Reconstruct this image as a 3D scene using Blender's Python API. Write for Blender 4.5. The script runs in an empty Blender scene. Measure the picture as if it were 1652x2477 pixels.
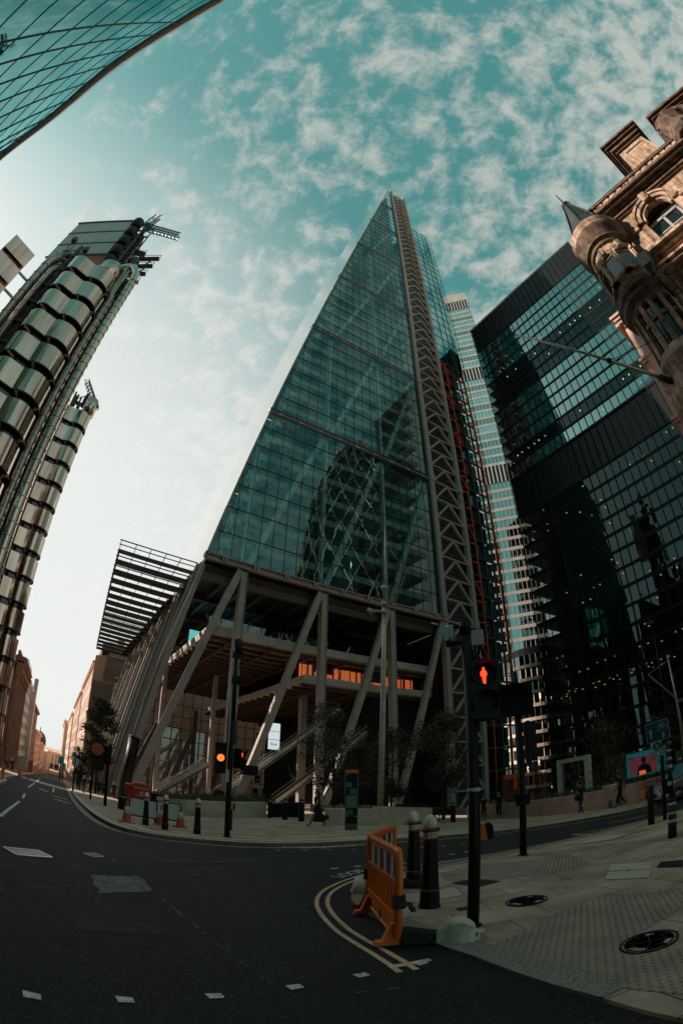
import bpy, bmesh, math, random
from math import sin, cos, pi, radians as R, atan2, hypot, exp, log1p
from mathutils import Matrix, Vector
random.seed(7)
sc = bpy.context.scene
COL = sc.collection
V = Vector

# ---------------------------------------------------------------- terrain
def zg(x, y):
    r = hypot(x, y); a = math.degrees(atan2(y, x))
    s = 0.056 - 0.034 * exp(-((a - 58) / 14.) ** 2)
    u = (min(r, 300) - 8.) / 2.
    return -s * 2. * (log1p(exp(-abs(u))) + max(u, 0))

def pol(az, d):
    return (d * cos(R(az)), d * sin(R(az)))

# ---------------------------------------------------------------- mesh builder
class MB:
    def __init__(s):
        s.v = []; s.f = []; s.m = []; s.mi = 0; s.sm = False; s.smooth = []
    def add(s, vs, fs):
        o = len(s.v); s.v += [tuple(p) for p in vs]
        for f in fs:
            s.f.append([i + o for i in f]); s.m.append(s.mi); s.smooth.append(s.sm)
        return s
    def box(s, x0, x1, y0, y1, z0, z1):
        return s.add([(x0,y0,z0),(x1,y0,z0),(x1,y1,z0),(x0,y1,z0),(x0,y0,z1),(x1,y0,z1),(x1,y1,z1),(x0,y1,z1)],
                     [(0,3,2,1),(4,5,6,7),(0,1,5,4),(1,2,6,5),(2,3,7,6),(3,0,4,7)])
    def obox(s, c, u, n, w, d, h):
        # box centred on c, w along u, d along n, h along z
        u = V(u).normalized(); n = V(n).normalized(); z = u.cross(n); c = V(c)
        p = []
        for k in (-.5, .5):
            for (a, b) in ((-.5,-.5),(.5,-.5),(.5,.5),(-.5,.5)):
                p.append(c + u * a * w + n * b * d + z * k * h)
        return s.add(p, [(0,3,2,1),(4,5,6,7),(0,1,5,4),(1,2,6,5),(2,3,7,6),(3,0,4,7)])
    def beam(s, p, q, w, h=None, up=(0,0,1)):
        h = h or w; p = V(p); q = V(q); d = (q - p).normalized(); up = V(up)
        if abs(d.dot(up)) > .98: up = V((0,1,0)) if abs(d.y) < .9 else V((1,0,0))
        a = d.cross(up).normalized(); b = a.cross(d)
        vs = []
        for e in (p, q):
            for (i, j) in ((-.5,-.5),(.5,-.5),(.5,.5),(-.5,.5)):
                vs.append(e + a * i * w + b * j * h)
        return s.add(vs, [(0,1,2,3),(7,6,5,4),(0,4,5,1),(1,5,6,2),(2,6,7,3),(3,7,4,0)])
    def tube(s, pts, r, n=8, cap=True):
        pts = [V(p) for p in pts]; N = len(pts)
        rs = r if isinstance(r, (list, tuple)) else [r] * N
        d0 = (pts[1] - pts[0]).normalized()
        a = d0.cross(V((0,0,1)))
        if a.length < .05: a = d0.cross(V((1,0,0)))
        a.normalize(); vs = []
        for i, p in enumerate(pts):
            d = ((pts[min(i+1,N-1)] - pts[max(i-1,0)])).normalized()
            a = (a - d * a.dot(d)).normalized(); b = d.cross(a)
            for k in range(n):
                t = 2*pi*k/n
                vs.append(p + (a*cos(t) + b*sin(t)) * rs[i])
        fs = []
        for i in range(N-1):
            for k in range(n):
                fs.append((i*n+k, i*n+(k+1)%n, (i+1)*n+(k+1)%n, (i+1)*n+k))
        if cap: fs += [tuple(range(n-1,-1,-1)), tuple(range((N-1)*n, N*n))]
        sm = s.sm; s.sm = n > 5; s.add(vs, fs); s.sm = sm
        return s
    def lathe(s, prof, c=(0,0,0), n=20, a0=0, a1=2*pi):
        c = V(c); full = abs(a1 - a0 - 2*pi) < 1e-6; m = n if full else n + 1; vs = []
        for (r, z) in prof:
            for k in range(m):
                t = a0 + (a1-a0)*k/n
                vs.append(c + V((r*cos(t), r*sin(t), z)))
        fs = []
        for i in range(len(prof)-1):
            for k in range(n):
                k2 = (k+1) % m
                fs.append((i*m+k, i*m+k2, (i+1)*m+k2, (i+1)*m+k))
        if prof[-1][0] > 1e-4: fs.append(tuple((len(prof)-1)*m + k for k in range(m)))
        if prof[0][0] > 1e-4: fs.append(tuple(k for k in range(m-1,-1,-1)))
        return s.add(vs, fs)
    def prism(s, poly, z0, z1, caps=True):
        n = len(poly)
        vs = [(x,y,z0) for x,y in poly] + [(x,y,z1) for x,y in poly]
        fs = [(i,(i+1)%n,n+(i+1)%n,n+i) for i in range(n)]
        if caps: fs += [tuple(range(n-1,-1,-1)), tuple(range(n,2*n))]
        return s.add(vs, fs)
    def quad(s, *p):
        return s.add(p, [tuple(range(len(p)))])
    def slab(s, poly3, t):
        # thick sheet from a 3D polygon, extruded by vector t
        t = V(t); n = len(poly3)
        vs = [V(p) for p in poly3] + [V(p) + t for p in poly3]
        return s.add(vs, [tuple(range(n)), tuple(range(2*n-1,n-1,-1))] + [(i,n+i,n+(i+1)%n,(i+1)%n) for i in range(n)])

def world_loc(o):
    p = V(o.location)
    while o.parent is not None:
        o = o.parent; p += V(o.location)
    return p

def obj(name, mb, mats, parent=None, local=False, **kw):
    """one mesh object; vertices are given in world space (or in the parent's space when local)"""
    off = V((0,0,0))
    if parent is not None and not local: off = world_loc(parent)
    me = bpy.data.meshes.new(name)
    me.from_pydata([tuple(V(p) - off) for p in mb.v], [], mb.f)
    if not isinstance(mats, (list, tuple)): mats = [mats]
    for m in mats: me.materials.append(m)
    if len(mats) > 1: me.polygons.foreach_set('material_index', mb.m)
    me.polygons.foreach_set('use_smooth', mb.smooth)
    bm = bmesh.new(); bm.from_mesh(me)
    bmesh.ops.recalc_face_normals(bm, faces=bm.faces)
    bm.to_mesh(me); bm.free(); me.update()
    o = bpy.data.objects.new(name, me); COL.objects.link(o)
    if parent is not None: o.parent = parent
    for k, v in kw.items(): o[k] = v
    return o

def smooth(o, ang=40):
    me = o.data
    for p in me.polygons: p.use_smooth = True
    me.set_sharp_from_angle(angle=R(ang))
    return o

def thing(name, label, cat, loc=(0,0,0), rotz=0, group=None):
    o = bpy.data.objects.new(name, None); COL.objects.link(o)
    o.location = loc; o.rotation_euler = (0,0,rotz); o.empty_display_size = .2
    o['label'] = label; o['category'] = cat
    if group: o['group'] = group
    return o

def tag(o, label, cat, group=None):
    o['label'] = label; o['category'] = cat
    if group: o['group'] = group
    return o

def kids(o):
    return [c for c in COL.objects if c.parent == o]

def dup(root, loc, rotz=None, label=None, group=None, scale=None):
    def cp(o, par):
        c = o.copy(); COL.objects.link(c)
        if par is not None: c.parent = par
        for ch in kids(o): cp(ch, c)
        return c
    r = cp(root, None); r.location = loc
    if rotz is not None: r.rotation_euler = (0,0,rotz)
    if scale is not None: r.scale = (scale,)*3 if not isinstance(scale, tuple) else scale
    if label: r['label'] = label
    if group: r['group'] = group
    return r

def gp(x, y, dz=0):
    return V((x, y, zg(x, y) + dz))

# ---------------------------------------------------------------- materials
MATS = {}
def nodes(name):
    m = bpy.data.materials.new(name); m.use_nodes = True
    nt = m.node_tree; nt.nodes.clear()
    out = nt.nodes.new('ShaderNodeOutputMaterial')
    return m, nt, out
def N(nt, t, **kw):
    n = nt.nodes.new(t)
    for k, v in kw.items():
        if k in n.inputs.keys(): n.inputs[k].default_value = v
        else: setattr(n, k, v)
    return n
def L(nt, a, b): nt.links.new(a, b)

def mat(name, col, rough=.6, metal=0, var=.25, scale=3., bump=0., bscale=None, col2=None, spec=.5, streak=False, detail=6):
    """principled surface whose colour wanders between col and a second tone with layered noise"""
    m, nt, out = nodes(name)
    b = N(nt, 'ShaderNodeBsdfPrincipled'); b.inputs['Metallic'].default_value = metal
    b.inputs['Specular IOR Level'].default_value = spec
    tc = N(nt, 'ShaderNodeTexCoord'); mp = N(nt, 'ShaderNodeMapping')
    L(nt, tc.outputs['Object'], mp.inputs['Vector'])
    mp.inputs['Scale'].default_value = (scale, scale, scale * (.12 if streak else 1))
    n1 = N(nt, 'ShaderNodeTexNoise', Scale=1., Detail=detail, Roughness=.6)
    L(nt, mp.outputs[0], n1.inputs['Vector'])
    c2 = col2 or tuple(max(0, c * (1 - var)) for c in col)
    ramp = N(nt, 'ShaderNodeValToRGB')
    ramp.color_ramp.elements[0].position = .35; ramp.color_ramp.elements[1].position = .68
    ramp.color_ramp.elements[0].color = (*c2, 1); ramp.color_ramp.elements[1].color = (*col, 1)
    L(nt, n1.outputs['Fac'], ramp.inputs['Fac']); L(nt, ramp.outputs['Color'], b.inputs['Base Color'])
    rr = N(nt, 'ShaderNodeMapRange'); rr.inputs['To Min'].default_value = min(1, rough * 1.15); rr.inputs['To Max'].default_value = rough * .85
    L(nt, n1.outputs['Fac'], rr.inputs['Value']); L(nt, rr.outputs[0], b.inputs['Roughness'])
    if bump:
        n2 = N(nt, 'ShaderNodeTexNoise', Scale=bscale or scale * 8, Detail=4.)
        L(nt, tc.outputs['Object'], n2.inputs['Vector'])
        bp = N(nt, 'ShaderNodeBump', Strength=bump, Distance=.02)
        L(nt, n2.outputs['Fac'], bp.inputs['Height']); L(nt, bp.outputs[0], b.inputs['Normal'])
    L(nt, b.outputs[0], out.inputs['Surface']); MATS[name] = m
    return m

def emit(name, col, s):
    m, nt, out = nodes(name)
    e = N(nt, 'ShaderNodeEmission', Strength=s); e.inputs['Color'].default_value = (*col, 1)
    L(nt, e.outputs[0], out.inputs['Surface']); return m

def glass(name, tint, trans=(.35,.5,.5), mirror=.5, rough=.01, wav=0., wscale=.5, tilt=None):
    """architectural pane: tinted see-through layer under a sky-reflecting coat, stronger at grazing angles"""
    m, nt, out = nodes(name)
    tr = N(nt, 'ShaderNodeBsdfTransparent'); tr.inputs['Color'].default_value = (*trans, 1)
    g = N(nt, 'ShaderNodeBsdfGlossy', Roughness=rough); g.inputs['Color'].default_value = (*tint, 1)
    fr = N(nt, 'ShaderNodeLayerWeight', Blend=.35)
    mr = N(nt, 'ShaderNodeMapRange'); mr.inputs['To Min'].default_value = mirror; mr.inputs['To Max'].default_value = min(1, mirror + .60)
    L(nt, fr.outputs['Fresnel'], mr.inputs['Value'])
    mx = N(nt, 'ShaderNodeMixShader'); L(nt, mr.outputs[0], mx.inputs[0]); L(nt, tr.outputs[0], mx.inputs[1]); L(nt, g.outputs[0], mx.inputs[2])
    tc = N(nt, 'ShaderNodeTexCoord')
    if wav or tilt:
        last = None
        if wav:
            n1 = N(nt, 'ShaderNodeTexNoise', Scale=wscale, Detail=2.); L(nt, tc.outputs['Object'], n1.inputs['Vector'])
            bp = N(nt, 'ShaderNodeBump', Strength=wav, Distance=.05); L(nt, n1.outputs['Fac'], bp.inputs['Height']); last = bp.outputs[0]
        if tilt:
            # every pane sits a hair off its neighbours: a cell-wise nudge of the normal
            amt, sx, sy, sz = tilt
            mp = N(nt, 'ShaderNodeMapping'); mp.inputs['Scale'].default_value = (sx, sy, sz); L(nt, tc.outputs['Object'], mp.inputs['Vector'])
            fl = N(nt, 'ShaderNodeVectorMath', operation='FLOOR'); L(nt, mp.outputs[0], fl.inputs[0])
            wn = N(nt, 'ShaderNodeTexWhiteNoise', noise_dimensions='3D'); L(nt, fl.outputs[0], wn.inputs['Vector'])
            sb = N(nt, 'ShaderNodeVectorMath', operation='SUBTRACT'); sb.inputs[1].default_value = (.5,.5,.5); L(nt, wn.outputs['Color'], sb.inputs[0])
            sm = N(nt, 'ShaderNodeVectorMath', operation='SCALE'); sm.inputs['Scale'].default_value = amt; L(nt, sb.outputs[0], sm.inputs[0])
            ge = N(nt, 'ShaderNodeNewGeometry'); ad = N(nt, 'ShaderNodeVectorMath', operation='ADD')
            L(nt, last or ge.outputs['Normal'], ad.inputs[0]); L(nt, sm.outputs[0], ad.inputs[1])
            nn = N(nt, 'ShaderNodeVectorMath', operation='NORMALIZE'); L(nt, ad.outputs[0], nn.inputs[0]); last = nn.outputs[0]
        L(nt, last, g.inputs['Normal'])
    L(nt, mx.outputs[0], out.inputs['Surface']); return m

def asphalt():
    m, nt, out = nodes('asphalt'); b = N(nt, 'ShaderNodeBsdfPrincipled'); b.inputs['Specular IOR Level'].default_value = .35
    tc = N(nt, 'ShaderNodeTexCoord')
    big = N(nt, 'ShaderNodeTexNoise', Scale=.55, Detail=7., Roughness=.65); L(nt, tc.outputs['Object'], big.inputs['Vector'])
    fine = N(nt, 'ShaderNodeTexNoise', Scale=34., Detail=5., Roughness=.8); L(nt, tc.outputs['Object'], fine.inputs['Vector'])
    vor = N(nt, 'ShaderNodeTexVoronoi', Scale=75.); L(nt, tc.outputs['Object'], vor.inputs['Vector'])
    r1 = N(nt, 'ShaderNodeValToRGB'); e = r1.color_ramp.elements
    e[0].position = .3; e[0].color = (.006,.0065,.0065,1); e[1].position = .75; e[1].color = (.020,.0205,.020,1)
    L(nt, big.outputs['Fac'], r1.inputs['Fac'])
    r2 = N(nt, 'ShaderNodeValToRGB'); e = r2.color_ramp.elements
    e[0].position = .53; e[0].color = (0,0,0,1); e[1].position = .72; e[1].color = (.085,.082,.076,1)
    L(nt, fine.outputs['Fac'], r2.inputs['Fac'])
    ad = N(nt, 'ShaderNodeMixRGB', blend_type='ADD'); ad.inputs[0].default_value = 1; L(nt, r1.outputs[0], ad.inputs[1]); L(nt, r2.outputs[0], ad.inputs[2])
    L(nt, ad.outputs[0], b.inputs['Base Color']); b.inputs['Roughness'].default_value = .82
    bp = N(nt, 'ShaderNodeBump', Strength=.55, Distance=.012); L(nt, vor.outputs['Distance'], bp.inputs['Height']); L(nt, bp.outputs[0], b.inputs['Normal'])
    L(nt, b.outputs[0], out.inputs['Surface']); return m

def paving(name, c1, c2, sx, sy, mortar=(.05,.05,.05), rot=0., bump=.3):
    m, nt, out = nodes(name); b = N(nt, 'ShaderNodeBsdfPrincipled'); b.inputs['Roughness'].default_value = .75; b.inputs['Specular IOR Level'].default_value = .3
    tc = N(nt, 'ShaderNodeTexCoord'); mp = N(nt, 'ShaderNodeMapping'); mp.inputs['Rotation'].default_value = (0,0,rot); L(nt, tc.outputs['Object'], mp.inputs['Vector'])
    br = N(nt, 'ShaderNodeTexBrick', Scale=1.); br.inputs['Brick Width'].default_value = sx; br.inputs['Row Height'].default_value = sy
    br.inputs['Mortar Size'].default_value = .006; br.inputs['Color1'].default_value = (*c1,1); br.inputs['Color2'].default_value = (*c2,1); br.inputs['Mortar'].default_value = (*mortar,1); br.inputs['Bias'].default_value = -.2
    L(nt, mp.outputs[0], br.inputs['Vector'])
    n1 = N(nt, 'ShaderNodeTexNoise', Scale=.9, Detail=8., Roughness=.7); L(nt, tc.outputs['Object'], n1.inputs['Vector'])
    rp = N(nt, 'ShaderNodeValToRGB'); e = rp.color_ramp.elements; e[0].position = .3; e[0].color = (.42,.40,.39,1); e[1].position = .7; e[1].color = (1.22,1.19,1.15,1); L(nt, n1.outputs['Fac'], rp.inputs['Fac'])
    n2 = N(nt, 'ShaderNodeTexNoise', Scale=120., Detail=2.); L(nt, tc.outputs['Object'], n2.inputs['Vector'])
    rp2 = N(nt, 'ShaderNodeValToRGB'); e = rp2.color_ramp.elements; e[0].position = .3; e[0].color = (.75,.75,.75,1); e[1].position = .7; e[1].color = (1.15,1.15,1.15,1); L(nt, n2.outputs['Fac'], rp2.inputs['Fac'])
    a = N(nt, 'ShaderNodeMixRGB', blend_type='MULTIPLY'); a.inputs[0].default_value = 1; L(nt, br.outputs['Color'], a.inputs[1]); L(nt, rp.outputs[0], a.inputs[2])
    a2 = N(nt, 'ShaderNodeMixRGB', blend_type='MULTIPLY'); a2.inputs[0].default_value = 1; L(nt, a.outputs[0], a2.inputs[1]); L(nt, rp2.outputs[0], a2.inputs[2])
    L(nt, a2.outputs[0], b.inputs['Base Color'])
    bp = N(nt, 'ShaderNodeBump', Strength=bump, Distance=.01); L(nt, n2.outputs['Fac'], bp.inputs['Height']); L(nt, bp.outputs[0], b.inputs['Normal'])
    L(nt, b.outputs[0], out.inputs['Surface']); return m

M_asph = asphalt()
M_pave = paving('york_stone', (.68,.50,.385), (.54,.40,.31), .9, .6, (.075,.07,.063), R(31))
M_pave2 = paving('plaza_stone', (.56,.43,.325), (.47,.365,.28), 1.2, .6, (.10,.095,.085), R(0))
M_granite = mat('granite_kerb', (.70,.57,.46), .7, var=.45, scale=45, bump=.3, bscale=90)
M_granite2 = mat('speckled_granite', (.46,.40,.34), .7, col2=(.12,.11,.10), scale=70, bump=.2, bscale=150, detail=2)
M_tact = mat('tactile_slab', (.50,.355,.265), .8, col2=(.35,.255,.195), scale=2.5, bump=.3, bscale=140)
def worn_paint(name, col, col2, hole=.36):
    m = mat(name, col, .7, col2=col2, scale=9); nt = m.node_tree; out = [n for n in nt.nodes if n.type == 'OUTPUT_MATERIAL'][0]; bs = [n for n in nt.nodes if n.type == 'BSDF_PRINCIPLED'][0]
    tr = N(nt, 'ShaderNodeBsdfTransparent'); tc = N(nt, 'ShaderNodeTexCoord'); n1 = N(nt, 'ShaderNodeTexNoise', Scale=22., Detail=8., Roughness=.75); L(nt, tc.outputs['Object'], n1.inputs['Vector'])
    mr = N(nt, 'ShaderNodeMapRange'); mr.inputs['From Min'].default_value = hole; mr.inputs['From Max'].default_value = hole+.10; L(nt, n1.outputs['Fac'], mr.inputs['Value'])
    mx = N(nt, 'ShaderNodeMixShader'); L(nt, mr.outputs[0], mx.inputs[0]); L(nt, tr.outputs[0], mx.inputs[1]); L(nt, bs.outputs[0], mx.inputs[2]); L(nt, mx.outputs[0], out.inputs['Surface']); return m
M_white = worn_paint('white_paint', (.92,.80,.68), (.58,.51,.44))
M_yellow = worn_paint('faded_yellow_paint', (.90,.56,.37), (.64,.41,.28), .32)
M_black = mat('black_paint', (.007,.007,.007), .45, var=.3, scale=6, spec=.22)
M_iron = mat('cast_iron', (.035,.033,.03), .55, metal=.4, var=.5, scale=12, bump=.2)
M_red = mat('oxblood_paint', (.17,.022,.022), .4, scale=8)
M_postred = mat('post_red', (.60,.035,.022), .3, scale=4)
M_bwhite = mat('old_white_paint', (1.,.87,.74), .45, col2=(.72,.62,.53), scale=14, streak=True)
M_orange = mat('orange_plastic', (1.,.24,.03), .36, col2=(.88,.18,.022), scale=5)
M_cone = mat('cone_orange', (.72,.10,.025), .5, scale=6)
M_reflw = mat('reflective_white', (.7,.7,.68), .35, scale=6)
M_sack = mat('woven_sack', (.92,.78,.65), .85, col2=(.64,.54,.45), scale=16, bump=.5, bscale=60)
M_rubber = mat('black_rubber', (.014,.013,.013), .7, scale=10, bump=.2)
M_steel = mat('grey_frame_steel', (.36,.305,.265), .5, col2=(.27,.23,.20), scale=.6, detail=8)
M_steel_d = mat('dark_frame_steel', (.055,.055,.053), .5, scale=.8)
M_mull = mat('mullion_black', (.010,.014,.015), .4, scale=1)
M_soffit = mat('concrete_soffit', (.50,.47,.42), .7, scale=.5)
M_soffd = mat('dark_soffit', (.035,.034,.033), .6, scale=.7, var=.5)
M_core = mat('dark_core_wall', (.018,.024,.025), .7, spec=.08, scale=.4, var=.6)
M_orsteel = mat('orange_steel', (.75,.10,.02), .45, scale=1.5)
M_rust = mat('rust_lift_panel', (.15,.038,.022), .5, scale=.5, var=.6)
M_stain = mat('stainless_steel', (.80,.61,.49), .14, metal=1., col2=(.52,.40,.32), scale=.8, streak=True, bump=.02, bscale=.8, detail=2)
M_staind = mat('dull_steel_pipe', (.55,.47,.41), .36, metal=.85, var=.35, scale=2)
M_bronze = mat('soffit_bronze', (.085,.05,.036), .5, scale=1.2, var=.5)  # dark brown bronze for soffits, pod lips and window frames
M_plant = mat('plantroom_cladding', (.42,.43,.39), .4, metal=.3, var=.2, scale=.4, streak=True)
M_crane = mat('blue_crane_steel', (.012,.17,.20), .45, scale=3)
def stone_blocks(name, c1, c2, soot, lo, w=.9, h=.42):
    """coursed ashlar: joints from a brick pattern on the wall plane, sooted by layered noise and rain streaks"""
    m, nt, out = nodes(name); b = N(nt, 'ShaderNodeBsdfPrincipled'); b.inputs['Roughness'].default_value = .88; b.inputs['Specular IOR Level'].default_value = .2
    tc = N(nt, 'ShaderNodeTexCoord'); sp = N(nt, 'ShaderNodeSeparateXYZ'); L(nt, tc.outputs['Object'], sp.inputs[0])
    ad = N(nt, 'ShaderNodeMath', operation='ADD'); L(nt, sp.outputs['X'], ad.inputs[0]); L(nt, sp.outputs['Y'], ad.inputs[1])
    cb = N(nt, 'ShaderNodeCombineXYZ'); L(nt, ad.outputs[0], cb.inputs['X']); L(nt, sp.outputs['Z'], cb.inputs['Y'])
    br = N(nt, 'ShaderNodeTexBrick', Scale=1.); br.inputs['Brick Width'].default_value = w; br.inputs['Row Height'].default_value = h; br.inputs['Mortar Size'].default_value = .012
    br.inputs['Color1'].default_value = (*c1,1); br.inputs['Color2'].default_value = (*c2,1); br.inputs['Mortar'].default_value = (*[c*.35 for c in c2],1); L(nt, cb.outputs[0], br.inputs['Vector'])
    n1 = N(nt, 'ShaderNodeTexNoise', Scale=.75, Detail=10., Roughness=.7); L(nt, tc.outputs['Object'], n1.inputs['Vector'])
    mp = N(nt, 'ShaderNodeMapping'); mp.inputs['Scale'].default_value = (3.5,3.5,.35); L(nt, tc.outputs['Object'], mp.inputs['Vector'])
    n2 = N(nt, 'ShaderNodeTexNoise', Scale=1., Detail=6., Roughness=.6); L(nt, mp.outputs[0], n2.inputs['Vector'])
    mm = N(nt, 'ShaderNodeMath', operation='MULTIPLY'); L(nt, n1.outputs['Fac'], mm.inputs[0]); L(nt, n2.outputs['Fac'], mm.inputs[1])
    rp = N(nt, 'ShaderNodeValToRGB'); e = rp.color_ramp.elements; e[0].position = .15; e[0].color = (*soot,1); e[1].position = .15+lo; e[1].color = (1,1,1,1); L(nt, mm.outputs[0], rp.inputs['Fac'])
    mu = N(nt, 'ShaderNodeMixRGB', blend_type='MULTIPLY'); mu.inputs[0].default_value = 1; L(nt, br.outputs['Color'], mu.inputs[1]); L(nt, rp.outputs[0], mu.inputs[2]); L(nt, mu.outputs[0], b.inputs['Base Color'])
    n3 = N(nt, 'ShaderNodeTexNoise', Scale=14., Detail=6.); L(nt, tc.outputs['Object'], n3.inputs['Vector'])
    bp = N(nt, 'ShaderNodeBump', Strength=.4, Distance=.02); L(nt, n3.outputs['Fac'], bp.inputs['Height']); bp2 = N(nt, 'ShaderNodeBump', Strength=.6, Distance=.012); L(nt, br.outputs['Fac'], bp2.inputs['Height']); bp2.invert = True
    L(nt, bp.outputs[0], bp2.inputs['Normal']); L(nt, bp2.outputs[0], b.inputs['Normal']); L(nt, b.outputs[0], out.inputs['Surface']); return m
M_stone = stone_blocks('sooty_sandstone', (.70,.52,.39), (.58,.42,.31), (.20,.15,.12), .15)
M_stoned = mat('soot_crust_stone', (.24,.16,.11), .9, col2=(.05,.036,.028), scale=2.5, bump=.5, bscale=14)
M_stonel = mat('pink_clean_stone', (.62,.44,.37), .8, col2=(.45,.31,.26), scale=.6, bump=.2, bscale=10)
M_lead = mat('lead_roof', (.035,.038,.040), .5, metal=.3, var=.5, scale=3, streak=True)
M_pink1 = mat('pink_limestone', (.72,.47,.37), .8, col2=(.56,.36,.28), scale=.25)
M_pink2 = mat('pale_portland', (.80,.60,.50), .8, col2=(.66,.48,.40), scale=.3)
M_brick = mat('red_brick', (.36,.15,.095), .85, col2=(.15,.06,.04), scale=.5)
M_render = mat('brown_render', (.78,.45,.33), .85, col2=(.62,.345,.25), scale=.14, detail=4)
M_paleglass = mat('pale_spandrel', (.70,.67,.62), .4, scale=.3)
M_bark = mat('bark', (.05,.038,.028), .9, scale=14, bump=.5)
M_leaf = mat('leaf_dark', (.075,.072,.035), .5, col2=(.028,.032,.016), scale=1.4)
M_leaf2 = mat('leaf_dry', (.10,.080,.040), .6, col2=(.045,.040,.022), scale=1.4)
M_grassm = mat('dry_grass', (.22,.15,.06), .8, col2=(.07,.07,.03), scale=2.0)
M_conc = mat('pale_concrete', (.72,.57,.45), .8, col2=(.56,.44,.35), scale=1.2, bump=.15, bscale=60)
M_concp = mat('pink_concrete', (.60,.37,.285), .8, col2=(.44,.27,.21), scale=1.0, bump=.15, bscale=60)
M_dark = mat('dark_void', (.008,.009,.009), .7, scale=2)
M_wframe = mat('white_frame', (.5,.5,.47), .5, scale=3)
M_winglass = mat('dark_window', (.015,.025,.028), .06, spec=.8, scale=.6)
M_skin = mat('skin', (.42,.24,.17), .6, scale=10, var=.15)
M_hairb = mat('brown_hair', (.09,.035,.02), .6, scale=20)
M_hairk = mat('black_hair', (.01,.008,.007), .6, scale=20)
M_clk = mat('black_cloth', (.010,.010,.011), .85, scale=12)
M_clg = mat('grey_denim', (.07,.08,.09), .85, scale=12)
M_clo = mat('orange_cloth', (.62,.06,.025), .8, scale=8)
M_clt = mat('teal_cloth', (.03,.42,.46), .8, scale=8)
M_clb = mat('brown_cloth', (.10,.06,.045), .8, scale=8)
M_signb = mat('sign_blue', (.008,.075,.12), .35, scale=6)
M_signw = mat('sign_white', (.55,.57,.54), .4, scale=6)
M_signg = mat('sign_pale_mark', (.42,.50,.48), .4, scale=6)
M_board = mat('grey_board', (.58,.54,.48), .5, scale=3, var=.12)
M_alu = mat('aluminium', (.45,.43,.40), .35, metal=.8, scale=5)
M_carw = mat('silver_car_paint', (.40,.37,.35), .25, metal=.5, scale=2)
M_cart = mat('teal_screen', (.10,.30,.30), .08, scale=2)

E_red = emit('lamp_red_orange', (1.,.15,.035), 1.25)
E_redman = emit('red_figure', (1.,.05,.015), 1.6)
E_ceil = emit('ceiling_light', (1.,.86,.66), 1.5)
E_ceilw = emit('ceiling_light_warm', (1.,.50,.22), .8)
E_or = emit('orange_lit_wall', (1.,.20,.06), .42)
E_strip = emit('strip_light', (1.,.72,.5), .95)
E_scr_p = emit('screen_pink', (.42,.10,.13), .11)
E_scr_t = emit('screen_teal', (.01,.30,.33), .14)
E_scr_o = emit('screen_orange', (1.,.16,.03), .4)
E_shop = emit('shop_light', (1.,.7,.5), .9)

G_tower = glass('tower_glass', (.45,.86,.86), (.55,.82,.81), .10, .004, .05, .35, tilt=(.006, 1/1.9, 1, 1/4.04))
G_south = glass('south_glass', (1.,.99,.97), (.6,.62,.6), .82, .10)
G_core = glass('core_glass', (.45,.85,.85), (.22,.42,.42), .50, .004, .05, .3, tilt=(.012, .6, .6, 1/4.04))
G_aviva = glass('dark_tower_glass', (.30,.48,.46), (.30,.38,.38), .065, .004, .05, .3, tilt=(.016, 1, 1/1.55, 1/3.55))
G_curved = glass('curved_tower_glass', (.36,.78,.76), (.10,.25,.25), .50, .004, .03, .4, tilt=(.02, .5, .5, .27))
G_clear = glass('clear_pane', (.75,.9,.88), (.72,.8,.79), .12)
G_shop = glass('shopfront_pane', (.7,.8,.78), (.35,.4,.4), .22, .01)
G_pale = glass('pale_tower_glass', (.90,.95,.92), (.3,.4,.4), .55, .02, .06, .25)
G_lattice = glass('diamond_glass', (.18,.25,.25), (.03,.04,.04), .22, .02)

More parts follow.
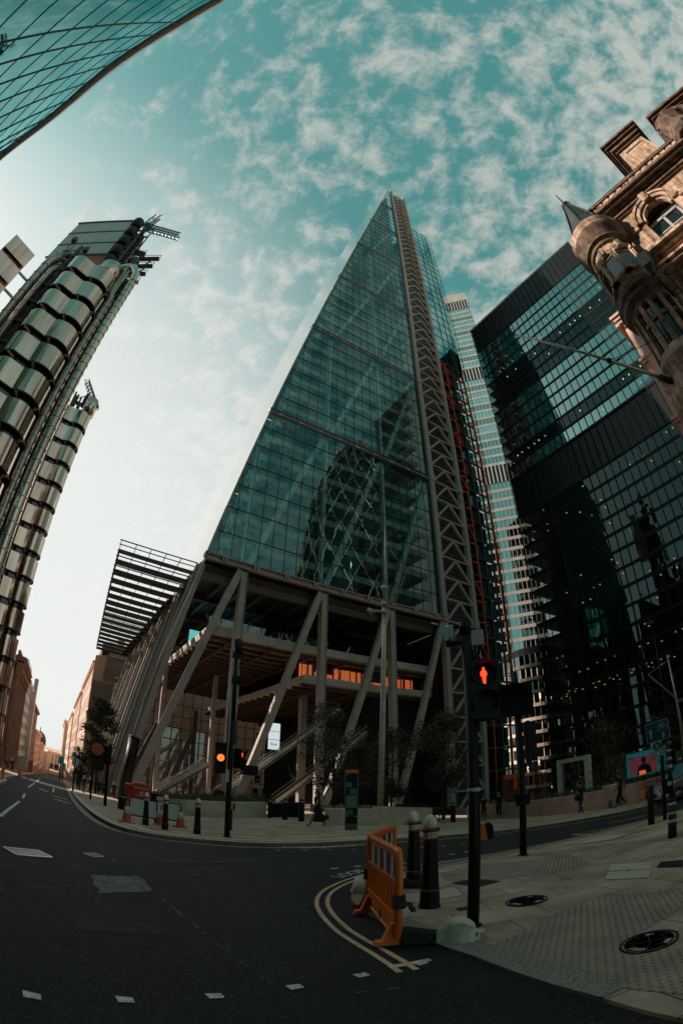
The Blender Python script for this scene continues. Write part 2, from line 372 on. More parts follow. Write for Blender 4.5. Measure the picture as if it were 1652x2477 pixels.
# ---------------------------------------------------------------- light, sky, camera
SUN_AZ, SUN_EL = 138., 32.
def setup_world():
    w = bpy.data.worlds.new('World'); sc.world = w; w.use_nodes = True
    nt = w.node_tree; nt.nodes.clear()
    out = N(nt, 'ShaderNodeOutputWorld'); bg = N(nt, 'ShaderNodeBackground', Strength=.1)
    sky = N(nt, 'ShaderNodeTexSky'); sky.sky_type = 'NISHITA'; sky.sun_disc = False
    sky.sun_elevation = R(SUN_EL); sky.sun_rotation = R(90 - SUN_AZ); sky.dust_density = 2.2; sky.air_density = 1.; sky.ozone_density = 1.5
    bw = N(nt, 'ShaderNodeRGBToBW'); L(nt, sky.outputs[0], bw.inputs[0])
    g = N(nt, 'ShaderNodeMath', operation='MULTIPLY'); g.inputs[1].default_value = SKY_GAIN; L(nt, bw.outputs[0], g.inputs[0])
    rp = N(nt, 'ShaderNodeValToRGB'); cr = rp.color_ramp
    while len(cr.elements) > 1: cr.elements.remove(cr.elements[-1])
    for i, (p, c) in enumerate(SKY_RAMP):
        e = cr.elements[0] if i == 0 else cr.elements.new(p)
        e.position = p; e.color = (*c, 1)
    L(nt, g.outputs[0], rp.inputs['Fac'])
    # clouds on a flat layer overhead
    tc = N(nt, 'ShaderNodeTexCoord'); sp = N(nt, 'ShaderNodeSeparateXYZ'); L(nt, tc.outputs['Generated'], sp.inputs[0])
    zz = N(nt, 'ShaderNodeMath', operation='MAXIMUM'); zz.inputs[1].default_value = .06; L(nt, sp.outputs['Z'], zz.inputs[0])
    dx = N(nt, 'ShaderNodeMath', operation='DIVIDE'); L(nt, sp.outputs['X'], dx.inputs[0]); L(nt, zz.outputs[0], dx.inputs[1])
    dy = N(nt, 'ShaderNodeMath', operation='DIVIDE'); L(nt, sp.outputs['Y'], dy.inputs[0]); L(nt, zz.outputs[0], dy.inputs[1])
    cb = N(nt, 'ShaderNodeCombineXYZ'); L(nt, dx.outputs[0], cb.inputs['X']); L(nt, dy.outputs[0], cb.inputs['Y'])
    n1 = N(nt, 'ShaderNodeTexNoise', Scale=13., Detail=10., Roughness=.63, Distortion=.2, Lacunarity=2.1)
    n2 = N(nt, 'ShaderNodeTexNoise', Scale=1.15, Detail=3., Roughness=.5)
    mp = N(nt, 'ShaderNodeMapping'); mp.inputs['Rotation'].default_value = (0,0,R(25)); mp.inputs['Scale'].default_value = (1.,.86,1.); mp.inputs['Location'].default_value = CLOUD_OFF
    L(nt, cb.outputs[0], mp.inputs['Vector']); L(nt, mp.outputs[0], n1.inputs['Vector']); L(nt, mp.outputs[0], n2.inputs['Vector'])
    m2 = N(nt, 'ShaderNodeMapRange'); m2.inputs['From Min'].default_value = .3; m2.inputs['From Max'].default_value = .7; m2.inputs['To Min'].default_value = -.07; m2.inputs['To Max'].default_value = .09
    L(nt, n2.outputs['Fac'], m2.inputs['Value'])
    ad = N(nt, 'ShaderNodeMath', operation='ADD'); L(nt, n1.outputs['Fac'], ad.inputs[0]); L(nt, m2.outputs[0], ad.inputs[1])
    # more cloud towards the north (+X), clearing over the south
    gx = N(nt, 'ShaderNodeMapRange'); gx.inputs['From Min'].default_value = -.9; gx.inputs['From Max'].default_value = .6; gx.inputs['To Min'].default_value = -.20; gx.inputs['To Max'].default_value = .115
    L(nt, dx.outputs[0], gx.inputs['Value']); ad2 = N(nt, 'ShaderNodeMath', operation='ADD'); L(nt, ad.outputs[0], ad2.inputs[0]); L(nt, gx.outputs[0], ad2.inputs[1])
    mk = N(nt, 'ShaderNodeMapRange', interpolation_type='SMOOTHSTEP'); mk.inputs['From Min'].default_value = .44; mk.inputs['From Max'].default_value = .74; mk.inputs['To Max'].default_value = .9
    L(nt, ad2.outputs[0], mk.inputs['Value'])
    # cloud brightness follows the sky behind it
    cc = N(nt, 'ShaderNodeMixRGB', blend_type='MIX'); cc.inputs[1].default_value = (*CLOUD_LO,1); cc.inputs[2].default_value = (*CLOUD_HI,1); L(nt, g.outputs[0], cc.inputs[0])
    mx = N(nt, 'ShaderNodeMixRGB', blend_type='MIX'); L(nt, mk.outputs[0], mx.inputs[0]); L(nt, rp.outputs[0], mx.inputs[1]); L(nt, cc.outputs[0], mx.inputs[2])
    # pale haze low over the street, strongest towards the west
    hz = N(nt, 'ShaderNodeVectorMath', operation='DOT_PRODUCT'); hz.inputs[1].default_value = (cos(R(104))*cos(R(12)), sin(R(104))*cos(R(12)), sin(R(12))); L(nt, tc.outputs['Generated'], hz.inputs[0])
    hr = N(nt, 'ShaderNodeMapRange', interpolation_type='SMOOTHSTEP'); hr.inputs['From Min'].default_value = .42; hr.inputs['From Max'].default_value = .98; hr.inputs['To Max'].default_value = .84; L(nt, hz.outputs['Value'], hr.inputs['Value'])
    hm = N(nt, 'ShaderNodeMixRGB', blend_type='MIX'); L(nt, hr.outputs[0], hm.inputs[0]); L(nt, mx.outputs[0], hm.inputs[1]); hm.inputs[2].default_value = (.62,.615,.60,1)
    ml = N(nt, 'ShaderNodeVectorMath', operation='SCALE'); ml.inputs['Scale'].default_value = 10.; L(nt, hm.outputs[0], ml.inputs[0])
    L(nt, ml.outputs[0], bg.inputs['Color']); L(nt, bg.outputs[0], out.inputs['Surface'])
SKY_GAIN = .07
SKY_RAMP = [(0.,(.02,.13,.135)), (.10,(.062,.19,.19)), (.20,(.125,.272,.27)), (.36,(.24,.38,.375)), (.7,(.46,.54,.525)), (1.,(.60,.62,.60))]
CLOUD_LO = (.33,.35,.325); CLOUD_HI = (.62,.61,.58)
CLOUD_OFF = (3.1,1.7,0)
setup_world()

sd = bpy.data.lights.new('sun', 'SUN'); sd.energy = 4.4; sd.angle = R(.5); sd.color = (1.,.82,.68)
so = bpy.data.objects.new('sun', sd); COL.objects.link(so)
sv = V((cos(R(SUN_AZ))*cos(R(SUN_EL)), sin(R(SUN_AZ))*cos(R(SUN_EL)), sin(R(SUN_EL))))
so.rotation_euler = (-sv).to_track_quat('-Z', 'Y').to_euler()

def setup_camera():
    P, Q, A = R(32.65), R(.95), R(58)
    fwd = V((0,cos(P),sin(P))); up = V((0,-sin(P),cos(P))); rt = V((1,0,0))
    r2 = cos(Q)*rt + sin(Q)*up; u2 = -sin(Q)*rt + cos(Q)*up
    g = Matrix(((sin(A),cos(A),0),(-cos(A),sin(A),0),(0,0,1)))
    m = Matrix((g@r2, g@u2, -(g@fwd))).transposed().to_4x4(); m.translation = (0,0,1.65)
    cd = bpy.data.cameras.new('camera'); co = bpy.data.objects.new('camera', cd); COL.objects.link(co)
    cd.type = 'PANO'
    t = cd if hasattr(cd, 'panorama_type') else cd.cycles
    t.panorama_type = 'FISHEYE_EQUISOLID'; t.fisheye_fov = R(220); t.fisheye_lens = 24*1183/1652
    cd.sensor_fit = 'HORIZONTAL'; cd.sensor_width = 24; cd.sensor_height = 36
    cd.clip_end = 20000; cd.clip_start = .05
    co.matrix_world = m; sc.camera = co
sc.render.engine = 'CYCLES'
setup_camera()
sc.view_settings.view_transform = 'Standard'; sc.view_settings.look = 'None'; sc.view_settings.gamma = 1; sc.view_settings.exposure = .6
sc.cycles.use_denoising = True
sc.cycles.max_bounces = 10; sc.cycles.transparent_max_bounces = 24; sc.cycles.caustics_reflective = False; sc.cycles.caustics_refractive = False
sc.cycles.sample_clamp_indirect = 4.
# ================================================================ GROUND
CUTS = sorted(set([x for x in range(-10, 25)] + [28,32,36,42,50,60,75,95,120,150,190,250,320,400,-14,-20,-30,-45]))
def drape(name, poly, dz, m, skirt=0, cuts=CUTS, **kw):
    bm = bmesh.new()
    bm.faces.new([bm.verts.new((x,y,0)) for x,y in poly])
    xs = [p[0] for p in poly]; ys = [p[1] for p in poly]
    for ax, lo, hi in ((0,min(xs),max(xs)),(1,min(ys),max(ys))):
        for c in cuts:
            if lo < c < hi:
                co = V((c,0,0)) if ax == 0 else V((0,c,0)); no = V((1,0,0)) if ax == 0 else V((0,1,0))
                bmesh.ops.bisect_plane(bm, geom=bm.verts[:]+bm.edges[:]+bm.faces[:], plane_co=co, plane_no=no, dist=1e-5)
    bmesh.ops.recalc_face_normals(bm, faces=bm.faces)
    if bm.faces[:] and bm.faces[0].normal.z < 0: bmesh.ops.reverse_faces(bm, faces=bm.faces)
    for v in bm.verts: v.co.z = zg(v.co.x, v.co.y) + dz
    if skirt:
        be = [e for e in bm.edges if len(e.link_faces) == 1]
        r = bmesh.ops.extrude_edge_only(bm, edges=be)
        for v in [g for g in r['geom'] if isinstance(g, bmesh.types.BMVert)]: v.co.z -= skirt
    me = bpy.data.meshes.new(name); bm.to_mesh(me); bm.free(); me.materials.append(m)
    o = bpy.data.objects.new(name, me); COL.objects.link(o)
    for k, v in kw.items(): o[k] = v
    return o

def spline(pts, step=.4):
    P = [V((p[0],p[1],0)) for p in pts]; out = []
    for i in range(len(P)-1):
        a = P[max(i-1,0)]; b = P[i]; c = P[i+1]; d = P[min(i+2,len(P)-1)]
        n = max(1, int((c-b).length/step))
        for k in range(n):
            t = k/n
            q = .5*((2*b)+(c-a)*t+(2*a-5*b+4*c-d)*t*t+(3*b-a-3*c+d)*t**3)
            out.append((q.x,q.y))
    out.append((P[-1].x,P[-1].y)); return out

def strip(mb, line, o0, o1, dz, h=0):
    n = len(line); L0 = []; L1 = []
    for i,(x,y) in enumerate(line):
        x0,y0 = line[max(i-1,0)]; x1,y1 = line[min(i+1,n-1)]
        d = V((x1-x0,y1-y0,0)).normalized(); nn = V((-d.y,d.x,0))
        L0.append(gp(x+nn.x*o0, y+nn.y*o0, dz)); L1.append(gp(x+nn.x*o1, y+nn.y*o1, dz))
    mb.add(L0+L1, [(i,i+1,n+i+1,n+i) for i in range(n-1)])
    if h:
        a = [p-V((0,0,h)) for p in L0]; mb.add(L0+a, [(i,i+1,n+i+1,n+i) for i in range(n-1)])
        a = [p-V((0,0,h)) for p in L1]; mb.add(L1+a, [(i,i+1,n+i+1,n+i) for i in range(n-1)])
    return mb

# one sheet to the horizon
mb = MB(); rings = [3,8,15,25,40,60,90,130,180,240,300,420,700,1400,4000,9000]; nseg = 90
mb.v.append((0,0,-.35))
for r in rings:
    for k in range(nseg):
        t = 2*pi*k/nseg; mb.v.append((r*cos(t), r*sin(t), zg(r*cos(t), r*sin(t)) - .35 - (.6 if r > 60 else 0)))
for k in range(nseg):
    mb.f.append((0,1+k,1+(k+1)%nseg)); mb.m.append(0); mb.smooth.append(False)
for i in range(len(rings)-1):
    for k in range(nseg):
        a = 1+i*nseg; b = a+nseg
        mb.f.append((a+k,b+k,b+(k+1)%nseg,a+(k+1)%nseg)); mb.m.append(0); mb.smooth.append(False)
obj('ground', mb, M_pave, kind='structure')

drape('road', [(-9,-16),(34,-16),(34,14),(8,14),(6,60),(6,330),(-14,330),(-9,60)], 0, M_asph, kind='structure')

K1 = spline([(1.2,-5),(1.75,-1.6),(2.1,-.3),(2.33,.65),(2.58,1.28),(2.77,1.95),(2.98,2.7),(3.08,3.35),(3.17,3.95),(3.33,4.68),(3.62,5.42),(4.1,6.05),(4.75,6.6),(5.51,6.87),(6.51,7.0),(7.66,7.05),(9.16,6.85),(10.7,6.31),(12.1,5.6),(13.16,4.75),(16,3.9),(24,2.6),(33,2.2)])
K2 = spline([(3.6,300),(2.6,130),(1.95,70),(1.62,45),(1.4,30),(1.42,20),(1.62,15.4),(2.04,13.5),(2.76,12.95),(3.57,12.75),(4.45,12.35),(5.2,12.02),(5.9,11.85),(7.,11.8),(8.,11.92),(9.3,12.05),(11.3,12.2),(13.4,11.95),(15.,11.3),(16.2,10.2),(16.9,8.8),(17.2,7.8),(18.2,6.6),(21,5.9),(26,5.6),(33,5.4)])
K3 = spline([(-2.0,6.),(-2.3,10),(-2.7,18),(-3.1,29),(-3.7,34.4),(-4.41,58),(-6.2,128),(-9,225),(-11,320)])
drape('pavement', K1 + [(33,-15),(1.2,-15)], .035, M_pave, skirt=.1, kind='structure')
drape('plaza_pavement', K2 + [(120,5.4),(120,130),(24,130),(20,300)], .12, M_pave2, skirt=.2, kind='structure')
drape('pavement', K3 + [(-40,320),(-40,6)], .12, M_pave2, skirt=.2, kind='structure')
# kerb stones
k = MB(); strip(k, K2, .0, .30, .128, .15); obj('kerb', k, M_granite, kind='structure')
k = MB(); strip(k, K1[14:], .0, -.30, .043, .08); obj('kerb', k, M_granite2, kind='structure')
k = MB(); strip(k, K3, .0, -.30, .128, .15); obj('kerb', k, M_granite, kind='structure')
# lighter paving bands behind the kerbs
k = MB(); strip(k, K2[-84:-56], .55, .95, .130); obj('pavement_band', k, M_conc, kind='structure')
k = MB()
for a,b,c,d in (((9.29,5.7),(10.16,5.53),(10.09,4.6),(9.4,4.75)),): k.quad(*[gp(x,y,.05) for x,y in (a,b,c,d)])
obj('pavement_band', k, M_conc, kind='structure')

# ---- painted markings (all flat on the asphalt)
mk = MB()
dyl = spline([(2.42,2.90),(2.485,3.12),(2.555,3.43),(2.63,3.84),(2.70,4.2),(2.93,4.91),(3.23,5.55),(3.67,6.15),(4.22,6.62),(4.75,6.97),(5.25,7.2),(6.4,7.42),(8.1,7.42),(9.5,7.2),(10.7,6.8),(12.,6.2),(13.3,5.3)], .2)
strip(mk, dyl, .0, .055, .010); strip(mk, dyl, -.135, -.08, .010)
mk.quad(*[gp(x,y,.010) for x,y in ((2.44,3.02),(2.44,3.10),(2.78,3.02),(2.76,2.95))])
strip(mk, K2, -.10, -.16, .010); strip(mk, K2, -.24, -.30, .010)
obj('road_marking', mk, M_yellow, kind='structure')
mk = MB()
def patch(pts, dz=.010): mk.quad(*[gp(x,y,dz) for x,y in pts])
def dash(a, b, w):
    line = [(a[0]+(b[0]-a[0])*i/8, a[1]+(b[1]-a[1])*i/8) for i in range(9)]
    strip(mk, line, -w/2, w/2, .010)
for i,(x,y) in enumerate([(-.72,2.55),(-.17,2.74),(.40,2.89),(1.0,2.99),(1.59,3.03),(2.14,3.03)]):
    s = .052; patch([(x-s,y-s*.8),(x+s,y-s*.6),(x+s,y+s*.9),(x-s*1.1,y+s)])
patch([(2.62,3.04),(2.60,2.93),(2.70,2.93),(2.72,3.03)])
for a,b,w in [((-1.12,10.5),(-1.12,16.5),.09),((-1.14,18.5),(-1.3,22.5),.09),((-1.61,31),(-1.85,48),.13),((-2.,56),(-2.4,80),.2),
              ((11.8,7.23),(12.2,6.62),.08),((12.21,6.62),(12.62,5.92),.07),((14.03,7.25),(14.35,6.1),.10),((11.1,6.05),(11.78,7.2),.08),
              ((.0,46),(-.05,34),.12),((.75,27.7),(-.19,28.2),.3),((.1,24.5),(.8,23.6),.3),((-.4,32),(-1.,34.5),.25)]: dash(a,b,w)
for i in range(9):
    dash((5.3+i*.62,11.2-i*.16),(5.42+i*.62,11.17-i*.16),.09)
for i in range(8):
    dash((4.9+i*.55,8.0+.05*i),(5.05+i*.55,8.0+.05*i),.10)
obj('road_marking', mk, M_white, kind='structure')
def ftext(name, s, size, m, parent=None, loc=(0,0,0), mw=None, align='CENTER', ext=.0015, **kw):
    c = bpy.data.curves.new(name, 'FONT'); c.body = s; c.size = size; c.align_x = align; c.align_y = 'CENTER'; c.extrude = ext
    c.materials.append(m); o = bpy.data.objects.new(name, c); COL.objects.link(o); bpy.context.view_layer.update()
    me = bpy.data.meshes.new_from_object(o.evaluated_get(bpy.context.evaluated_depsgraph_get())); bpy.data.objects.remove(o)
    o = bpy.data.objects.new(name, me); COL.objects.link(o)
    if mw is not None: o.matrix_local = mw
    else: o.location = loc
    if parent is not None: o.parent = parent
    for k_, v_ in kw.items(): o[k_] = v_
    return o
def frame(u, z, p):
    """matrix whose local x runs along u and local y along z"""
    u = V(u).normalized(); z = V(z).normalized(); n = u.cross(z)
    m = Matrix((u, z, n)).transposed().to_4x4(); m.translation = p; return m
for s, x, y, ux in (('RIGHT',6.25,11.58,(-1,.22,0)),('LOOK',7.45,11.52,(-1,0,0))):
    u = V(ux).normalized(); zz = V((0,0,1)).cross(u)
    ftext('road_marking', s, .42, M_white, mw=frame(u, zz, gp(x,y,.014)), kind='structure')
for s, x, y, ux in (('LOOK',4.9,7.35,(.9,.44,0)),('LEFT',6.2,7.75,(1,.1,0))):
    u = V(ux).normalized(); zz = V((0,0,1)).cross(u)
    ftext('road_marking', s, .34, M_white, mw=frame(u, zz, gp(x,y,.014)), kind='structure')

# worn traces: pale scars, trench repairs
M_worn = worn_paint('worn_asphalt', (.20,.18,.16), (.07,.068,.063), .46)
M_patch = mat('patched_cobbles', (.22,.20,.18), .8, col2=(.08,.08,.075), scale=10, bump=.6, bscale=35)
mk = MB()
def jag(line, w, dz=.006):
    # a worn streak of uneven width with breaks
    pts = spline(line, .06); n = len(pts); i = 0
    while i < n-3:
        ln = random.randint(3,11)
        seg = pts[i:i+ln]
        if len(seg) > 2: strip(mk, [(x+random.uniform(-.006,.006),y+random.uniform(-.006,.006)) for x,y in seg], -w*random.uniform(.2,.6), w*random.uniform(.2,.6), dz)
        i += ln + random.randint(0,2)
jag([(1.30,6.1),(1.37,5.2),(1.40,4.6),(1.43,4.1),(1.48,3.13)], .05)
jag([(-.6,4.9),(-.1,5.5),(.55,6.2)], .025); jag([(1.25,6.95),(2.25,7.6),(3.2,8.05),(5.5,8.6)], .04); jag([(.9,10.03),(1.05,7.9)], .07)
jag([(2.8,5.4),(2.87,5.05)], .07); jag([(.28,7.0),(.45,7.2)], .09); jag([(.53,7.23),(.85,7.3)], .10); jag([(3.8,9.5),(4.25,9.32)], .14); jag([(1.9,2.75),(2.3,2.6)], .03)
obj('road_scar', mk, M_worn, kind='structure')
mk = MB()
P = [(.53,6.66),(.72,6.78),(.93,6.9),(1.1,6.98),(1.23,7.07),(1.30,6.85),(1.27,6.55),(1.30,6.3),(1.21,6.12),(1.0,6.02),(.8,5.9),(.54,5.72),(.58,5.95),(.52,6.15),(.56,6.4)]
patch(P, .006); obj('road_patch', mk, M_patch, kind='structure')
# gutter drain grates
def grate(c, w, h, n, u, name, label, grp=None):
    t = thing(name, label, 'drain grate', gp(*c)); u = V(u).normalized(); vn = V((-u.y,u.x,0)); b = MB(); p = gp(*c,.012)
    for s in (-.5,.5):
        b.obox(p+vn*h*s, u, vn, w, .03, .02); b.obox(p+u*w*s, u, vn, .03, h-.03, .02)
    for i in range(n):
        b.obox(p+u*w*(-.5+(i+.5)/n), u, vn, w/n*.38, h-.03, .006)
    obj('frame', b, M_alu, t)
    b = MB(); b.obox(p-V((0,0,.007)), u, vn, w-.02, h-.02, .004); obj('pit', b, M_dark, t)
grate((-.34,7.24), .66, .34, 9, (.77,.64,0), 'drain_grate', 'wide pale drain grate with nine bars set in the asphalt at left')
grate((.72,8.3), .28, .22, 4, (.7,.7,0), 'drain_grate', 'small square drain grate in the road beyond the cobbled patch')

# tactile paving: slabs and blisters
M_blister = mat('worn_blister', (.30,.215,.165), .6, col2=(.18,.135,.11), scale=2.5)
def tactile(poly, step, dz, name):
    b = MB(); xs = [p[0] for p in poly]; ys = [p[1] for p in poly]
    def inside(x, y):
        c = False; n = len(poly)
        for i in range(n):
            x1,y1 = poly[i]; x2,y2 = poly[(i+1)%n]
            if (y1 > y) != (y2 > y) and x < (x2-x1)*(y-y1)/(y2-y1)+x1: c = not c
        return c
    drape(name, poly, dz, M_tact, cuts=[i*.5 for i in range(0,40)], kind='structure')
    ca, sa = cos(R(31)), sin(R(31)); x = -30
    for i in range(-60,220):
        for j in range(-220,220):
            x = i*step*ca - j*step*sa + 3; y = i*step*sa + j*step*ca + 3
            if min(xs) < x < max(xs) and min(ys) < y < max(ys) and inside(x,y):
                p = gp(x,y,dz); r = step*.27; n = 7
                vs = [p+V((r*cos(2*pi*q/n),r*sin(2*pi*q/n),0)) for q in range(n)]+[p+V((r*.62*cos(2*pi*q/n),r*.62*sin(2*pi*q/n),.0055)) for q in range(n)]
                b.add(vs, [(q,(q+1)%n,n+(q+1)%n,n+q) for q in range(n)]+[tuple(range(n,2*n))])
    obj('tactile_blisters', b, M_blister, kind='stuff')
tactile([(3.06,2.75),(4.4,2.84),(4.96,2.63),(5.0,1.67),(4.35,1.45),(3.84,1.59),(3.55,1.62),(3.3,1.0),(2.66,.45),(2.62,.77),(2.82,1.59),(3.0,2.3)], .064, .041, 'tactile_paving')
tactile([(5.96,6.3),(7.3,5.95),(8.0,5.0),(6.98,3.95),(6.37,4.14),(5.45,5.6)], .064, .041, 'tactile_paving')

# covers in the pavement
def round_cover(c, r, label):
    t = thing('manhole_cover', label, 'manhole cover', gp(*c,.04)); q = gp(*c,.043)
    b = MB(); b.lathe([(r,0),(r,.012),(r*.93,.012),(r*.93,.004)], q, 40); obj('rim', b, M_iron, t)
    b = MB(); b.lathe([(0,.006),(r*.92,.006),(r*.92,0)], q, 40); obj('plate', b, M_pave, t)
    b = MB()
    for rr in (.52,.80): b.lathe([(r*rr,.006),(r*rr,.013),(r*(rr+.05),.013),(r*(rr+.05),.006)], q, 40)
    for k_ in range(8):
        a = pi*k_/4+.3; b.beam(q+V((r*.52*cos(a),r*.52*sin(a),.010)), q+V((r*.92*cos(a),r*.92*sin(a),.010)), r*.05, .008)
    for a in (.5,.5+pi/2): b.beam(q-V((r*.5*cos(a),r*.5*sin(a),-.010)), q+V((r*.5*cos(a),r*.5*sin(a),.010)), r*.06, .008)
    obj('ribs', b, M_iron, t)
    b = MB()
    for a0,a1 in ((2.5,3.5),(4.4,4.9),(.2,.6)): b.lathe([(r*.60,.0065),(r*.60,.010),(r*.78,.010),(r*.78,.0065)], q, 10, a0, a1)
    obj('pale_infill', b, M_stonel, t)
round_cover((4.74,3.52), .245, 'round iron manhole cover with pale infill behind the black signal pole')
round_cover((3.52,1.42), .235, 'round ribbed iron manhole cover at the right edge amid tactile paving')
def flat_cover(pts, m, label, name='access_cover', split=0):
    t = thing(name, label, 'access cover', gp(*pts[0],.04)); b = MB()
    b.slab([gp(x,y,.041) for x,y in pts], (0,0,.006)); obj('lid', b, m, t)
    b = MB(); c = V((sum(p[0] for p in pts)/len(pts), sum(p[1] for p in pts)/len(pts),0)); q = gp(c.x,c.y,.049)
    b.box(q.x-.05,q.x+.05,q.y-.012,q.y+.012,q.z-.004,q.z)
    if split:
        m0 = (V((*pts[0],0))+V((*pts[3],0)))/2; m1 = (V((*pts[1],0))+V((*pts[2],0)))/2
        b.beam(gp(m0.x,m0.y,.048), gp(m1.x,m1.y,.048), .012, .004)
    obj('keyhole', b, M_dark, t)
flat_cover([(5.34,5.36),(5.77,5.3),(5.71,4.73),(5.27,4.77)], M_iron, 'dark iron access cover lying behind the nearer black bollard')
flat_cover([(3.86,4.80),(4.32,5.21),(5.11,5.06),(4.75,4.56)], M_conc, 'pale concrete access cover between the two tall bollards')
flat_cover([(6.68,3.41),(6.53,2.68),(5.63,2.34),(5.74,3.02)], M_conc, 'pale double access cover far right on the pavement', split=1)
flat_cover([(6.43,2.50),(6.33,2.14),(5.95,2.01),(6.13,2.45)], M_iron, 'dark access cover beside the pale double cover at right edge')
flat_cover([(4.16,4.10),(4.29,4.05),(4.22,3.92),(4.09,3.97)], M_rust, 'tiny rusty access cover just left of the signal pole foot')
# ================================================================ WEDGE TOWER
B0, MF, ST = 28.9, 28.25, 28.25/7
def xs(z): return 13.9 + .2148*(z-B0)
def xl(z): return 53.6 + max(0, z-87)*.0272
def xr(z): return 61.7 + max(0, z-84)*.021
M_signwhite = mat('white_fin', (.8,.78,.75), .4, scale=.5, var=.1)
TW = thing('wedge_tower', 'tall glass wedge tower with sloping left face and steel ladder frame, raised on angled legs', 'skyscraper', (30,62,-2))
YF = 54.
for k in range(7):
    z0 = B0 + MF*k + .62; z1 = min(B0 + MF*(k+1) - .75, 224.6)
    g = MB(); g.quad((xs(z0),YF,z0),(xl(z0),YF,z0),(xl(z1),YF,z1),(max(xs(z1),0),YF,z1))
    go = obj('east_glazing', g, G_tower, TW)
    m = MB()
    for j in range(1,7):
        z = B0 + MF*k + ST*j
        if z < z1: m.box(xs(z), xl(z), YF-.08, YF+.06, z-.05, z+.05)
    x = 15.2
    while x < xl(z0)-.3:
        zt = min(z1, B0 + (x-13.9)/.2148) if x > xs(z0) else None
        if zt and zt > z0+.2: m.box(x-.035, x+.035, YF-.07, YF+.05, z0, zt)
        x += 1.9
    obj('mullions', m, M_mull, go)
# belt beams at every megalevel
for k in range(0,7):
    z = B0 + MF*k; b = MB()
    b.box(xs(z)-.2, xl(z)+.3, YF-.12, YF+.9, z+.12, z+.62); b.box(xs(z)-.1, xl(z)+.3, YF-.06, YF+.9, z-.75, z-.12)
    obj('belt_recess', b, M_mull, TW)
    b = MB(); b.box(xs(z), xl(z)+.3, YF-.03 if k else YF-.5, YF+.1, z-.12 if k else z-.62, z+.12 if k else z+.1)
    if k == 0: b.box(xs(z), xl(z)+.3, YF-.9, YF-.5, z-.72, z-.58); b.box(xs(z), xl(z)+.3, YF-.9, YF-.5, z+.05, z+.18)
    for i in range(9):
        xx = xs(z)+(xl(z)-xs(z))*(i+.5)/9
        if k == 0: b.box(xx-.3,xx-.05,YF-.95,YF-.45,z-.5,z+.02); b.box(xx+.15,xx+.4,YF-.95,YF-.45,z-.5,z+.02)
        else: b.box(xx-.4,xx+.4,YF-.1,YF-.04,z-.28,z+.28)
    obj('belt_beam', b, M_steel, TW)
# sloping south face, with raking edge fins
g = MB(); zt = 224.6
g.quad((xs(B0),YF,B0),(xs(zt),YF,zt),(xs(zt),79,zt),(xs(B0),79,B0)); sg = obj('south_glazing', g, G_south, TW)
m = MB()
m.slab([(xs(B0)-.25,YF-.1,B0-.3),(xs(zt)-.05,YF-.1,zt+.3),(xs(zt)+.15,YF-.1,zt+.3),(xs(B0)-.02,YF-.1,B0-.3)], (0,.35,0))
pass
obj('edge_fin', m, M_steel, TW)
# floors, seen through the glass
for j in range(0,48):
    z = B0 + ST*j
    b = MB(); x0 = xs(z)+1.0; x1 = xl(z)-1.2
    if x1-x0 < 1: continue
    b.box(x0, x1, 55.7, 73, z-.25, z+.12); b.box(x0, x1, 55.62, 55.9, z-.75, z+.3)
    nb = int((x1-x0)/3.9)
    for i in range(nb+1): b.box(x0+3.9*i, min(x0+3.9*i+.35,x1), 56.6, 73, z-.75, z-.25)
    obj('floor_slab', b, M_soffit, TW)
b = MB()
for j in range(48):
    z = B0 + ST*j; b.box(xs(z)+1.6, xl(z)-1.2, 72.5, 73.5, z, z+ST)
obj('core_wall', b, M_core, TW)
# white blinds/fire stair pieces at the sloped edge
b = MB()
for j in range(1,40):
    z = B0 + ST*j; x = xs(z)
    b.slab([(x+.6,54.8,z-1.9),(x+2.7,54.8,z-1.7),(x+2.1,54.8,z-.7),(x+.95,54.8,z-.3)], (0,1.0,0))
    b.beam((x+.5,54.5,z-ST+.3),(x+1.7,54.6,z-.8),.2); b.beam((x+1.5,54.5,z-ST+.3),(x+.7,54.6,z-.8),.16)
    b.beam((x+.35,54.7,z-ST*.9),(x+.9,54.7,z-.2),.16)
obj('edge_bracket', b, M_signwhite, TW)
# mega-frame behind the glass
M_brace = mat('pale_brace', (.80,.76,.70), .5, scale=.5)
def mb_(p, q, w=.85): 
    b = MB(); b.beam((p[0],55.1,p[1]),(q[0],55.1,q[1]), w, .6, up=(0,1,0)); obj('brace', b, M_brace, TW)
nx = [19.1,30.95,42.6,53.6]
for k in range(6):
    z0 = B0+MF*k+.4; z1 = z0+MF-.8
    for i in range(3):
        if xs(z0) < nx[i]+.8 and xs(z1) < nx[i+1]: mb_((nx[i]+.7,z0),(nx[i+1]-.4,z1))
for i,zt_ in enumerate((51,107,161)):
    b = MB(); b.box(nx[i]-.35, nx[i]+.35, 54.75, 55.4, B0+.5, zt_); obj('column', b, M_brace, TW)
mb_((14.9,B0+.6),(18.9,B0+11)) if False else None
# lit ceilings
for j,xa,xb in ((1,31,50),(1,40,53),(0,20,31),(3,33,44),(9,36,48),(2,17,21),(6,20,24),(12,26,33),(14,34,44)):
    z = B0+ST*(j+1)-.4; b = MB()
    for i in range(int((xb-xa)/2.1)): b.box(xa+2.1*i, xa+2.1*i+1.0, 55.7, 55.78, z-.05, z-.01)
    obj('ceiling_light', b, E_strip, TW)
M_office = mat('office_wall', (.22,.40,.38), .7, scale=.4, var=.4)
for j,xa,xb in ((0,15.6,27),(1,18.,30),(5,21,26),(1,32,40)):
    z = B0+ST*j; b = MB(); x = xa
    while x < xb:
        b.box(x, x+.75, 59, 59.1, z+.2, z+3.0); x += 1.05
    obj('office_partition', b, M_office, TW)

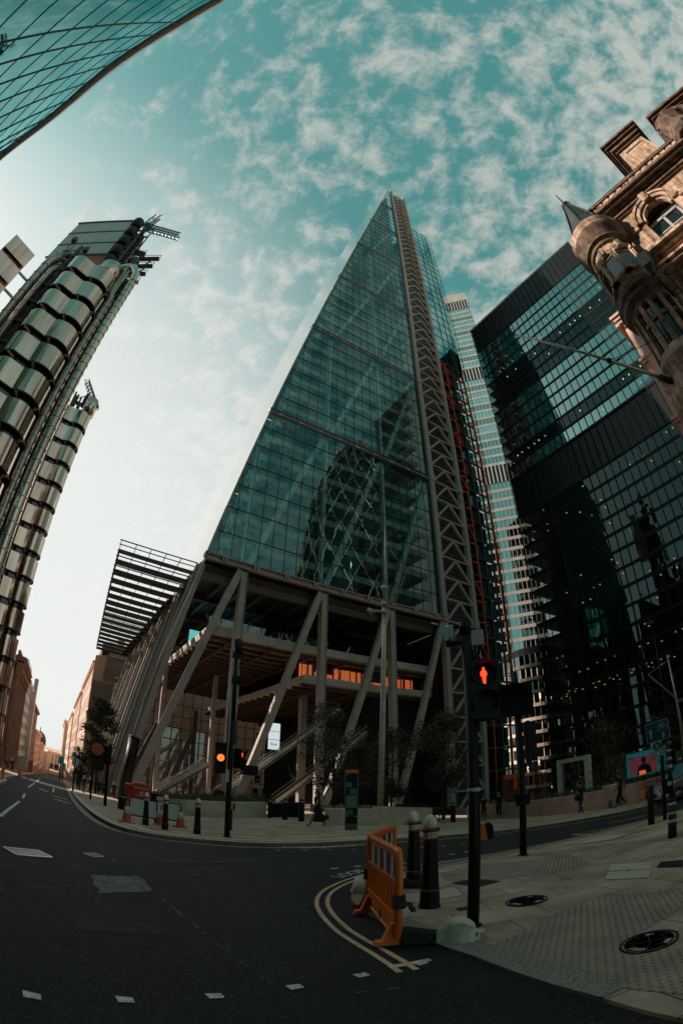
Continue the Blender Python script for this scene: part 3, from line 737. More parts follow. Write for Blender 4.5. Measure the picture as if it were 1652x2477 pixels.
# ladder frame at the right edge
def lx(z, t): return xl(z)+.45 + (xr(z)-xl(z)-.9)*t
b = MB(); NS = [-3,28.9,57.2,85,113,141.5,170,198,226]
for a,c in zip(NS[:-1],NS[1:]): b.beam((xl(a)+.1,YF-.2,a),(xl(c)+.1,YF-.2,c), .95,.8, up=(0,1,0))
obj('ladder_chord', b, M_steel, TW)
b = MB()
for a,c in zip(NS[:-1],NS[1:]): b.beam((xr(a)-.35,YF-.2,a),(xr(c)-.35,YF-.2,c), .85,.8, up=(0,1,0)); b.beam((xr(a)+.5,YF+.3,a),(xr(c)+.5,YF+.3,c), .3,.4, up=(0,1,0))
obj('ladder_chord', b, M_steel, TW)
b = MB(); z = 222.
while z > -1:
    zb = z - 3.85; mx_ = (xl(z)+xr(z))/2
    b.beam((mx_,YF-.25,z),(xl(zb)+.7,YF-.25,zb+.1),.42,.34,up=(0,1,0)); b.beam((mx_,YF-.25,z),(xr(zb)-.8,YF-.25,zb+.1),.42,.34,up=(0,1,0))
    b.beam((xl(zb)+.5,YF-.22,zb),(xr(zb)-.7,YF-.22,zb-.05),.30,.28,up=(0,1,0))
    z -= ST
obj('ladder_lattice', b, M_steel, TW)
b = MB()
for z in NS[1:-1]:
    b.box(xl(z)-.4,xl(z)+.7,YF-.75,YF+.2,z-.8,z+.8); b.box(xr(z)-1.0,xr(z)+.15,YF-.75,YF+.2,z-.8,z+.8)
obj('ladder_node', b, M_steel, TW)
b = MB(); b.quad((xl(-3),55.2,-3),(xr(-3),55.2,-3),(xr(84)-.1,55.2,84),(xl(84),55.2,84)); b.quad((xl(84),55.2,84),(xr(84),55.2,84),(xr(225),55.2,225),(xl(225),55.2,225))
for j in range(90): b.box(54.2,61.4,55.0,55.1,j*.9-2,j*.9-1.55)
obj('riser_louvres', b, M_steel_d, TW)

# north core: glazed upper shaft and red-framed lift shafts below
def xc(z): return 71.3 + max(0,z-57)*.0135
NC = MB()
NC.add([(xr(100)+.6,54.6,100),(xc(100),54.6,100),(xc(190),54.6,192),(69.6,54.6,192),(69.6,54.6,189.5),(68.0,54.6,189.5),(68.0,54.6,191),(xr(190)+.4,54.6,191)],[(0,1,2,3,4,5,6,7)])
NC.quad((xc(100),54.6,100),(xc(190),54.6,192),(xc(190),80,192),(xc(100),80,100))
co_ = obj('core_glazing', NC, G_core, TW)
b = MB()
for j in range(0,23): 
    z = 100+ST*j; b.box(xr(z)+.6, xc(z)+.04, 54.5, 54.6, z-.04, z+.04)
for x in (66.2,68.6,70.4): b.beam((x,54.5,100),(x+1.2,54.5,188),.09,.1)
obj('mullions', b, M_mull, co_)
b = MB(); b.box(63.4,70.4,57,79,-3,188); obj('lift_core', b, M_core, TW)
fr = MB()
for x in (62.75,64.9,67.3,69.6,71.3): fr.box(x-.14,x+.14,54.4,54.8,-3,100)
for j in range(26): z = 100-ST*j; fr.box(62.6,71.5,54.38,54.7,z-.16,z+.16)
obj('lift_frame', fr, M_steel_d, TW)
b = MB()
for j in range(22):
    z = 98.5-ST*j
    b.box(63.05,64.6,54.1,54.3,z-.10,z+.10)
    b.box(69.85,71.0,54.2,54.35,z-1.5,z-1.25)
    if j%3 == 0: b.beam((63.1,54.2,z-.3),(64.5,54.2,z-2.9),.16,.14)
    if j%2 == 0: b.beam((70.0,54.25,z-1.8),(71.,54.25,z-3.8),.16,.14)
for x in (62.68,64.75): b.box(x-.09,x+.09,54.25,54.36,-2,99)
b.box(71.18,71.32,54.25,54.36,-2,99)
obj('orange_bracing', b, M_orsteel, TW)
for j in range(24):
    z = 100-ST*(j+1)
    b = MB(); b.box(65.1+(j%2)*.1,67.0,55,55.1,z+.3,z+ST-.3); b.box(67.6,69.3,55,55.1,z+.3,z+ST-.3)
    obj('lift_panel', b, M_rust if (j*7)%5 < 3 and j < 9 else G_core, TW)
b = MB()
for j in range(46):
    z = 188-ST*j; x = xc(z)
    b.beam((x,54.4,z),(x+.9,54.4,z),.1); b.beam((x+.9,54.4,z),(x+.9,54.4,z-ST),.08); b.beam((x,54.4,z),(x+.9,54.4,z-ST),.06)
obj('edge_scaffold', b, M_steel_d, TW)

# ---- the raised base: legs, soffits, decks, canopy
for i,(xt,xb_) in enumerate(((19.1,8.4),(30.95,20.3),(42.6,31.7),(53.6,43.3))):
    b = MB(); b.beam((xt-.55,YF-.2,28.0),(xb_,YF-.2,-1.2),.85,.75,up=(0,1,0))
    d = V((xb_-xt+.55,0,-29.2)).normalized(); p = V((xt-.55,YF-.2,28.0))
    for t in (3.2,11.5,27.2): b.beam(p+d*t,p+d*(t+.35),1.0,.9,up=(0,1,0))
    b.beam(p+d*1.2,p+d*4.8,.95,.5,up=(0,1,0))
    obj('raking_leg', b, M_steel, TW)
    b = MB(); b.box(xt-.38,xt+.38,YF-.55,YF+.2,-2.5,27.9); b.box(xt-.48,xt+.48,YF-.62,YF+.25,23.6,24.0); b.box(xt-.48,xt+.48,YF-.62,YF+.25,13.2,13.5); b.box(xt-.46,xt-.40,YF-.7,YF+.3,-2.5,27.9); b.box(xt+.40,xt+.46,YF-.7,YF+.3,-2.5,27.9)
    obj('upright_leg', b, M_steel, TW)
for i,yy in enumerate((54,62,70,78,86,94,103)):
    b = MB(); zt_ = 27.5; b.beam((xs(zt_)-.1,yy,zt_),(xs(-3)-.1,yy,-3),.75,.85,up=(0,1,0)); b.beam((xs(zt_)-.65,yy+.2,zt_),(xs(-3)-.65,yy+.2,-3),.28,.4,up=(0,1,0))
    obj('south_leg', b, M_steel, TW)
b = MB(); b.tube([(13.5,53.3,27.6),(8.6,53.0,9)],.14,8); obj('downpipe', b, M_alu, TW)
# top soffit with beams
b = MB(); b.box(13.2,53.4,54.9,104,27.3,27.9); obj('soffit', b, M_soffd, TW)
b = MB()
for i in range(14): b.box(14+i*2.95,14.5+i*2.95,55.2,103,26.6,27.28)
b.box(13.4,53.4,55.0,55.6,26.2,27.25)
for yy in (63,72,81,90,99): b.box(13.3,53.4,yy,yy+.5,26.3,27.26)
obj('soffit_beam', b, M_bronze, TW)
def deck(x0, y0, y1, zt, zb, nm, edge):
    b = MB(); b.box(x0,56.5,y0,y1,zb,zt); obj(nm, b, edge, TW)
    b = MB(); y = y0+1.2
    while y < y1: b.box(x0+.2,56.4,y,y+.45,zb-.55,zb-.01); y += 2.6
    x = x0+3
    while x < 56: b.box(x,x+.4,y0+.3,y1,zb-.8,zb-.56); x += 5.8
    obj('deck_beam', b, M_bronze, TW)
deck(16.8,58,104,21.6,20.5,'deck',M_soffit); deck(31,58.5,104,17.4,16.4,'deck',M_soffit)
for (x0,x1,z0,z1,yy) in ((17.2,41,21.6,27.3,61.5),(31.4,56,17.4,20.5,60.2)):
    g = MB(); g.quad((x0,yy,z0),(x1,yy,z0),(x1,yy,z1),(x0,yy,z1)); go = obj('deck_glazing', g, G_clear, TW)
    m = MB(); x = x0
    while x <= x1+.01: m.box(x-.05,x+.05,yy-.06,yy+.06,z0,z1); x += 2.05
    m.box(x0,x1,yy-.05,yy+.05,z0+.02,z0+.12); obj('mullions', m, M_mull, go)
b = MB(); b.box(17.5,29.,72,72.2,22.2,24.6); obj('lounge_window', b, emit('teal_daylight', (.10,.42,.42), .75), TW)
m = MB()
for i in range(7): m.box(17.4+1.93*i,17.5+1.93*i,71.9,72,22.1,24.7)
obj('lounge_mullion', m, M_mull, TW)
# orange-lit reception behind the deck glass
b = MB(); x = 32.0
for w,h in ((1.2,2.4),(.5,2.5),(3.2,1.4),(.9,2.6),(2.6,2.5),(.6,2.5),(.5,2.5),(.5,2.5),(2.2,1.2),(.8,2.5),(2.2,2.3),(.4,2.4),(1.,2.4),(.4,2.4)):
    b.box(x,x+w,62,62.1,17.5+(2.7-h if h < 2 else 0)*0,17.5+h); x += w+.35
obj('orange_reception', b, E_or, TW)
b = MB(); b.box(31.5,56,63,63.2,17.4,20.5); b.box(28,62.4,66,104,21.7,27.3); obj('back_wall', b, M_core, TW)
b = MB()
for x in (23.9,35.2,46.5): b.box(x-.5,x+.5,66,67,-3,16.4)
b.box(25,25.7,80,80.7,-3,20); b.box(16,16.7,80,80.7,-3,20)
obj('lobby_column', b, M_steel, TW)
b = MB(); b.box(54.6,62.4,57.2,66,-3,27.28); obj('riser_wall', b, M_dark, TW)
b = MB(); b.box(44,62.3,60.5,100,-3,16.3); obj('lobby_block', b, M_core, TW)
# escalators
def escal(x0,z0,x1,z1,y):
    t = obj('escalator', MB().beam((x0,y,z0),(x1,y,z1),1.5,.55,up=(0,0,1)), M_steel_d, TW)
    b = MB()
    for s in (-.8,.8): b.beam((x0,y+s,z0+.25),(x1,y+s,z1+.25),.08,.5,up=(0,0,1))
    obj('balustrade', b, M_alu, t)
    b = MB()
    for s in (-.8,.8): b.beam((x0,y+s,z0+1.0),(x1,y+s,z1+1.0),.1,.1); b.beam((x0,y+s-.02,z0-.42),(x1,y+s-.02,z1-.42),.06,.09)
    obj('handrail', b, M_steel, t)
escal(20.5,-.8,38,13.2,61.3); escal(27.2,-1.,41,9.8,58.6); escal(13,-1.4,19.5,3.4,63)
# west curtain of the covered square
m = MB()
for i in range(18): m.box(11+i*2.1,11.12+i*2.1,103.2,103.4,-5,20)
for j in range(9): m.box(10,48,103.15,103.35,-4+j*2.6,-3.85+j*2.6)
b = MB(); b.quad((10,103.5,-5),(48,103.5,-5),(48,103.5,20),(10,103.5,20)); wg = obj('square_glazing', b, G_clear, TW); obj('mullions', m, M_mull, wg)
b = MB()
for (x0,x1) in ((13.5,20),(22,28),(30.5,37)): b.beam((x0,100,-4),(x1,100,12),.9,.8,up=(0,1,0)); b.box(x1-.4,x1+.4,100.5,101.2,-4,16)
obj('west_leg', b, M_steel_d, TW)
# louvred canopy over the pavement
C0 = [V((2.9,54.2,26.1)),V((12.9,54.2,26.1)),V((15.6,108,26.1)),V((5.4,108,26.1))]
def cn(u,v): 
    a = C0[0].lerp(C0[1],u); b_ = C0[3].lerp(C0[2],u); return a.lerp(b_,v)
b = MB()
for i in range(17):
    v = i/16; b.beam(cn(0,v),cn(1.02,v),.9 if i else .35,.42); 
b.beam(cn(0,0),cn(0,1),.25,.5)
obj('canopy_beam', b, M_steel_d, TW)
b = MB()
for i in range(33):
    v = (i+.5)/33; b.beam(cn(-.02,v)+V((0,0,.45)),cn(.97,v)+V((0,0,.45)),.14,.12)
for u in (.0,.19,.38,.57,.76): b.beam(cn(u,-.035)+V((0,0,.6)),cn(u,1)+V((0,0,.6)),.08,.1)
b.beam(cn(-.02,-.035)+V((0,0,.6)),cn(.97,-.035)+V((0,0,.6)),.1,.12); b.beam(cn(-.02,-.012)+V((0,0,.6)),cn(.97,-.012)+V((0,0,.6)),.1,.1)
obj('canopy_rail', b, M_steel_d, TW)
b = MB(); b.quad(cn(-.03,-.02)+V((0,0,-.3)),cn(-.03,1)+V((0,0,-.3)),cn(-.03,1)+V((0,0,.75)),cn(-.03,-.02)+V((0,0,.75))); obj('canopy_glass_edge', b, G_clear, TW)
b = MB(); b.slab([cn(.86,.22),cn(1.02,.05),cn(1.02,1),cn(.55,1)], (0,0,.3)); obj('canopy_roof', b, M_dark, TW)
# ================================================================ DARK OFFICE TOWER (right)
AV = thing('dark_office_tower', 'black gridded office slab with dark louvre bands, right of the wedge tower', 'skyscraper', (95,31,-5))
AX = 75.; AY0, AY1 = 9.0, 50.2
b = MB(); b.box(AX+9,115,AY0+.3,AY1-.2,-6,117); b.box(AX+.4,115,AY0+.3,AY1-.2,117,118); obj('core_wall', b, M_dark, AV)
M_avspan = mat('anodised_spandrel', (.007,.009,.009), .55, spec=.12, scale=.4, var=.4)
def louvre(z0,z1):
    b = MB(); b.box(AX+.15,AX+.6,AY0,AY1,z0,z1); o = obj('louvre_band', b, M_mull, AV)
    b = MB(); n = int((AY1-AY0)/.42)
    for i in range(n): y = AY0+(i+.5)*(AY1-AY0)/n; b.box(AX-.02,AX+.15,y-.07,y+.07,z0+.2,z1-.2)
    obj('louvre_fins', b, M_avspan, o)
    b = MB()
    for i in range(25): y = AY0+i*(AY1-AY0)/24; b.box(AX-.16,AX-.03,y-.06,y+.06,z0,z1)
    b.box(AX-.12,AX,AY0,AY1,z0-.2,z0+.15); b.box(AX-.14,AX,AY0,AY1,z1-.12,z1+.12)
    obj('louvre_posts', b, M_avspan, o)
louvre(107.4,118.4); louvre(53.4,62.8)
zs = []; z = 63.
for i in range(13): zs.append((63+i*3.4,3.4))
for i in range(15): zs.append((2.6+i*3.38,3.38))
random.seed(3)
lit = {0:.05,1:.5,2:.06,3:.02,4:.0,5:.05,6:.0,7:.05,8:.55,9:.6,10:.1,11:.05,12:0,13:.0,14:.02,15:.0,16:.75,17:.55,18:.1,19:.05,20:.02,21:.2,22:.12,23:.1,24:.08,25:.1,26:.25,27:.3}
for i,(z,h) in enumerate(zs):
    g = MB(); g.quad((AX,AY0,z+.3),(AX,AY1,z+.3),(AX,AY1,z+h-.3),(AX,AY0,z+h-.3)); go = obj('glazing_band', g, G_aviva, AV)
    b = MB(); b.box(AX-.08,AX+.12,AY0,AY1,z-.3,z+.3); obj('spandrel', b, M_avspan, AV)
    b = MB()
    for k in range(25):
        y = AY0+k*(AY1-AY0)/24; b.box(AX-.15,AX-.04,y-.075,y+.075,z+.31,z+h-.31)
    obj('mullions', b, M_avspan, go)
    b = MB(); b.box(AX+.3,AX+9,AY0+.3,AY1-.3,z+h-.32,z+h-.1); obj('floor_slab', b, M_soffd, AV)
    p = lit.get(i,0)
    if p > 0:
        b = MB()
        for k in range(24):
            for q in range(3):
                if random.random() < p*(.9 if q == 0 else .35):
                    y = AY0+(k+.5)*(AY1-AY0)/24+random.uniform(-.2,.2); xx = AX+1.2+q*2.4
                    b.box(xx,xx+.42,y-.13,y+.13,z+h-.40,z+h-.33)
        if b.v: obj('ceiling_light', b, E_ceil if i < 13 else E_ceilw, AV)
b = MB(); b.box(AX+.5,AX+1.,AY0,AY1,-6,2.3); obj('lobby_wall', b, M_core, AV)
g = MB(); g.quad((AX+.1,AY0,-6),(AX+.1,AY1,-6),(AX+.1,AY1,2.3),(AX+.1,AY0,2.3)); go = obj('lobby_glazing', g, G_shop, AV)
b = MB()
for i in range(20): b.box(AX-.05,AX+.08,AY0+i*2,AY0+i*2+.14,-6,2.3)
obj('mullions', b, M_mull, go)
b = MB()
for i in range(26): b.box(AX+.38,AX+.46,random.uniform(AY0,AY1),0,0,0) if False else None
for i in range(30):
    y = random.uniform(15,49); z = random.uniform(-3.6,.6); b.box(AX+.3,AX+.42,y,y+random.choice((.12,.2,.5)),z,z+random.choice((.1,.1,.3)))
obj('lobby_light', b, E_shop, AV)

pf = thing('portal_frame', 'large pale square portal frame at the foot of the dark tower', 'entrance frame', (72,43.4,-3.4))
b = MB(); b.box(71.4,72.6,40.3,41.05,-4.6,3.3); b.box(71.4,72.6,45.75,46.5,-4.6,3.3); b.box(71.4,72.6,41.05,45.75,2.6,3.3); obj('surround', b, M_conc, pf)
g = MB(); g.quad((72,41.05,-4.5),(72,45.75,-4.5),(72,45.75,2.6),(72,41.05,2.6)); obj('pane', g, G_shop, pf)
b = MB(); b.box(71.9,72.1,41.05,45.75,-1.9,-1.7); b.box(71.9,72.1,43.3,43.45,-4.5,-1.9); b.box(72.4,72.5,41.3,41.7,-4.2,1); obj('door_bar', b, M_rust, pf)
ps = thing('video_screen', 'large outdoor video screen showing a newsreader in a dark suit on pink and teal', 'screen', (74,30.7,-2.6))
b = MB(); b.box(73.75,74.2,26.6,34.6,-2.4,1.9); obj('case', b, M_mull, ps)
b = MB(); b.quad((73.73,26.8,-2.2),(73.73,34.4,-2.2),(73.73,34.4,1.75),(73.73,26.8,1.75)); obj('picture', b, E_scr_t, ps)
b = MB(); b.quad((73.71,28.9,-1.9),(73.71,33.9,-1.9),(73.71,33.9,1.1),(73.71,28.9,1.1)); obj('picture_backdrop', b, E_scr_p, ps)
b = MB(); q = 73.69
b.quad((q,32.6,-1.9),(q,32.3,-.7),(q,31.6,-.3),(q,30.9,-.3),(q,30.2,-.7),(q,29.9,-1.9)); b.add([(q,31.25+.42*cos(2*pi*i/14),.32+.58*sin(2*pi*i/14)) for i in range(14)],[tuple(range(14))])
obj('picture_newsreader', b, M_clk, ps)
b = MB(); b.quad((73.67,31.0,-2.0),(73.67,32.1,-2.0),(73.67,32.2,-1.35),(73.67,31.0,-1.35)); obj('picture_caption', b, E_scr_o, ps)
b = MB(); b.box(74.2,74.5,29,29.4,-5,-2); b.box(74.2,74.5,32,32.4,-5,-2); obj('leg', b, M_mull, ps)

# ================================================================ PALE TOWER AND ROUND BLOCK BEYOND
def rel(P, u, n, a, d, z): return V((P[0]+u[0]*a+n[0]*d, P[1]+u[1]*a+n[1]*d, z))
PT = thing('pale_tower', 'pale banded tower standing behind the wedge tower and the dark office slab', 'skyscraper', (*pol(36,160),-13))
P = pol(32.45,150); u = (-sin(R(37)),cos(R(37))); n = (cos(R(37)),sin(R(37)))
b = MB(); b.add([rel(P,u,n,a,d,z) for z in (-14,232) for a,d in ((0,.5),(30,.5),(30,30),(0,30))],[(0,1,5,4),(1,2,6,5),(2,3,7,6),(3,0,4,7),(4,5,6,7)]); obj('wall', b, M_paleglass, PT)
M_palespan = mat('pale_metal_band', (.72,.69,.64), .45, scale=.3, var=.25)
for i in range(58):
    z = -8+i*4.0; slot = i in (57,56,43,42,29,28)
    if slot:
        b = MB(); b.add([rel(P,u,n,a,-.02,zz) for zz in (z,z+4) for a in (0,30)],[(0,1,3,2)]); o = obj('louvre_band', b, M_mull, PT)
        b = MB()
        for k in range(20): a = .3+k*1.5; b.slab([rel(P,u,n,a,-.3,z),rel(P,u,n,a+.55,-.3,z),rel(P,u,n,a+.55,-.3,z+4),rel(P,u,n,a,-.3,z+4)], (n[0]*.2,n[1]*.2,0))
        obj('louvre_fins', b, M_palespan, o)
    else:
        g = MB(); g.add([rel(P,u,n,a,0,zz) for zz in (z+1.2,z+4) for a in (0,30)],[(0,1,3,2)]); o = obj('glazing_band', g, G_pale, PT)
        b = MB(); b.slab([rel(P,u,n,0,-.15,z),rel(P,u,n,30,-.15,z),rel(P,u,n,30,-.15,z+1.2),rel(P,u,n,0,-.15,z+1.2)], (n[0]*.3,n[1]*.3,0))
        for k in range(21): a = k*1.5; b.slab([rel(P,u,n,a,-.2,z+1.2),rel(P,u,n,a+.14,-.2,z+1.2),rel(P,u,n,a+.14,-.2,z+4),rel(P,u,n,a,-.2,z+4)], (n[0]*.2,n[1]*.2,0))
        obj('spandrel', b, M_palespan, o)
RB = thing('round_block', 'low round apartment block with pale balcony bands below the pale tower', 'building', (*pol(34.5,122),-6))
c = pol(34.5,122)
b = MB(); b.lathe([(8.6,-7),(8.6,32)], (c[0],c[1],0), 40); obj('wall', b, M_core, RB)
for i in range(11):
    z = -5+i*3.2; b = MB(); b.lathe([(8.6,z),(9.1,z),(9.1,z+.8),(8.6,z+.8)], (c[0],c[1],0), 40); obj('balcony_band', b, M_conc if i < 8 else M_steel_d, RB)
    g = MB(); g.lathe([(8.75,z+.8),(8.75,z+3.2)], (c[0],c[1],0), 40); go = obj('glazing_band', g, G_shop, RB)
    m = MB()
    for k in range(40): a = 2*pi*k/40; m.box(c[0]+8.8*cos(a)-.07,c[0]+8.8*cos(a)+.07,c[1]+8.8*sin(a)-.07,c[1]+8.8*sin(a)+.07,z+.8,z+3.2)
    obj('mullions', m, M_conc if i%2 else M_mull, go)
b = MB()
for i in range(14):
    a = R(190)+i*.16; z = -4+random.random()*26; b.box(c[0]+8.5*cos(a)-.5,c[0]+8.5*cos(a)+.5,c[1]+8.5*sin(a)-.1,c[1]+8.5*sin(a)+.1,z,z+1.4)
obj('lit_room', b, E_shop, RB)

# ================================================================ DIAMOND-LATTICE TOWER (behind the right-hand corner; seen mirrored in the wedge)
M_lat = mat('lattice_frame', (.48,.43,.38), .35, scale=.06, var=.8)
GK = thing('rounded_lattice_tower', 'bullet-shaped tower with pale diamond lattice, mirrored in the wedge tower glass', 'skyscraper', (116,-63,-8))
prof = [(24.5,-8),(26.5,20),(28,55),(28.2,75),(27.5,95),(25.5,118),(22,138),(17.5,154),(12.5,166),(7.5,174.5),(3,179),(0.05,180.3)]
b = MB(); b.sm = True; b.lathe(prof,(116,-63,0),36); obj('glazing', b, G_lattice, GK)
b = MB(); b.lathe([(r*.9,z) for r,z in prof],(116,-63,0),24); obj('core_wall', b, M_dark, GK)
def rad(z):
    for (r0,z0),(r1,z1) in zip(prof[:-1],prof[1:]):
        if z0 <= z <= z1: return r0+(r1-r0)*(z-z0)/(z1-z0)
    return 0
b = MB()
for s in (1,-1):
    for k in range(18):
        pts = []; z = -8; a = 2*pi*k/18
        while z < 178: r = rad(z)+.25; pts.append((116+r*cos(a),-63+r*sin(a),z)); z += 8; a += s*pi/18*.8
        for p_,q_ in zip(pts[:-1],pts[1:]): b.beam(p_,q_,.6,.4)
obj('lattice', b, M_lat, GK)
# ================================================================ CURVED GLASS TOWER (overhead left)
WL = thing('curved_glass_tower', 'curved teal glass tower cutting across the upper left corner', 'skyscraper', (-30,4,-2))
def cr(pts, step):
    return spline(pts, step)
WP = cr([(-13.5,-34),(-13.8,-22),(-14.6,-10),(-15.6,-3),(-17,1.2),(-19.7,5.7),(-25.1,13.7),(-31.3,23.4),(-39.8,33.2),(-46.,41.6),(-53,53),(-64,72)], 3.05)  # points past the frame edge are added to block sun from the street
WZ = 66.3; nW = len(WP)
def woff(i, d):
    x0,y0 = WP[max(i-1,0)]; x1,y1 = WP[min(i+1,nW-1)]; t = V((x1-x0,y1-y0,0)).normalized(); return V((WP[i][0]-t.y*d if False else WP[i][0]+t.y*d, WP[i][1]-t.x*d, 0))
b = MB(); vs = [(x,y,-3) for x,y in WP]+[(x,y,WZ-1.2) for x,y in WP]; b.sm = True
b.add(vs,[(i,i+1,nW+i+1,nW+i) for i in range(nW-1)]); wg = obj('glazing', b, G_curved, WL)
b = MB()
for i,(x,y) in enumerate(WP):
    q = woff(i,.05); b.beam((q.x,q.y,-3),(q.x,q.y,WZ-1.2),.10,.12)
j = 0; z = 1.
M_wmull = mat('teal_mullion', (.01,.09,.09), .4, scale=.5)
obj('mullions', b, M_mull, wg)
b = MB()
while z < WZ-2:
    for i in range(nW-1):
        p_ = woff(i,.03); q_ = woff(i+1,.03); b.beam((p_.x,p_.y,z),(q_.x,q_.y,z),.05,.07)
    z += 3.75
obj('transoms', b, M_wmull, wg)
b = MB()
for i in range(nW-1):
    p_ = woff(i,.55); q_ = woff(i+1,.55); p2 = woff(i,-.5); q2 = woff(i+1,-.5)
    b.add([(p_.x,p_.y,WZ-1.2),(q_.x,q_.y,WZ-1.2),(q_.x,q_.y,WZ),(p_.x,p_.y,WZ),(p2.x,p2.y,WZ-1.2),(q2.x,q2.y,WZ-1.2),(q2.x,q2.y,WZ),(p2.x,p2.y,WZ)],[(0,1,2,3),(5,4,7,6),(3,2,6,7),(0,4,5,1)])
obj('roof_edge', b, M_signwhite, WL)
b = MB()
pts = WP+[(-62,30),(-62,-34)]
b.prism([(x-4.5 if i < nW else x,y) for i,(x,y) in enumerate(pts)],-3,WZ-1.3); obj('core_wall', b, mat('deep_teal_interior', (.006,.075,.078), .7, scale=.15, var=.5), WL)
b = MB()
for i in range(12,nW-2):
    p_ = V((*WP[i],0)).lerp(V((*WP[i+1],0)),.25); q_ = V((*WP[i],0)).lerp(V((*WP[i+1],0)),.72)
    for dx,z in ((.5,36.2),(1.55,36.2)):
        o_ = V((-dx,-dx*.15,0)); b.beam(p_+o_+V((0,0,z)),q_+o_+V((0,0,z)),.22,.12)
obj('ceiling_light', b, emit('office_strip', (1.,.80,.62), 26.), WL)

# ================================================================ STEEL SERVICE TOWERS (left)
def podshape(cx, cy, rot, sc=1.):
    """plan of a pod: a flat flank, a shallow lobe and a big round nose"""
    P = []
    for t in range(0,15): a = R(-75+t*14); P.append((2.15*cos(a)*.95, 2.15*sin(a)))           # nose
    P += [(-1.0,1.95),(-1.5,1.55)]
    for t in range(0,7): a = R(75+t*14); P.append((-3.1+1.2*cos(a), .35+1.35*sin(a)))
    P += [(-4.3,-.2),(-4.25,-2.2),(.4,-2.2)]
    P = [(x,-y) for x,y in P]
    cr_,sr_ = cos(rot),sin(rot)
    return [(cx+sc*(x*cr_-y*sr_), cy+sc*(x*sr_+y*cr_)) for x,y in P]
def podtower(T, c, rot, sc, z0, z1, step, hgt, first=0):
    z = z1
    while z > z0:
        b = MB(); b.prism(podshape(*c,rot,sc), z, z+hgt, caps=False); b.sm = False
        pod = obj('pod', b, M_stain, T); smooth(pod, 35)
        b = MB(); pl = podshape(*c,rot,sc*.985); n_ = len(pl)
        b.add([(x,y,z+.06) for x,y in pl],[tuple(range(n_-1,-1,-1))]); b.add([(x,y,z+hgt-.1) for x,y in pl],[tuple(range(n_))])
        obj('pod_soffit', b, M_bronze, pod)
        b = MB(); pl = podshape(*c,rot,sc); 
        for i in range(n_): b.beam((*pl[i],z),(*pl[(i+1)%n_],z),.10,.16)
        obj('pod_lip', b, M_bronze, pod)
        b = MB(); b.prism(podshape(*c,rot,sc*.78), z-(step-hgt)-.02, z+.05, caps=False); obj('pod_window', b, M_winglass, pod)
        b = MB()
        for a in (.05,.3,.55,.8):
            p_ = pl[int(a*n_)]; q_ = podshape(*c,rot,sc*.70)[int(a*n_)]
            b.beam((p_[0],p_[1],z-.12),(q_[0],q_[1],z-.3),.22,.3)
        obj('pod_bracket', b, M_concp, pod)
        z -= step
LB = 'polished steel service tower with stacked curved pods and roof plant box, '
T1 = thing('pod_service_tower', 'taller steel service tower at left with curved pods, fat pipes and grey roof plant box', 'tower', (-14,44,-2))
c1 = pol(107.2,43.8)
podtower(T1, c1, R(19), 1.2, -2, 53.2, 4.2, 3.15)
top = pol(106.4,44.2); b = MB(); b.sm = True; b.lathe([(2.0,57.2),(2.0,60.3)],(top[0],top[1],0),20); pod = obj('pod', b, M_stain, T1)
b = MB(); b.prism([(c1[0]-5.5,c1[1]+1.2),(c1[0]+1,c1[1]+1.2),(c1[0]+1,c1[1]+9),(c1[0]-5.5,c1[1]+9)],-2,56); obj('stair_core', b, M_dark, T1)
# plant box
b = MB(); b.add([(*pol(112.8,48.6),-2),(*pol(116.8,49.5),-2),(*pol(116.8,49.5),62),(*pol(112.8,48.6),62)],[(0,1,2,3)]); b.add([(*pol(101.9,44),-2),(*pol(104.5,44.5),-2),(*pol(104.5,44.5),60),(*pol(101.9,44),60)],[(0,1,2,3)]); obj('riser_panel', b, M_dark, T1)
P1 = V((-17.3,49.0,0)); U = V((-.926,.378,0)); W = V((.378,.926,0))
def pb(a,d,z): return P1+U*a+W*d+V((0,0,z))
b = MB(); b.add([pb(a,d,z) for z in (73.6,88.2) for a,d in ((0,0),(12.4,0),(12.4,9),(0,9))],[(0,1,5,4),(1,2,6,5),(2,3,7,6),(3,0,4,7),(4,5,6,7),(3,2,1,0)]); obj('plant_box', b, M_plant, T1)
b = MB()
for z in (78.3,83.2): b.slab([pb(-.1,-.12,z-.12),pb(12.5,-.12,z-.12),pb(12.5,-.12,z+.12),pb(-.1,-.12,z+.12)],W*.1)
for z in (73.5,88.): b.slab([pb(-.2,-.2,z-.2),pb(12.6,-.2,z-.2),pb(12.6,-.2,z+.2),pb(-.2,-.2,z+.2)],W*.3)
obj('plant_box_rail', b, M_steel_d, T1)
b = MB()
for i in range(5):
    q_ = pb(-.9,.4+i*.2,87-i*3.6); b.sm = True; b.lathe([(.75,-1.5),(1.15,-1.2),(1.15,1.2),(.75,1.5)],q_,14)
obj('duct', b, M_black, T1)
b = MB()
for i in range(10):
    z = 86-i*3.5; a0 = -1.4-.1*i
    b.beam(pb(-.5,1.5,z),pb(-4.8,1.0,z),.25,.3); b.beam(pb(-4.8,1,z),pb(-4.8,1,z-3.5),.22); b.beam(pb(-2.6,1,z),pb(-2.6,1,z-3.5),.25)
    if i > 2: b.box(*[f for f in (pb(-7.0,.8,0).x,pb(-4.7,.8,0).x)],pb(-5,.4,0).y-.6,pb(-5,.4,0).y+.6,z-.6,z-.3)
    if i%2: b.beam(pb(-6.6,1,z),pb(-6.6,1,z+1.1),.08); b.beam(pb(-4.8,1,z+1.1),pb(-6.9,1,z+1.1),.06)
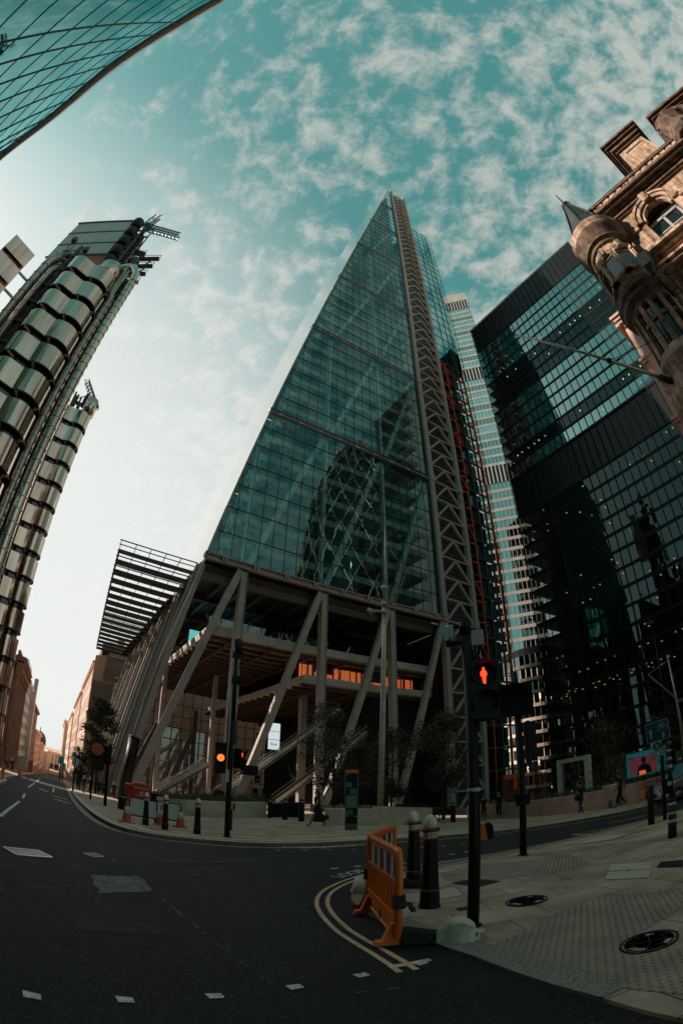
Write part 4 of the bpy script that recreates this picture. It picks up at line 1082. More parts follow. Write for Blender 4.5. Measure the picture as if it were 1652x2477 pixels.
for i in range(9):
    z = 72.5-i*2.6; w = 4.3-.34*i; b.beam(pb(-5.,.6,z),pb(-6.0-w,.4,z),.8,.22); b.beam(pb(-6.0-w,.4,z),pb(-6.0-w,.4,z+1.3),.09); b.beam(pb(-5,.4,z+1.25),pb(-6.0-w,.4,z+1.25),.07); b.beam(pb(-6.0-w*.8,.4,z),pb(-6.0-w*.5,.5,z-2.6),.2); b.beam(pb(-6.4,.5,z),pb(-6.2,.5,z-2.6),.9)
obj('service_frame', b, M_steel_d, T1)
b = MB(); b.box(pb(-4.4,1,0).x-.8,pb(-1,1,0).x,pb(-2,2.2,0).y,pb(-2,6,0).y,50,86); obj('riser_core', b, M_dark, T1)
b = MB()
pa = V((*pol(101.5,41.5),0)); 
pts = [pa+V((0,0,z)) for z in (-2,8,16,24,32,40,48,56)]+[pa+V((-.25,.15,59.3)),pa+V((-1.1,.5,61.2)),pa+V((-2.3,1.2,61.8)),pa+V((-3.6,2,61.2))]
b.tube(pts,.58,12); z = -1
while z < 58: b.tube([pa+V((0,0,z-.06)),pa+V((0,0,z+.06))],.64,12); z += 1.35
obj('vent_pipe', b, M_stain, T1)
b = MB(); pc = V((*pol(103.25,42.2),0)); b.tube([pc+V((0,0,z)) for z in (-2,10,20,30,40,50,52.5)]+[pc+V((-.5,.4,54.5)),pc+V((-.6,.5,62))],.42,10); z = -1
while z < 52: b.tube([pc+V((0,0,z-.05)),pc+V((0,0,z+.05))],.47,10); z += 1.35
obj('vent_pipe', b, M_staind, T1)
b = MB(); pm = (pa+pc)/2+V((.2,.5,0)); z = 0
while z < 58: b.beam(pa+V((0,0,z)),pc+V((0,0,z+.3)),.14); b.beam(pm+V((-.2,0,z)),pm+V((.3,.3,z+1.6)),.1); b.box(pm.x-.25,pm.x+.25,pm.y-.2,pm.y+.2,z+.5,z+.9); z += 1.4
obj('pipe_bracket', b, M_steel_d, T1)
for az,d,r_ in ((117.4,46.5,.55),(115.9,47.5,.42)):
    b = MB(); q_ = V((*pol(az,d),0)); b.tube([q_+V((0,0,z)) for z in (-2,15,30,45,56.5)]+[q_+V((.6,.3,58.5))],r_,10); z = 0
    while z < 56: b.tube([q_+V((0,0,z-.05)),q_+V((0,0,z+.05))],r_*1.12,10); z += 2.2
    obj('vent_pipe', b, M_staind, T1)
b = MB()
for k in range(7):
    q_ = V((*pol(114.6-.22*k,47.5),0)); z = 1
    b.tube([q_+V((0,0,-2)),q_+V((0,0,60+random.random()*6))],.12,6)
for i in range(16):
    z = i*4.1; q_ = V((*pol(114.,47.6),0)); b.box(q_.x-1.2,q_.x+1.0,q_.y-.5,q_.y+.4,z,z+.5)
    b.beam((q_.x-1.3,q_.y-.6,z+.5),(q_.x+1.1,q_.y-.6,z+3.6),.12); b.beam((q_.x-1.3,q_.y-.6,z),(q_.x-1.3,q_.y-.6,z+4),.09)
obj('service_riser', b, M_steel_d, T1)
b = MB(); random.seed(11)
for i in range(30):
    q_ = V((*pol(random.uniform(109.5,116.5),46.8),0)); z = random.uniform(54,60.5); b.beam(q_+V((0,0,z)),q_+V((random.uniform(-1,1),.3,z+random.uniform(.4,2.2))),.12)
for az in (110,112,114,116): q_ = V((*pol(az,46.9),0)); b.tube([q_+V((0,0,58)),q_+V((0,0,61.5))],.12,6)
for z in (57.5,60.0,61.8): b.beam((*pol(109.2,47.2),z),(*pol(117.4,49),z),.2,.24)
for az in (113.2,116.4): q_ = V((*pol(az,46.5),0)); b.box(q_.x-.35,q_.x+.35,q_.y-.35,q_.y+.35,63.2,64.1); b.beam(q_+V((0,0,61)),q_+V((0,0,63.2)),.09)
obj('roof_pipework', b, M_steel_d, T1)
# crane on the roof
def lattice(b, p, q, w, n, r=.07, up=(0,0,1)):
    p = V(p); q = V(q); d = (q-p).normalized(); a = d.cross(V(up)).normalized(); c_ = a.cross(d)
    cs = [(-.5,-.5),(.5,-.5),(.5,.5),(-.5,.5)]
    pt = lambda k,i: p.lerp(q,i/n)+a*cs[k%4][0]*w+c_*cs[k%4][1]*w
    for k in range(4): b.beam(pt(k,0),pt(k,n),r*1.6)
    for i in range(n):
        for k in range(4):
            b.beam(pt(k,i),pt(k+1,i+1),r); b.beam(pt(k,i),pt(k+1,i),r)
CR = thing('roof_crane', 'blue lattice crane on top of the taller steel service tower', 'crane', tuple(pb(-2.5,2,86)))
b = MB(); q_ = pb(-2.2,2,86); b.tube([q_,q_+V((0,0,3.2))],.5,10); b.sm = True; b.lathe([(1.0,3.0),(1.0,3.6)],q_,12); obj('mast', b, M_crane, CR)
b = MB(); lattice(b,q_+V((.2,0,3.0)),q_+V((7.2,-1.2,2.0)),1.2,9,.10); obj('jib', b, M_crane, CR)
b = MB(); lattice(b,q_+V((-.3,0,3.4)),q_+V((.6,-.3,8.5)),1.1,6,.08); b.tube([q_+V((.6,-.3,8.5)),q_+V((1.3,-.5,10))],.06,5)
b.tube([q_+V((.9*cos(t*.5),.9*sin(t*.5),6+.35*sin(t))) for t in range(13)],.05,5); obj('mast_ladder', b, M_crane, CR)
# second pod tower
T2 = thing('pod_service_tower', 'slimmer more distant steel service tower with curved pods, beyond the taller one', 'tower', (-10,74,-4), group=None)
c2 = pol(98.1,74.3)
podtower(T2, c2, R(10), .98, -4, 54.6, 4.2, 3.15)
b = MB(); b.prism([(c2[0]-5,c2[1]+1),(c2[0]-.2,c2[1]+1),(c2[0]-.2,c2[1]+9),(c2[0]-5,c2[1]+9)],-5,59); obj('stair_core', b, M_dark, T2)
b = MB(); b.sm = True; b.lathe([(1.35,58.5),(1.35,62)],(c2[0]+.9,c2[1]-.2,0),18); obj('pod', b, M_stain, T2)
C2 = thing('roof_crane', 'small maintenance crane frame on top of the more distant steel tower', 'crane', (c2[0]-.5,c2[1],60))
b = MB(); q_ = V((c2[0]-.6,c2[1],60)); lattice(b,q_+V((2.8,-.2,.6)),q_+V((-1.6,.2,6.8)),.9,8,.08); b.beam(q_,q_+V((0,0,3.5)),.5); b.beam(q_+V((-2,0,.5)),q_+V((3,0,1.2)),.35); obj('jib', b, M_steel_d, C2)
b = MB()
for i in range(12): b.box(q_.x-2.5+i*.35,q_.x-2.2+i*.35,q_.y-.3,q_.y+.2,q_.z-1+random.random()*2,q_.z+random.random()*3)
b.tube([q_+V((-1.6,-.6,1)),q_+V((0,-.8,2.4)),q_+V((1.6,-.6,2.0))],.09,6); obj('winch', b, M_steel_d, C2)
# boxy pod stack at the far left
T3 = thing('box_pod_tower', 'stack of rectangular steel pods at the left edge beside the taller service tower', 'tower', (-29,44,-2))
for i in range(13):
    z = 3+i*4.25; q_ = V((*pol(122.9,50.5),0))
    b = MB(); b.obox(q_+V((0,0,z+1.6)),(.83,.56,0),(-.56,.83,0),4.6,4.6,3.3); po = obj('pod', b, M_stain, T3)
    b = MB(); b.obox(q_+V((0,0,z-.2)),(.83,.56,0),(-.56,.83,0),2.4,2.4,.9); b.beam(q_+V((0,0,z+1)),q_+V((6,4,z+1)),.3); obj('pod_bracket', b, M_staind, po)
b = MB()
for dx in (-1.5,1.5): b.tube([V((*pol(124,53.5),0))+V((dx,0,-2)),V((*pol(124,53.5),0))+V((dx,0,58))],.5,8)
obj('mast', b, M_steel_d, T3)
LM = thing('sun_blocking_slabs', 'unseen dark slabs behind the steel service towers, added to block and slot the sun', 'building', (-45,85,-5))  # added out of view to keep street, plaza and turret in shade
b = MB(); b.box(-96,-49.5,63,66,-5,78); b.box(-49.5,-44,63.2,66,-5,64); b.box(-38,-19,63,66,-5,58); b.box(-44,-38,64.5,66,-5,16); obj('wall', b, M_core, LM)  # shallow slabs; the low gap between them passes a streak of sun
b = MB()
for i in range(14):
    for x0,x1 in ((-96.1,-43.9),(-38.1,-18.9)): b.box(x0,x1,62.8,66.2,-2+i*4.1,-1.4+i*4.1)
obj('slab_band', b, M_soffit, LM)

# ================================================================ STREET BUILDINGS
def window_mesh(w, h, arch=False, bars=1):
    f = MB()
    f.box(-w/2,w/2,-.05,.05,-h/2,-h/2+.1); f.box(-w/2,w/2,-.05,.05,h/2-.1,h/2); f.box(-w/2,-w/2+.1,-.05,.05,-h/2+.1,h/2-.1); f.box(w/2-.1,w/2,-.05,.05,-h/2+.1,h/2-.1)
    f.box(-w/2+.1,w/2-.1,-.045,.045,-.04,.04)
    for i in range(bars): x = -w/2+w*(i+1)/(bars+1); f.box(x-.03,x+.03,-.04,.04,-h/2+.1,h/2-.1)
    return f
def facade(root, p0, u, n, ln, z0, z1, cols, rows, wf, hf, mw, sill=True, depth=.14, wm=None, gm=None):
    """front layer of piers and spandrels with real window openings, each window a part with its pane"""
    p0 = V((*p0,0)); u = V((*u,0)); n = V((*n,0)); b = MB()
    cw = ln/cols; rh = (z1-z0)/rows; w = cw*wf; h = rh*hf
    def bx(a0,a1,d0,d1,za,zb):
        b.add([p0+u*a+n*d+V((0,0,z)) for z in (za,zb) for a,d in ((a0,d0),(a1,d0),(a1,d1),(a0,d1))],[(0,3,2,1),(4,5,6,7),(0,1,5,4),(1,2,6,5),(2,3,7,6),(3,0,4,7)])
    for r in range(rows+1):
        za = z0+r*rh-(rh-h)/2 if r else z0; zb = z0+r*rh+(rh-h)/2 if r < rows else z1
        bx(0,ln,0,depth,za,zb)
        if r: bx(-.02,ln+.02,depth,depth+.06,z0+r*rh-.14,z0+r*rh+.06)
    for c in range(cols+1):
        a0 = max(0,c*cw-(cw-w)/2); a1 = min(ln,c*cw+(cw-w)/2)
        for r in range(rows): bx(a0,a1,0,depth-.004,z0+r*rh+(rh-h)/2,z0+r*rh+(rh+h)/2)
    if sill:
        for c in range(cols):
            for r in range(rows): bx((c+.5)*cw-w*.56,(c+.5)*cw+w*.56,depth,depth+.05,z0+(r+.5)*rh-h/2-.12,z0+(r+.5)*rh-h/2); bx((c+.5)*cw-w*.6,(c+.5)*cw+w*.6,depth,depth+.04,z0+(r+.5)*rh+h/2,z0+(r+.5)*rh+h/2+.2)
    obj('front_wall', b, mw, root)
    proto = None; base = V(root.location); mtx = Matrix((u,n,V((0,0,1)))).transposed().to_4x4()
    cnt = 0
    for r in range(rows):
        for c in range(cols):
            pos = p0+u*((c+.5)*cw)+n*(.07)+V((0,0,z0+(r+.5)*rh))-base
            if proto is None:
                fo = obj('window', window_mesh(w,h), wm or M_wframe, root, local=True)
                g = MB(); g.quad((-w/2,.02,-h/2),(w/2,.02,-h/2),(w/2,.02,h/2),(-w/2,.02,h/2)); go = obj('pane', g, gm or M_winglass, fo, local=True)
                proto = (fo,go)
            else:
                if cnt >= 100: continue
                fo = proto[0].copy(); COL.objects.link(fo); go = proto[1].copy(); COL.objects.link(go); go.parent = fo
            fo.matrix_local = mtx.copy(); fo.location = pos; cnt += 1
def street_building(name, label, x0,x1,y0,y1,z1, side, cols, rows, mw, wf=.45, hf=.6, z0=None, cornice=.2, attic=0, cat='building', top=None, rot=0):
    zb = min(zg(x0,y0),zg(x1,y1),zg(x0,y1))-1 if z0 is None else z0
    t = thing(name, label, cat, ((x0+x1)/2,(y0+y1)/2,zb))
    b = MB(); b.box(x0+(.0 if side != '-x' else 0),x1,y0,y1,zb,z1); obj('wall', b, mw, t)
    zs_ = zg(x0 if side == '-x' else x1, (y0+y1)/2)+4.2
    if side == '+x': args = ((x1,y1),(0,-1),(1,0),y1-y0)
    elif side == '-x': args = ((x0,y0),(0,1),(-1,0),y1-y0)
    else: args = ((x0,y0),(1,0),(0,-1),x1-x0)
    facade(t, *args, zs_, z1-.6, cols, rows, wf, hf, mw)
    (px,py),(ux,uy),(nx_,ny_),ln = args
    def bx(b,a0,a1,d0,d1,za,zc): 
        b.add([V((px+ux*a+nx_*d,py+uy*a+ny_*d,z)) for z in (za,zc) for a,d in ((a0,d0),(a1,d0),(a1,d1),(a0,d1))],[(0,3,2,1),(4,5,6,7),(0,1,5,4),(1,2,6,5),(2,3,7,6),(3,0,4,7)])
    b = MB(); bx(b,-.2,ln+.2,-.2,.5+cornice,z1-.6,z1-.25); bx(b,-.3,ln+.3,-.2,.7+cornice,z1-.25,z1+.1); bx(b,0,ln,.0,.42,z1+.1,z1+1.0); obj('cornice', b, mw, t)
    if attic:
        b = MB(); b.box(x0+1,x1-1,y0+.8,y1-.8,z1,z1+attic*.75); b.box(x0+2.2,x1-2.2,y0+2,y1-2,z1+attic*.75,z1+attic); obj('roof', b, M_lead, t)
        b = MB()
        for yy in (y0+1.2,y1-2.6): b.box((x0+x1)/2-.9,(x0+x1)/2+.9,yy,yy+1.4,z1,z1+attic+1.6)
        obj('chimney', b, mw, t)
    # ground floor: shopfronts
    b = MB(); g = MB(); m = MB(); nsh = max(2,int(ln/5))
    for i in range(nsh+1): bx(b,max(0,i*ln/nsh-.5),min(ln,i*ln/nsh+.5),0,.5,zb,zs_-.5)
    bx(b,0,ln,0,.6,zs_-.5,zs_)
    obj('shop_pier', b, mw, t)
    for i in range(nsh):
        a0 = i*ln/nsh+.5; a1 = (i+1)*ln/nsh-.5
        bx(g,a0,a1,.06,.12,zb,zs_-.5); bx(m,a0,a1,.1,.3,zs_-1.5,zs_-.5); bx(m,(a0+a1)/2-.07,(a0+a1)/2+.07,.1,.2,zb,zs_-1.5)
    obj('shop_window', g, M_winglass, t); obj('shop_fascia', m, M_black, t)
    return t
# north side of the street (right of the vanishing point)
street_building('stone_office', 'pink stone street block with blank brown side wall behind the louvred canopy', 6.3,17,116,168,24.6,'-x',13,5,M_pink2,.42,.66,attic=6.)
SB = bpy.data.objects['stone_office']
b = MB(); b.box(5.9,48,115.4,115.95,-7,26); b.add([(5.9,115.7,26),(20,115.7,29.5),(48,115.7,29.5),(48,115.7,26)],[(0,1,2,3)]); obj('party_wall', b, M_render, SB)
b = MB(); b.box(8.5,19,115.25,115.41,20.5,26.2); b.box(6.2,12,115.28,115.41,10,20); obj('render_patch', b, mat('pale_render', (.33,.22,.17), .85, scale=.3), SB)
b = MB(); b.box(9.0,17.2,115.1,115.3,26.4,27.6); b.box(7,22,114.6,117,27.8,29.); obj('roof_plant', b, M_concp, SB)
street_building('stone_office', 'pale stone block with bracketed roofline, second along the sunny right side of the street', 6.0,16,169,235,23.2,'-x',14,5,M_pink1,.42,.62,attic=3.)
street_building('stone_office', 'far narrow pink block closing the right side of the street', 5.4,16,236,330,20.5,'-x',16,5,M_pink2,.4,.6,attic=2.)
street_building('stone_office', 'slender far block at the end of the right side of the street', 3.2,16,331,430,22,'-x',12,6,M_pink1,.4,.6)
# south side
M_bank = mat('red_sandstone', (.66,.33,.23), .8, col2=(.48,.23,.16), scale=.25)
street_building('columned_bank', 'stone bank front with giant pilasters and heavy cornice just beyond the steel towers', -24,-8.9,80,101,14.6,'+x',6,3,M_bank,.4,.7,cornice=.9)
CB = bpy.data.objects['columned_bank']
for i in range(7):
    b = MB(); y = 80.4+i*3.36; b.box(-8.55,-7.95,y-.4,y+.4,-2,11.4); b.box(-8.6,-7.8,y-.55,y+.55,11.4,12.2); b.box(-8.6,-7.85,y-.55,y+.55,-2.6,-2); obj('pilaster', b, M_bank, CB)
b = MB(); b.box(-9,-7.6,80,101,12.2,13.6); 
for i in range(18): b.box(-7.7,-7.2,80.3+i*1.16,80.8+i*1.16,13.2,13.7)
obj('entablature', b, M_bank, CB)
street_building('white_panel_block', 'tall pale panelled block with bright vertical fin on the left street side', -22,-8.6,102,128,14.2,'+x',7,6,M_paleglass,.6,.5,cornice=.1)
WB = bpy.data.objects['white_panel_block']; b = MB(); b.box(-8.2,-7.2,124,126.5,-6,17.5); b.box(-20,-9.5,110,127,14.2,19.5); obj('stair_fin', b, M_paleglass, WB)
street_building('brick_building', 'tall red brick building with dark roof on the left street side', -21,-8.2,129,165,11.5,'+x',8,6,M_brick,.4,.6,attic=2.5)
street_building('stone_office', 'low stone shopfront block left of the road, past the red brick building', -20,-7.9,166,215,5.2,'+x',10,4,M_pink2,.42,.6,attic=2.)
street_building('domed_block', 'distant stone block with small grey corner dome on the left street side', -20,-7.6,216,280,1.8,'+x',10,4,M_pink1,.42,.6)
DB = bpy.data.objects['domed_block']; b = MB(); b.sm = True; b.lathe([(3.4,0),(3.4,2),(3.1,3.6),(2.2,5),(1.,5.9),(.25,6.2),(.2,8.2)],(-9.4,240,1.8),16); obj('dome', b, M_lead, DB)
street_building('stone_office', 'last low stone block at the far end of the left street side', -18,-5.4,281,400,-1.5,'+x',14,3,M_pink2,.42,.6)
street_building('stone_office', 'hazy pale block closing the far end of the street', -18,14,432,450,-3,'-y',10,4,M_pink2,.42,.6)
# building seen through the covered square
street_building('stone_office', 'old stone office seen through the glazed square under the wedge tower', 20,60,116.2,130,24,'-y',13,6,M_pink2,.5,.6)

# ================================================================ ORNATE CORNER BUILDING (right)
OB = thing('turret_building', 'sooty sandstone corner building with round turret, lead spire and arched windows at the right edge', 'building', (18,-6,-.3))
WXx = 14.2
b = MB(); b.box(WXx+.62,24,-26,.2,-.8,24); b.box(WXx+1.6,19,.2,1.6,-.8,23); b.box(WXx+.0,WXx+.62,-.85,.0,-.8,23.4); obj('core_wall', b, M_stone, OB)
def wquad(b, a0,a1,z0,z1,x0=WXx,x1=WXx+.6): b.box(x0,x1,a0,a1,z0,z1)
def arch_bay(y0,y1,z0,z1,yc,w,zs_,zsp):
    """stone bay with a round-headed opening: sill zs_, springing zsp"""
    b = MB(); r = w/2; n_ = 14
    wquad(b,y0,yc-r,z0,z1); wquad(b,yc+r,y1,z0,z1); wquad(b,yc-r,yc+r,z0,zs_)
    pts = [(yc-r*cos(pi*i/n_), zsp+r*sin(pi*i/n_)) for i in range(n_+1)]
    for (a,c),(d,e) in zip(pts[:-1],pts[1:]):
        b.add([(x,yy,zz) for x in (WXx,WXx+.6) for yy,zz in ((a,c),(d,e),(d,z1),(a,z1))],[(0,1,2,3),(7,6,5,4),(0,4,5,1),(1,5,6,2),(2,6,7,3),(3,7,4,0)])
    obj('bay_wall', b, M_stone, OB)
    # archivolt rings and keystone
    b = MB()
    for rr,w_,d_ in ((r+.13,.22,.10),(r+.36,.16,.16),(r-.12,.12,-.14)):
        q = [(WXx-d_/2,yc-rr*cos(pi*i/18),zsp+rr*sin(pi*i/18)) for i in range(19)]
        for p_,q_ in zip(q[:-1],q[1:]): b.beam(p_,q_,abs(d_)+.05,w_,up=(1,0,0)) if False else b.beam(p_,q_,w_,abs(d_)+.06,up=(1,0,0))
    b.box(WXx-.28,WXx+.1,yc-.2,yc+.2,zsp+r-.05,zsp+r+.62)
    b.box(WXx-.12,WXx+.1,y0,yc-r-.42,zsp-.2,zsp); b.box(WXx-.12,WXx+.1,yc+r+.42,y1,zsp-.2,zsp)
    obj('arch_moulding', b, M_stone, OB)
    f = MB(); xx = WXx+.42
    f.box(xx-.05,xx+.05,yc-r+.02,yc-r+.14,zs_,zsp); f.box(xx-.05,xx+.05,yc+r-.14,yc+r-.02,zs_,zsp); f.box(xx-.05,xx+.05,yc-r,yc+r,zsp-.06,zsp+.08); f.box(xx-.05,xx+.05,yc-.07,yc+.07,zs_,zsp)
    f.box(xx-.05,xx+.05,yc-r,yc+r,zs_,zs_+.12); f.box(xx-.04,xx+.04,yc-r,yc+r,(zs_+zsp)/2-.04,(zs_+zsp)/2+.04)
    fo = obj('window', f, M_wframe, OB)
    g = MB(); g.quad((xx+.03,yc-r,zs_),(xx+.03,yc+r,zs_),(xx+.03,yc+r,zsp),(xx+.03,yc-r,zsp)); g.add([(xx+.03,yc-r*cos(pi*i/n_),zsp+r*sin(pi*i/n_)) for i in range(n_+1)],[tuple(range(n_+1))]); obj('pane', g, M_winglass, fo)
for i,yc in enumerate((-3.15,-7.6,-12.,-16.4)):
    arch_bay(yc-2.2 if i else -5.4,yc+2.2 if i else -.85,18.75,22.1,yc,2.05,18.95,20.75)
# storey below: square-headed bays between ionic pilasters
b = MB()
for y in (-.85,-5.25,-9.7,-14.1,-18.5): b.box(WXx-.18,WXx+.5,y-.42,y+.42,9.5,16.6)
b.box(WXx+.35,WXx+.6,-24,-.4,15.5,17.4); b.box(WXx,WXx+.6,-24,.2,-.8,9.5)
obj('pilaster', b, M_stone, OB)
for y in (-.85,-5.25,-9.7):
    b = MB(); b.box(WXx-.34,WXx+.3,y-.56,y+.56,17.12,17.4); b.box(WXx-.26,WXx+.3,y-.46,y+.46,16.55,17.1)
    for s in (-.42,.42):
        q = [(WXx-.32,y+s+.24*(1-t/26)*cos(t*.5),16.95+.24*(1-t/26)*sin(t*.5)) for t in range(24)]; b.tube(q,.055,6)
    for k in range(5): b.box(WXx-.30,WXx-.2,y-.32+k*.15,y-.24+k*.15,16.62,16.8)
    obj('capital', b, M_stone, OB)
for yc in (-3.05,-7.5,-11.9):
    f = MB(); xx = WXx+.5
    for a in (-1.6,-.55,.5,1.55): f.box(xx-.08,xx+.05,yc+a-.08,yc+a+.08,9.6,15.5)
    for z in (9.6,12.9,15.4): f.box(xx-.07,xx+.05,yc-1.6,yc+1.6,z-.07,z+.07)
    fo = obj('window', f, M_bronze, OB); g = MB(); g.quad((xx+.03,yc-1.75,9.6),(xx+.03,yc+1.75,9.6),(xx+.03,yc+1.75,15.5),(xx+.03,yc-1.75,15.5)); obj('pane', g, M_winglass, fo)
# entablatures
def mould(z, prof, m, nm, y0=-26, y1=-.6):
    for (za,zb_,d) in prof:
        pass
    b = MB()
    for (za,zb_,d) in prof: b.box(WXx-d,WXx+.65,y0,y1,z+za,z+zb_)
    return obj(nm, b, m, OB)
mould(17.4,[(0,.16,.18),(.16,.30,.32),(.62,.74,.22),(.74,.9,.42),(.9,1.08,.62),(1.08,1.2,.5),(1.2,1.36,.12)],M_stone,'entablature')
mould(17.7,[(0,.32,.10)],M_stoned,'carved_frieze')
mould(22.1,[(0,.12,.12),(.12,.25,.22),(.25,.42,.16),(.42,.55,.36),(.55,.72,.55),(.72,.9,.72),(1.45,1.6,.62)],M_stoned,'cornice')
mould(23.0,[(0,.55,.50)],M_stone,'carved_frieze')
b = MB(); random.seed(5)
for i in range(46): y = -1.0-i*.5; b.box(WXx-.58,WXx-.48,y-.17,y+.17,23.08+random.uniform(0,.1),23.45)
obj('frieze_ornament', b, M_stone, OB)
b = MB(); b.add([(WXx-.55,.4,23.7),(WXx-.55,-26,23.7),(WXx+3.2,-26,27),(WXx+3.2,.4,27),(24,.4,27),(24,-26,27)],[(0,1,2,3),(3,2,5,4)]); b.box(WXx-.5,WXx-.38,-24,.3,23.7,23.95); obj('roof', b, M_lead, OB)
# turret
TX, TY = 14.4, .34
TS = .69
def tur(prof, m, nm, n_=28): 
    b = MB(); b.lathe([(r_*TS,z_) for r_,z_ in prof],(TX,TY,0),n_); o = obj(nm, b, m, OB); smooth(o,38); return o
tur([(1.55,17.3),(1.55,20.5)],M_stone,'turret_drum')
tur([(1.62,20.3),(1.72,20.35),(1.72,20.55),(1.95,20.65),(1.95,20.85),(2.12,21.0),(2.12,21.2),(2.28,21.35),(2.28,21.6),(2.15,21.7)],M_stoned,'turret_cornice')
tur([(2.14,21.7),(2.16,22.05),(2.22,22.12),(2.22,22.22),(1.6,22.3)],M_stone,'turret_parapet')
tur([(1.62,15.7),(1.75,15.8),(1.75,16.05),(2.05,16.2),(2.05,16.42),(2.2,16.55),(2.2,16.8),(1.95,16.95),(1.95,17.1),(1.66,17.3)],M_stoned,'turret_string')
tur([(1.45,13.4),(1.45,15.8)],M_winglass,'turret_bay_window')
tur([(1.66,10.9),(1.72,11.0),(2.05,11.25),(2.15,11.4),(2.15,11.8),(1.98,11.95),(1.98,12.5),(2.12,12.65),(2.12,12.9),(1.9,13.1),(1.72,13.4),(1.45,13.45)],M_stone,'turret_apron')
tur([(.35,7.2),(.8,8.2),(1.1,9.0),(1.5,9.6),(1.55,9.9),(1.9,10.1),(1.9,10.4),(1.66,10.9)],M_stoned,'turret_corbel')
b = MB()
for k in range(8):
    a = R(80+k*26); x,y = TX+1.52*TS*cos(a),TY+1.52*TS*sin(a); b.obox((x,y,14.6),(-sin(a),cos(a),0),(cos(a),sin(a),0),.2,.3,2.4)
b.lathe([(1.5*TS,14.9),(1.58*TS,14.9),(1.58*TS,15.05),(1.5*TS,15.05)],(TX,TY,0),24); obj('turret_mullion', b, M_stone, OB)
for a in (R(212),R(168),R(124),R(256)):
    cx_,cy_ = TX+1.55*TS*cos(a),TY+1.55*TS*sin(a); u_ = V((-sin(a),cos(a),0)); n_ = V((cos(a),sin(a),0)); C_ = V((cx_,cy_,0))
    g = MB(); r = .30
    g.add([C_+n_*.02+u_*(r*cx2)+V((0,0,z_)) for cx2,z_ in [(-1,17.9),(1,17.9)]+[(cos(pi*i/12),19.2+r*sin(pi*i/12)) for i in range(13)]],[tuple(range(15))]); go = obj('turret_window', g, M_winglass, OB)
    b = MB()
    for rr,w_ in ((r+.08,.14),(r+.26,.14)):
        q = [C_+n_*.08+u_*(rr*cos(pi*i/14))+V((0,0,19.2+rr*sin(pi*i/14))) for i in range(15)]
        for p_,q_ in zip(q[:-1],q[1:]): b.beam(p_,q_,.14,w_,up=tuple(n_))
    b.obox(C_+n_*.12+V((0,0,19.75)),u_,n_,.22,.26,.45)
    for s in (-1,1): b.obox(C_+n_*.05+u_*(s*(r+.15))+V((0,0,18.5)),u_,n_,.2,.2,1.4)
    b.obox(C_+n_*.06+V((0,0,17.8)),u_,n_,1.3,.3,.16); b.obox(C_+n_*.03+V((0,0,19.3)),u_,n_,.8,.06,.07)
    obj('turret_arch', b, M_stone, go)
b = MB(); b.lathe([(1.45,22.2),(1.38,22.5),(1.15,23.1),(.86,24.0),(.54,25.4),(.26,26.7),(.32,26.75),(.32,26.95),(.08,27.1)],(TX,TY,0),8); 
for k in range(8): a = 2*pi*k/8; b.beam((TX+1.16*cos(a),TY+1.16*sin(a),23.1),(TX+.27*cos(a),TY+.27*sin(a),26.7),.07,.07)
obj('spire', b, M_lead, OB)
b = MB(); b.tube([(TX,TY,27.0),(TX,TY,28.6)],[.06,.035],6); obj('finial', b, M_iron, OB)
# dormer pier with heavy cap, and scrolled gable beyond
b = MB(); b.box(WXx-.2,WXx+1.7,-6.35,-4.45,23.6,26.6); b.box(WXx-.28,WXx-.2,-6.05,-4.75,24.3,26.2) if False else None
obj('parapet_pier', b, M_stone, OB)
b = MB(); b.box(WXx-.26,WXx-.2,-6.35,-6.05,23.9,26.4); b.box(WXx-.26,WXx-.2,-4.75,-4.45,23.9,26.4); b.box(WXx-.26,WXx-.2,-6.05,-4.75,26.1,26.4); b.box(WXx-.26,WXx-.2,-6.05,-4.75,23.9,24.2); obj('pier_panel', b, M_stone, OB)
b = MB()
for z,d in ((26.6,.12),(26.8,.28),(26.98,.2),(27.14,.42),(27.34,.56)): b.box(WXx-.2-d,WXx+1.7+d,-6.35-d,-4.45+d,z,z+.18)
obj('pier_cap', b, M_stoned, OB)
b = MB(); b.box(WXx-.3,WXx+1.5,-14,-8.0,23.6,26.2); 
for z,d in ((26.2,.1),(26.4,.3),(26.6,.45)): b.box(WXx-.3-d,WXx+1.5,-14,-8.0+d,z,z+.2)
q = [(WXx-.5,-8.5-1.2*cos(pi*i/10),25.0+.9*sin(pi*i/10)) for i in range(11)]
for p_,q_ in zip(q[:-1],q[1:]): b.beam(p_,q_,.35,.4,up=(1,0,0))
b.lathe([(1.15,23.0),(1.3,23.3),(1.0,24.4),(1.2,25.2),(.7,25.8)],(WXx-.1,-8.2,0),10)
obj('scrolled_gable', b, M_stoned, OB)
# sunlit neighbour behind the turret
NB = thing('pink_stone_building', 'bright sunlit pink stone building just behind the corner turret', 'building', (32,-6,-1))
b = MB(); b.box(26,42,-18,3.55,-2,30); obj('wall', b, M_stonel, NB)
b = MB()
for z,d in ((29.0,.25),(29.3,.4),(29.6,.55),(24.6,.18),(24.8,.3),(19.2,.18),(19.4,.28),(13.5,.3)): b.box(26-d,42,-18,3.55+d,z,z+.25)
for i in range(14): b.box(25.6,42,3.7-i*.8,4.0-i*.8,28.7,29.0)
for y in (2.9,-1.2): b.box(25.75,26.1,y-.3,y+.3,14,28.8)
obj('cornice', b, M_stonel, NB)
for z in (15,20.2,25.5):
    b = MB(); b.box(25.9,26.1,-.6,1.8,z,z+2.8); fo = obj('window', b, M_wframe, NB); g = MB(); g.quad((25.88,-.5,z+.1),(25.88,1.7,z+.1),(25.88,1.7,z+2.7),(25.88,-.5,z+2.7)); obj('pane', g, M_winglass, fo)
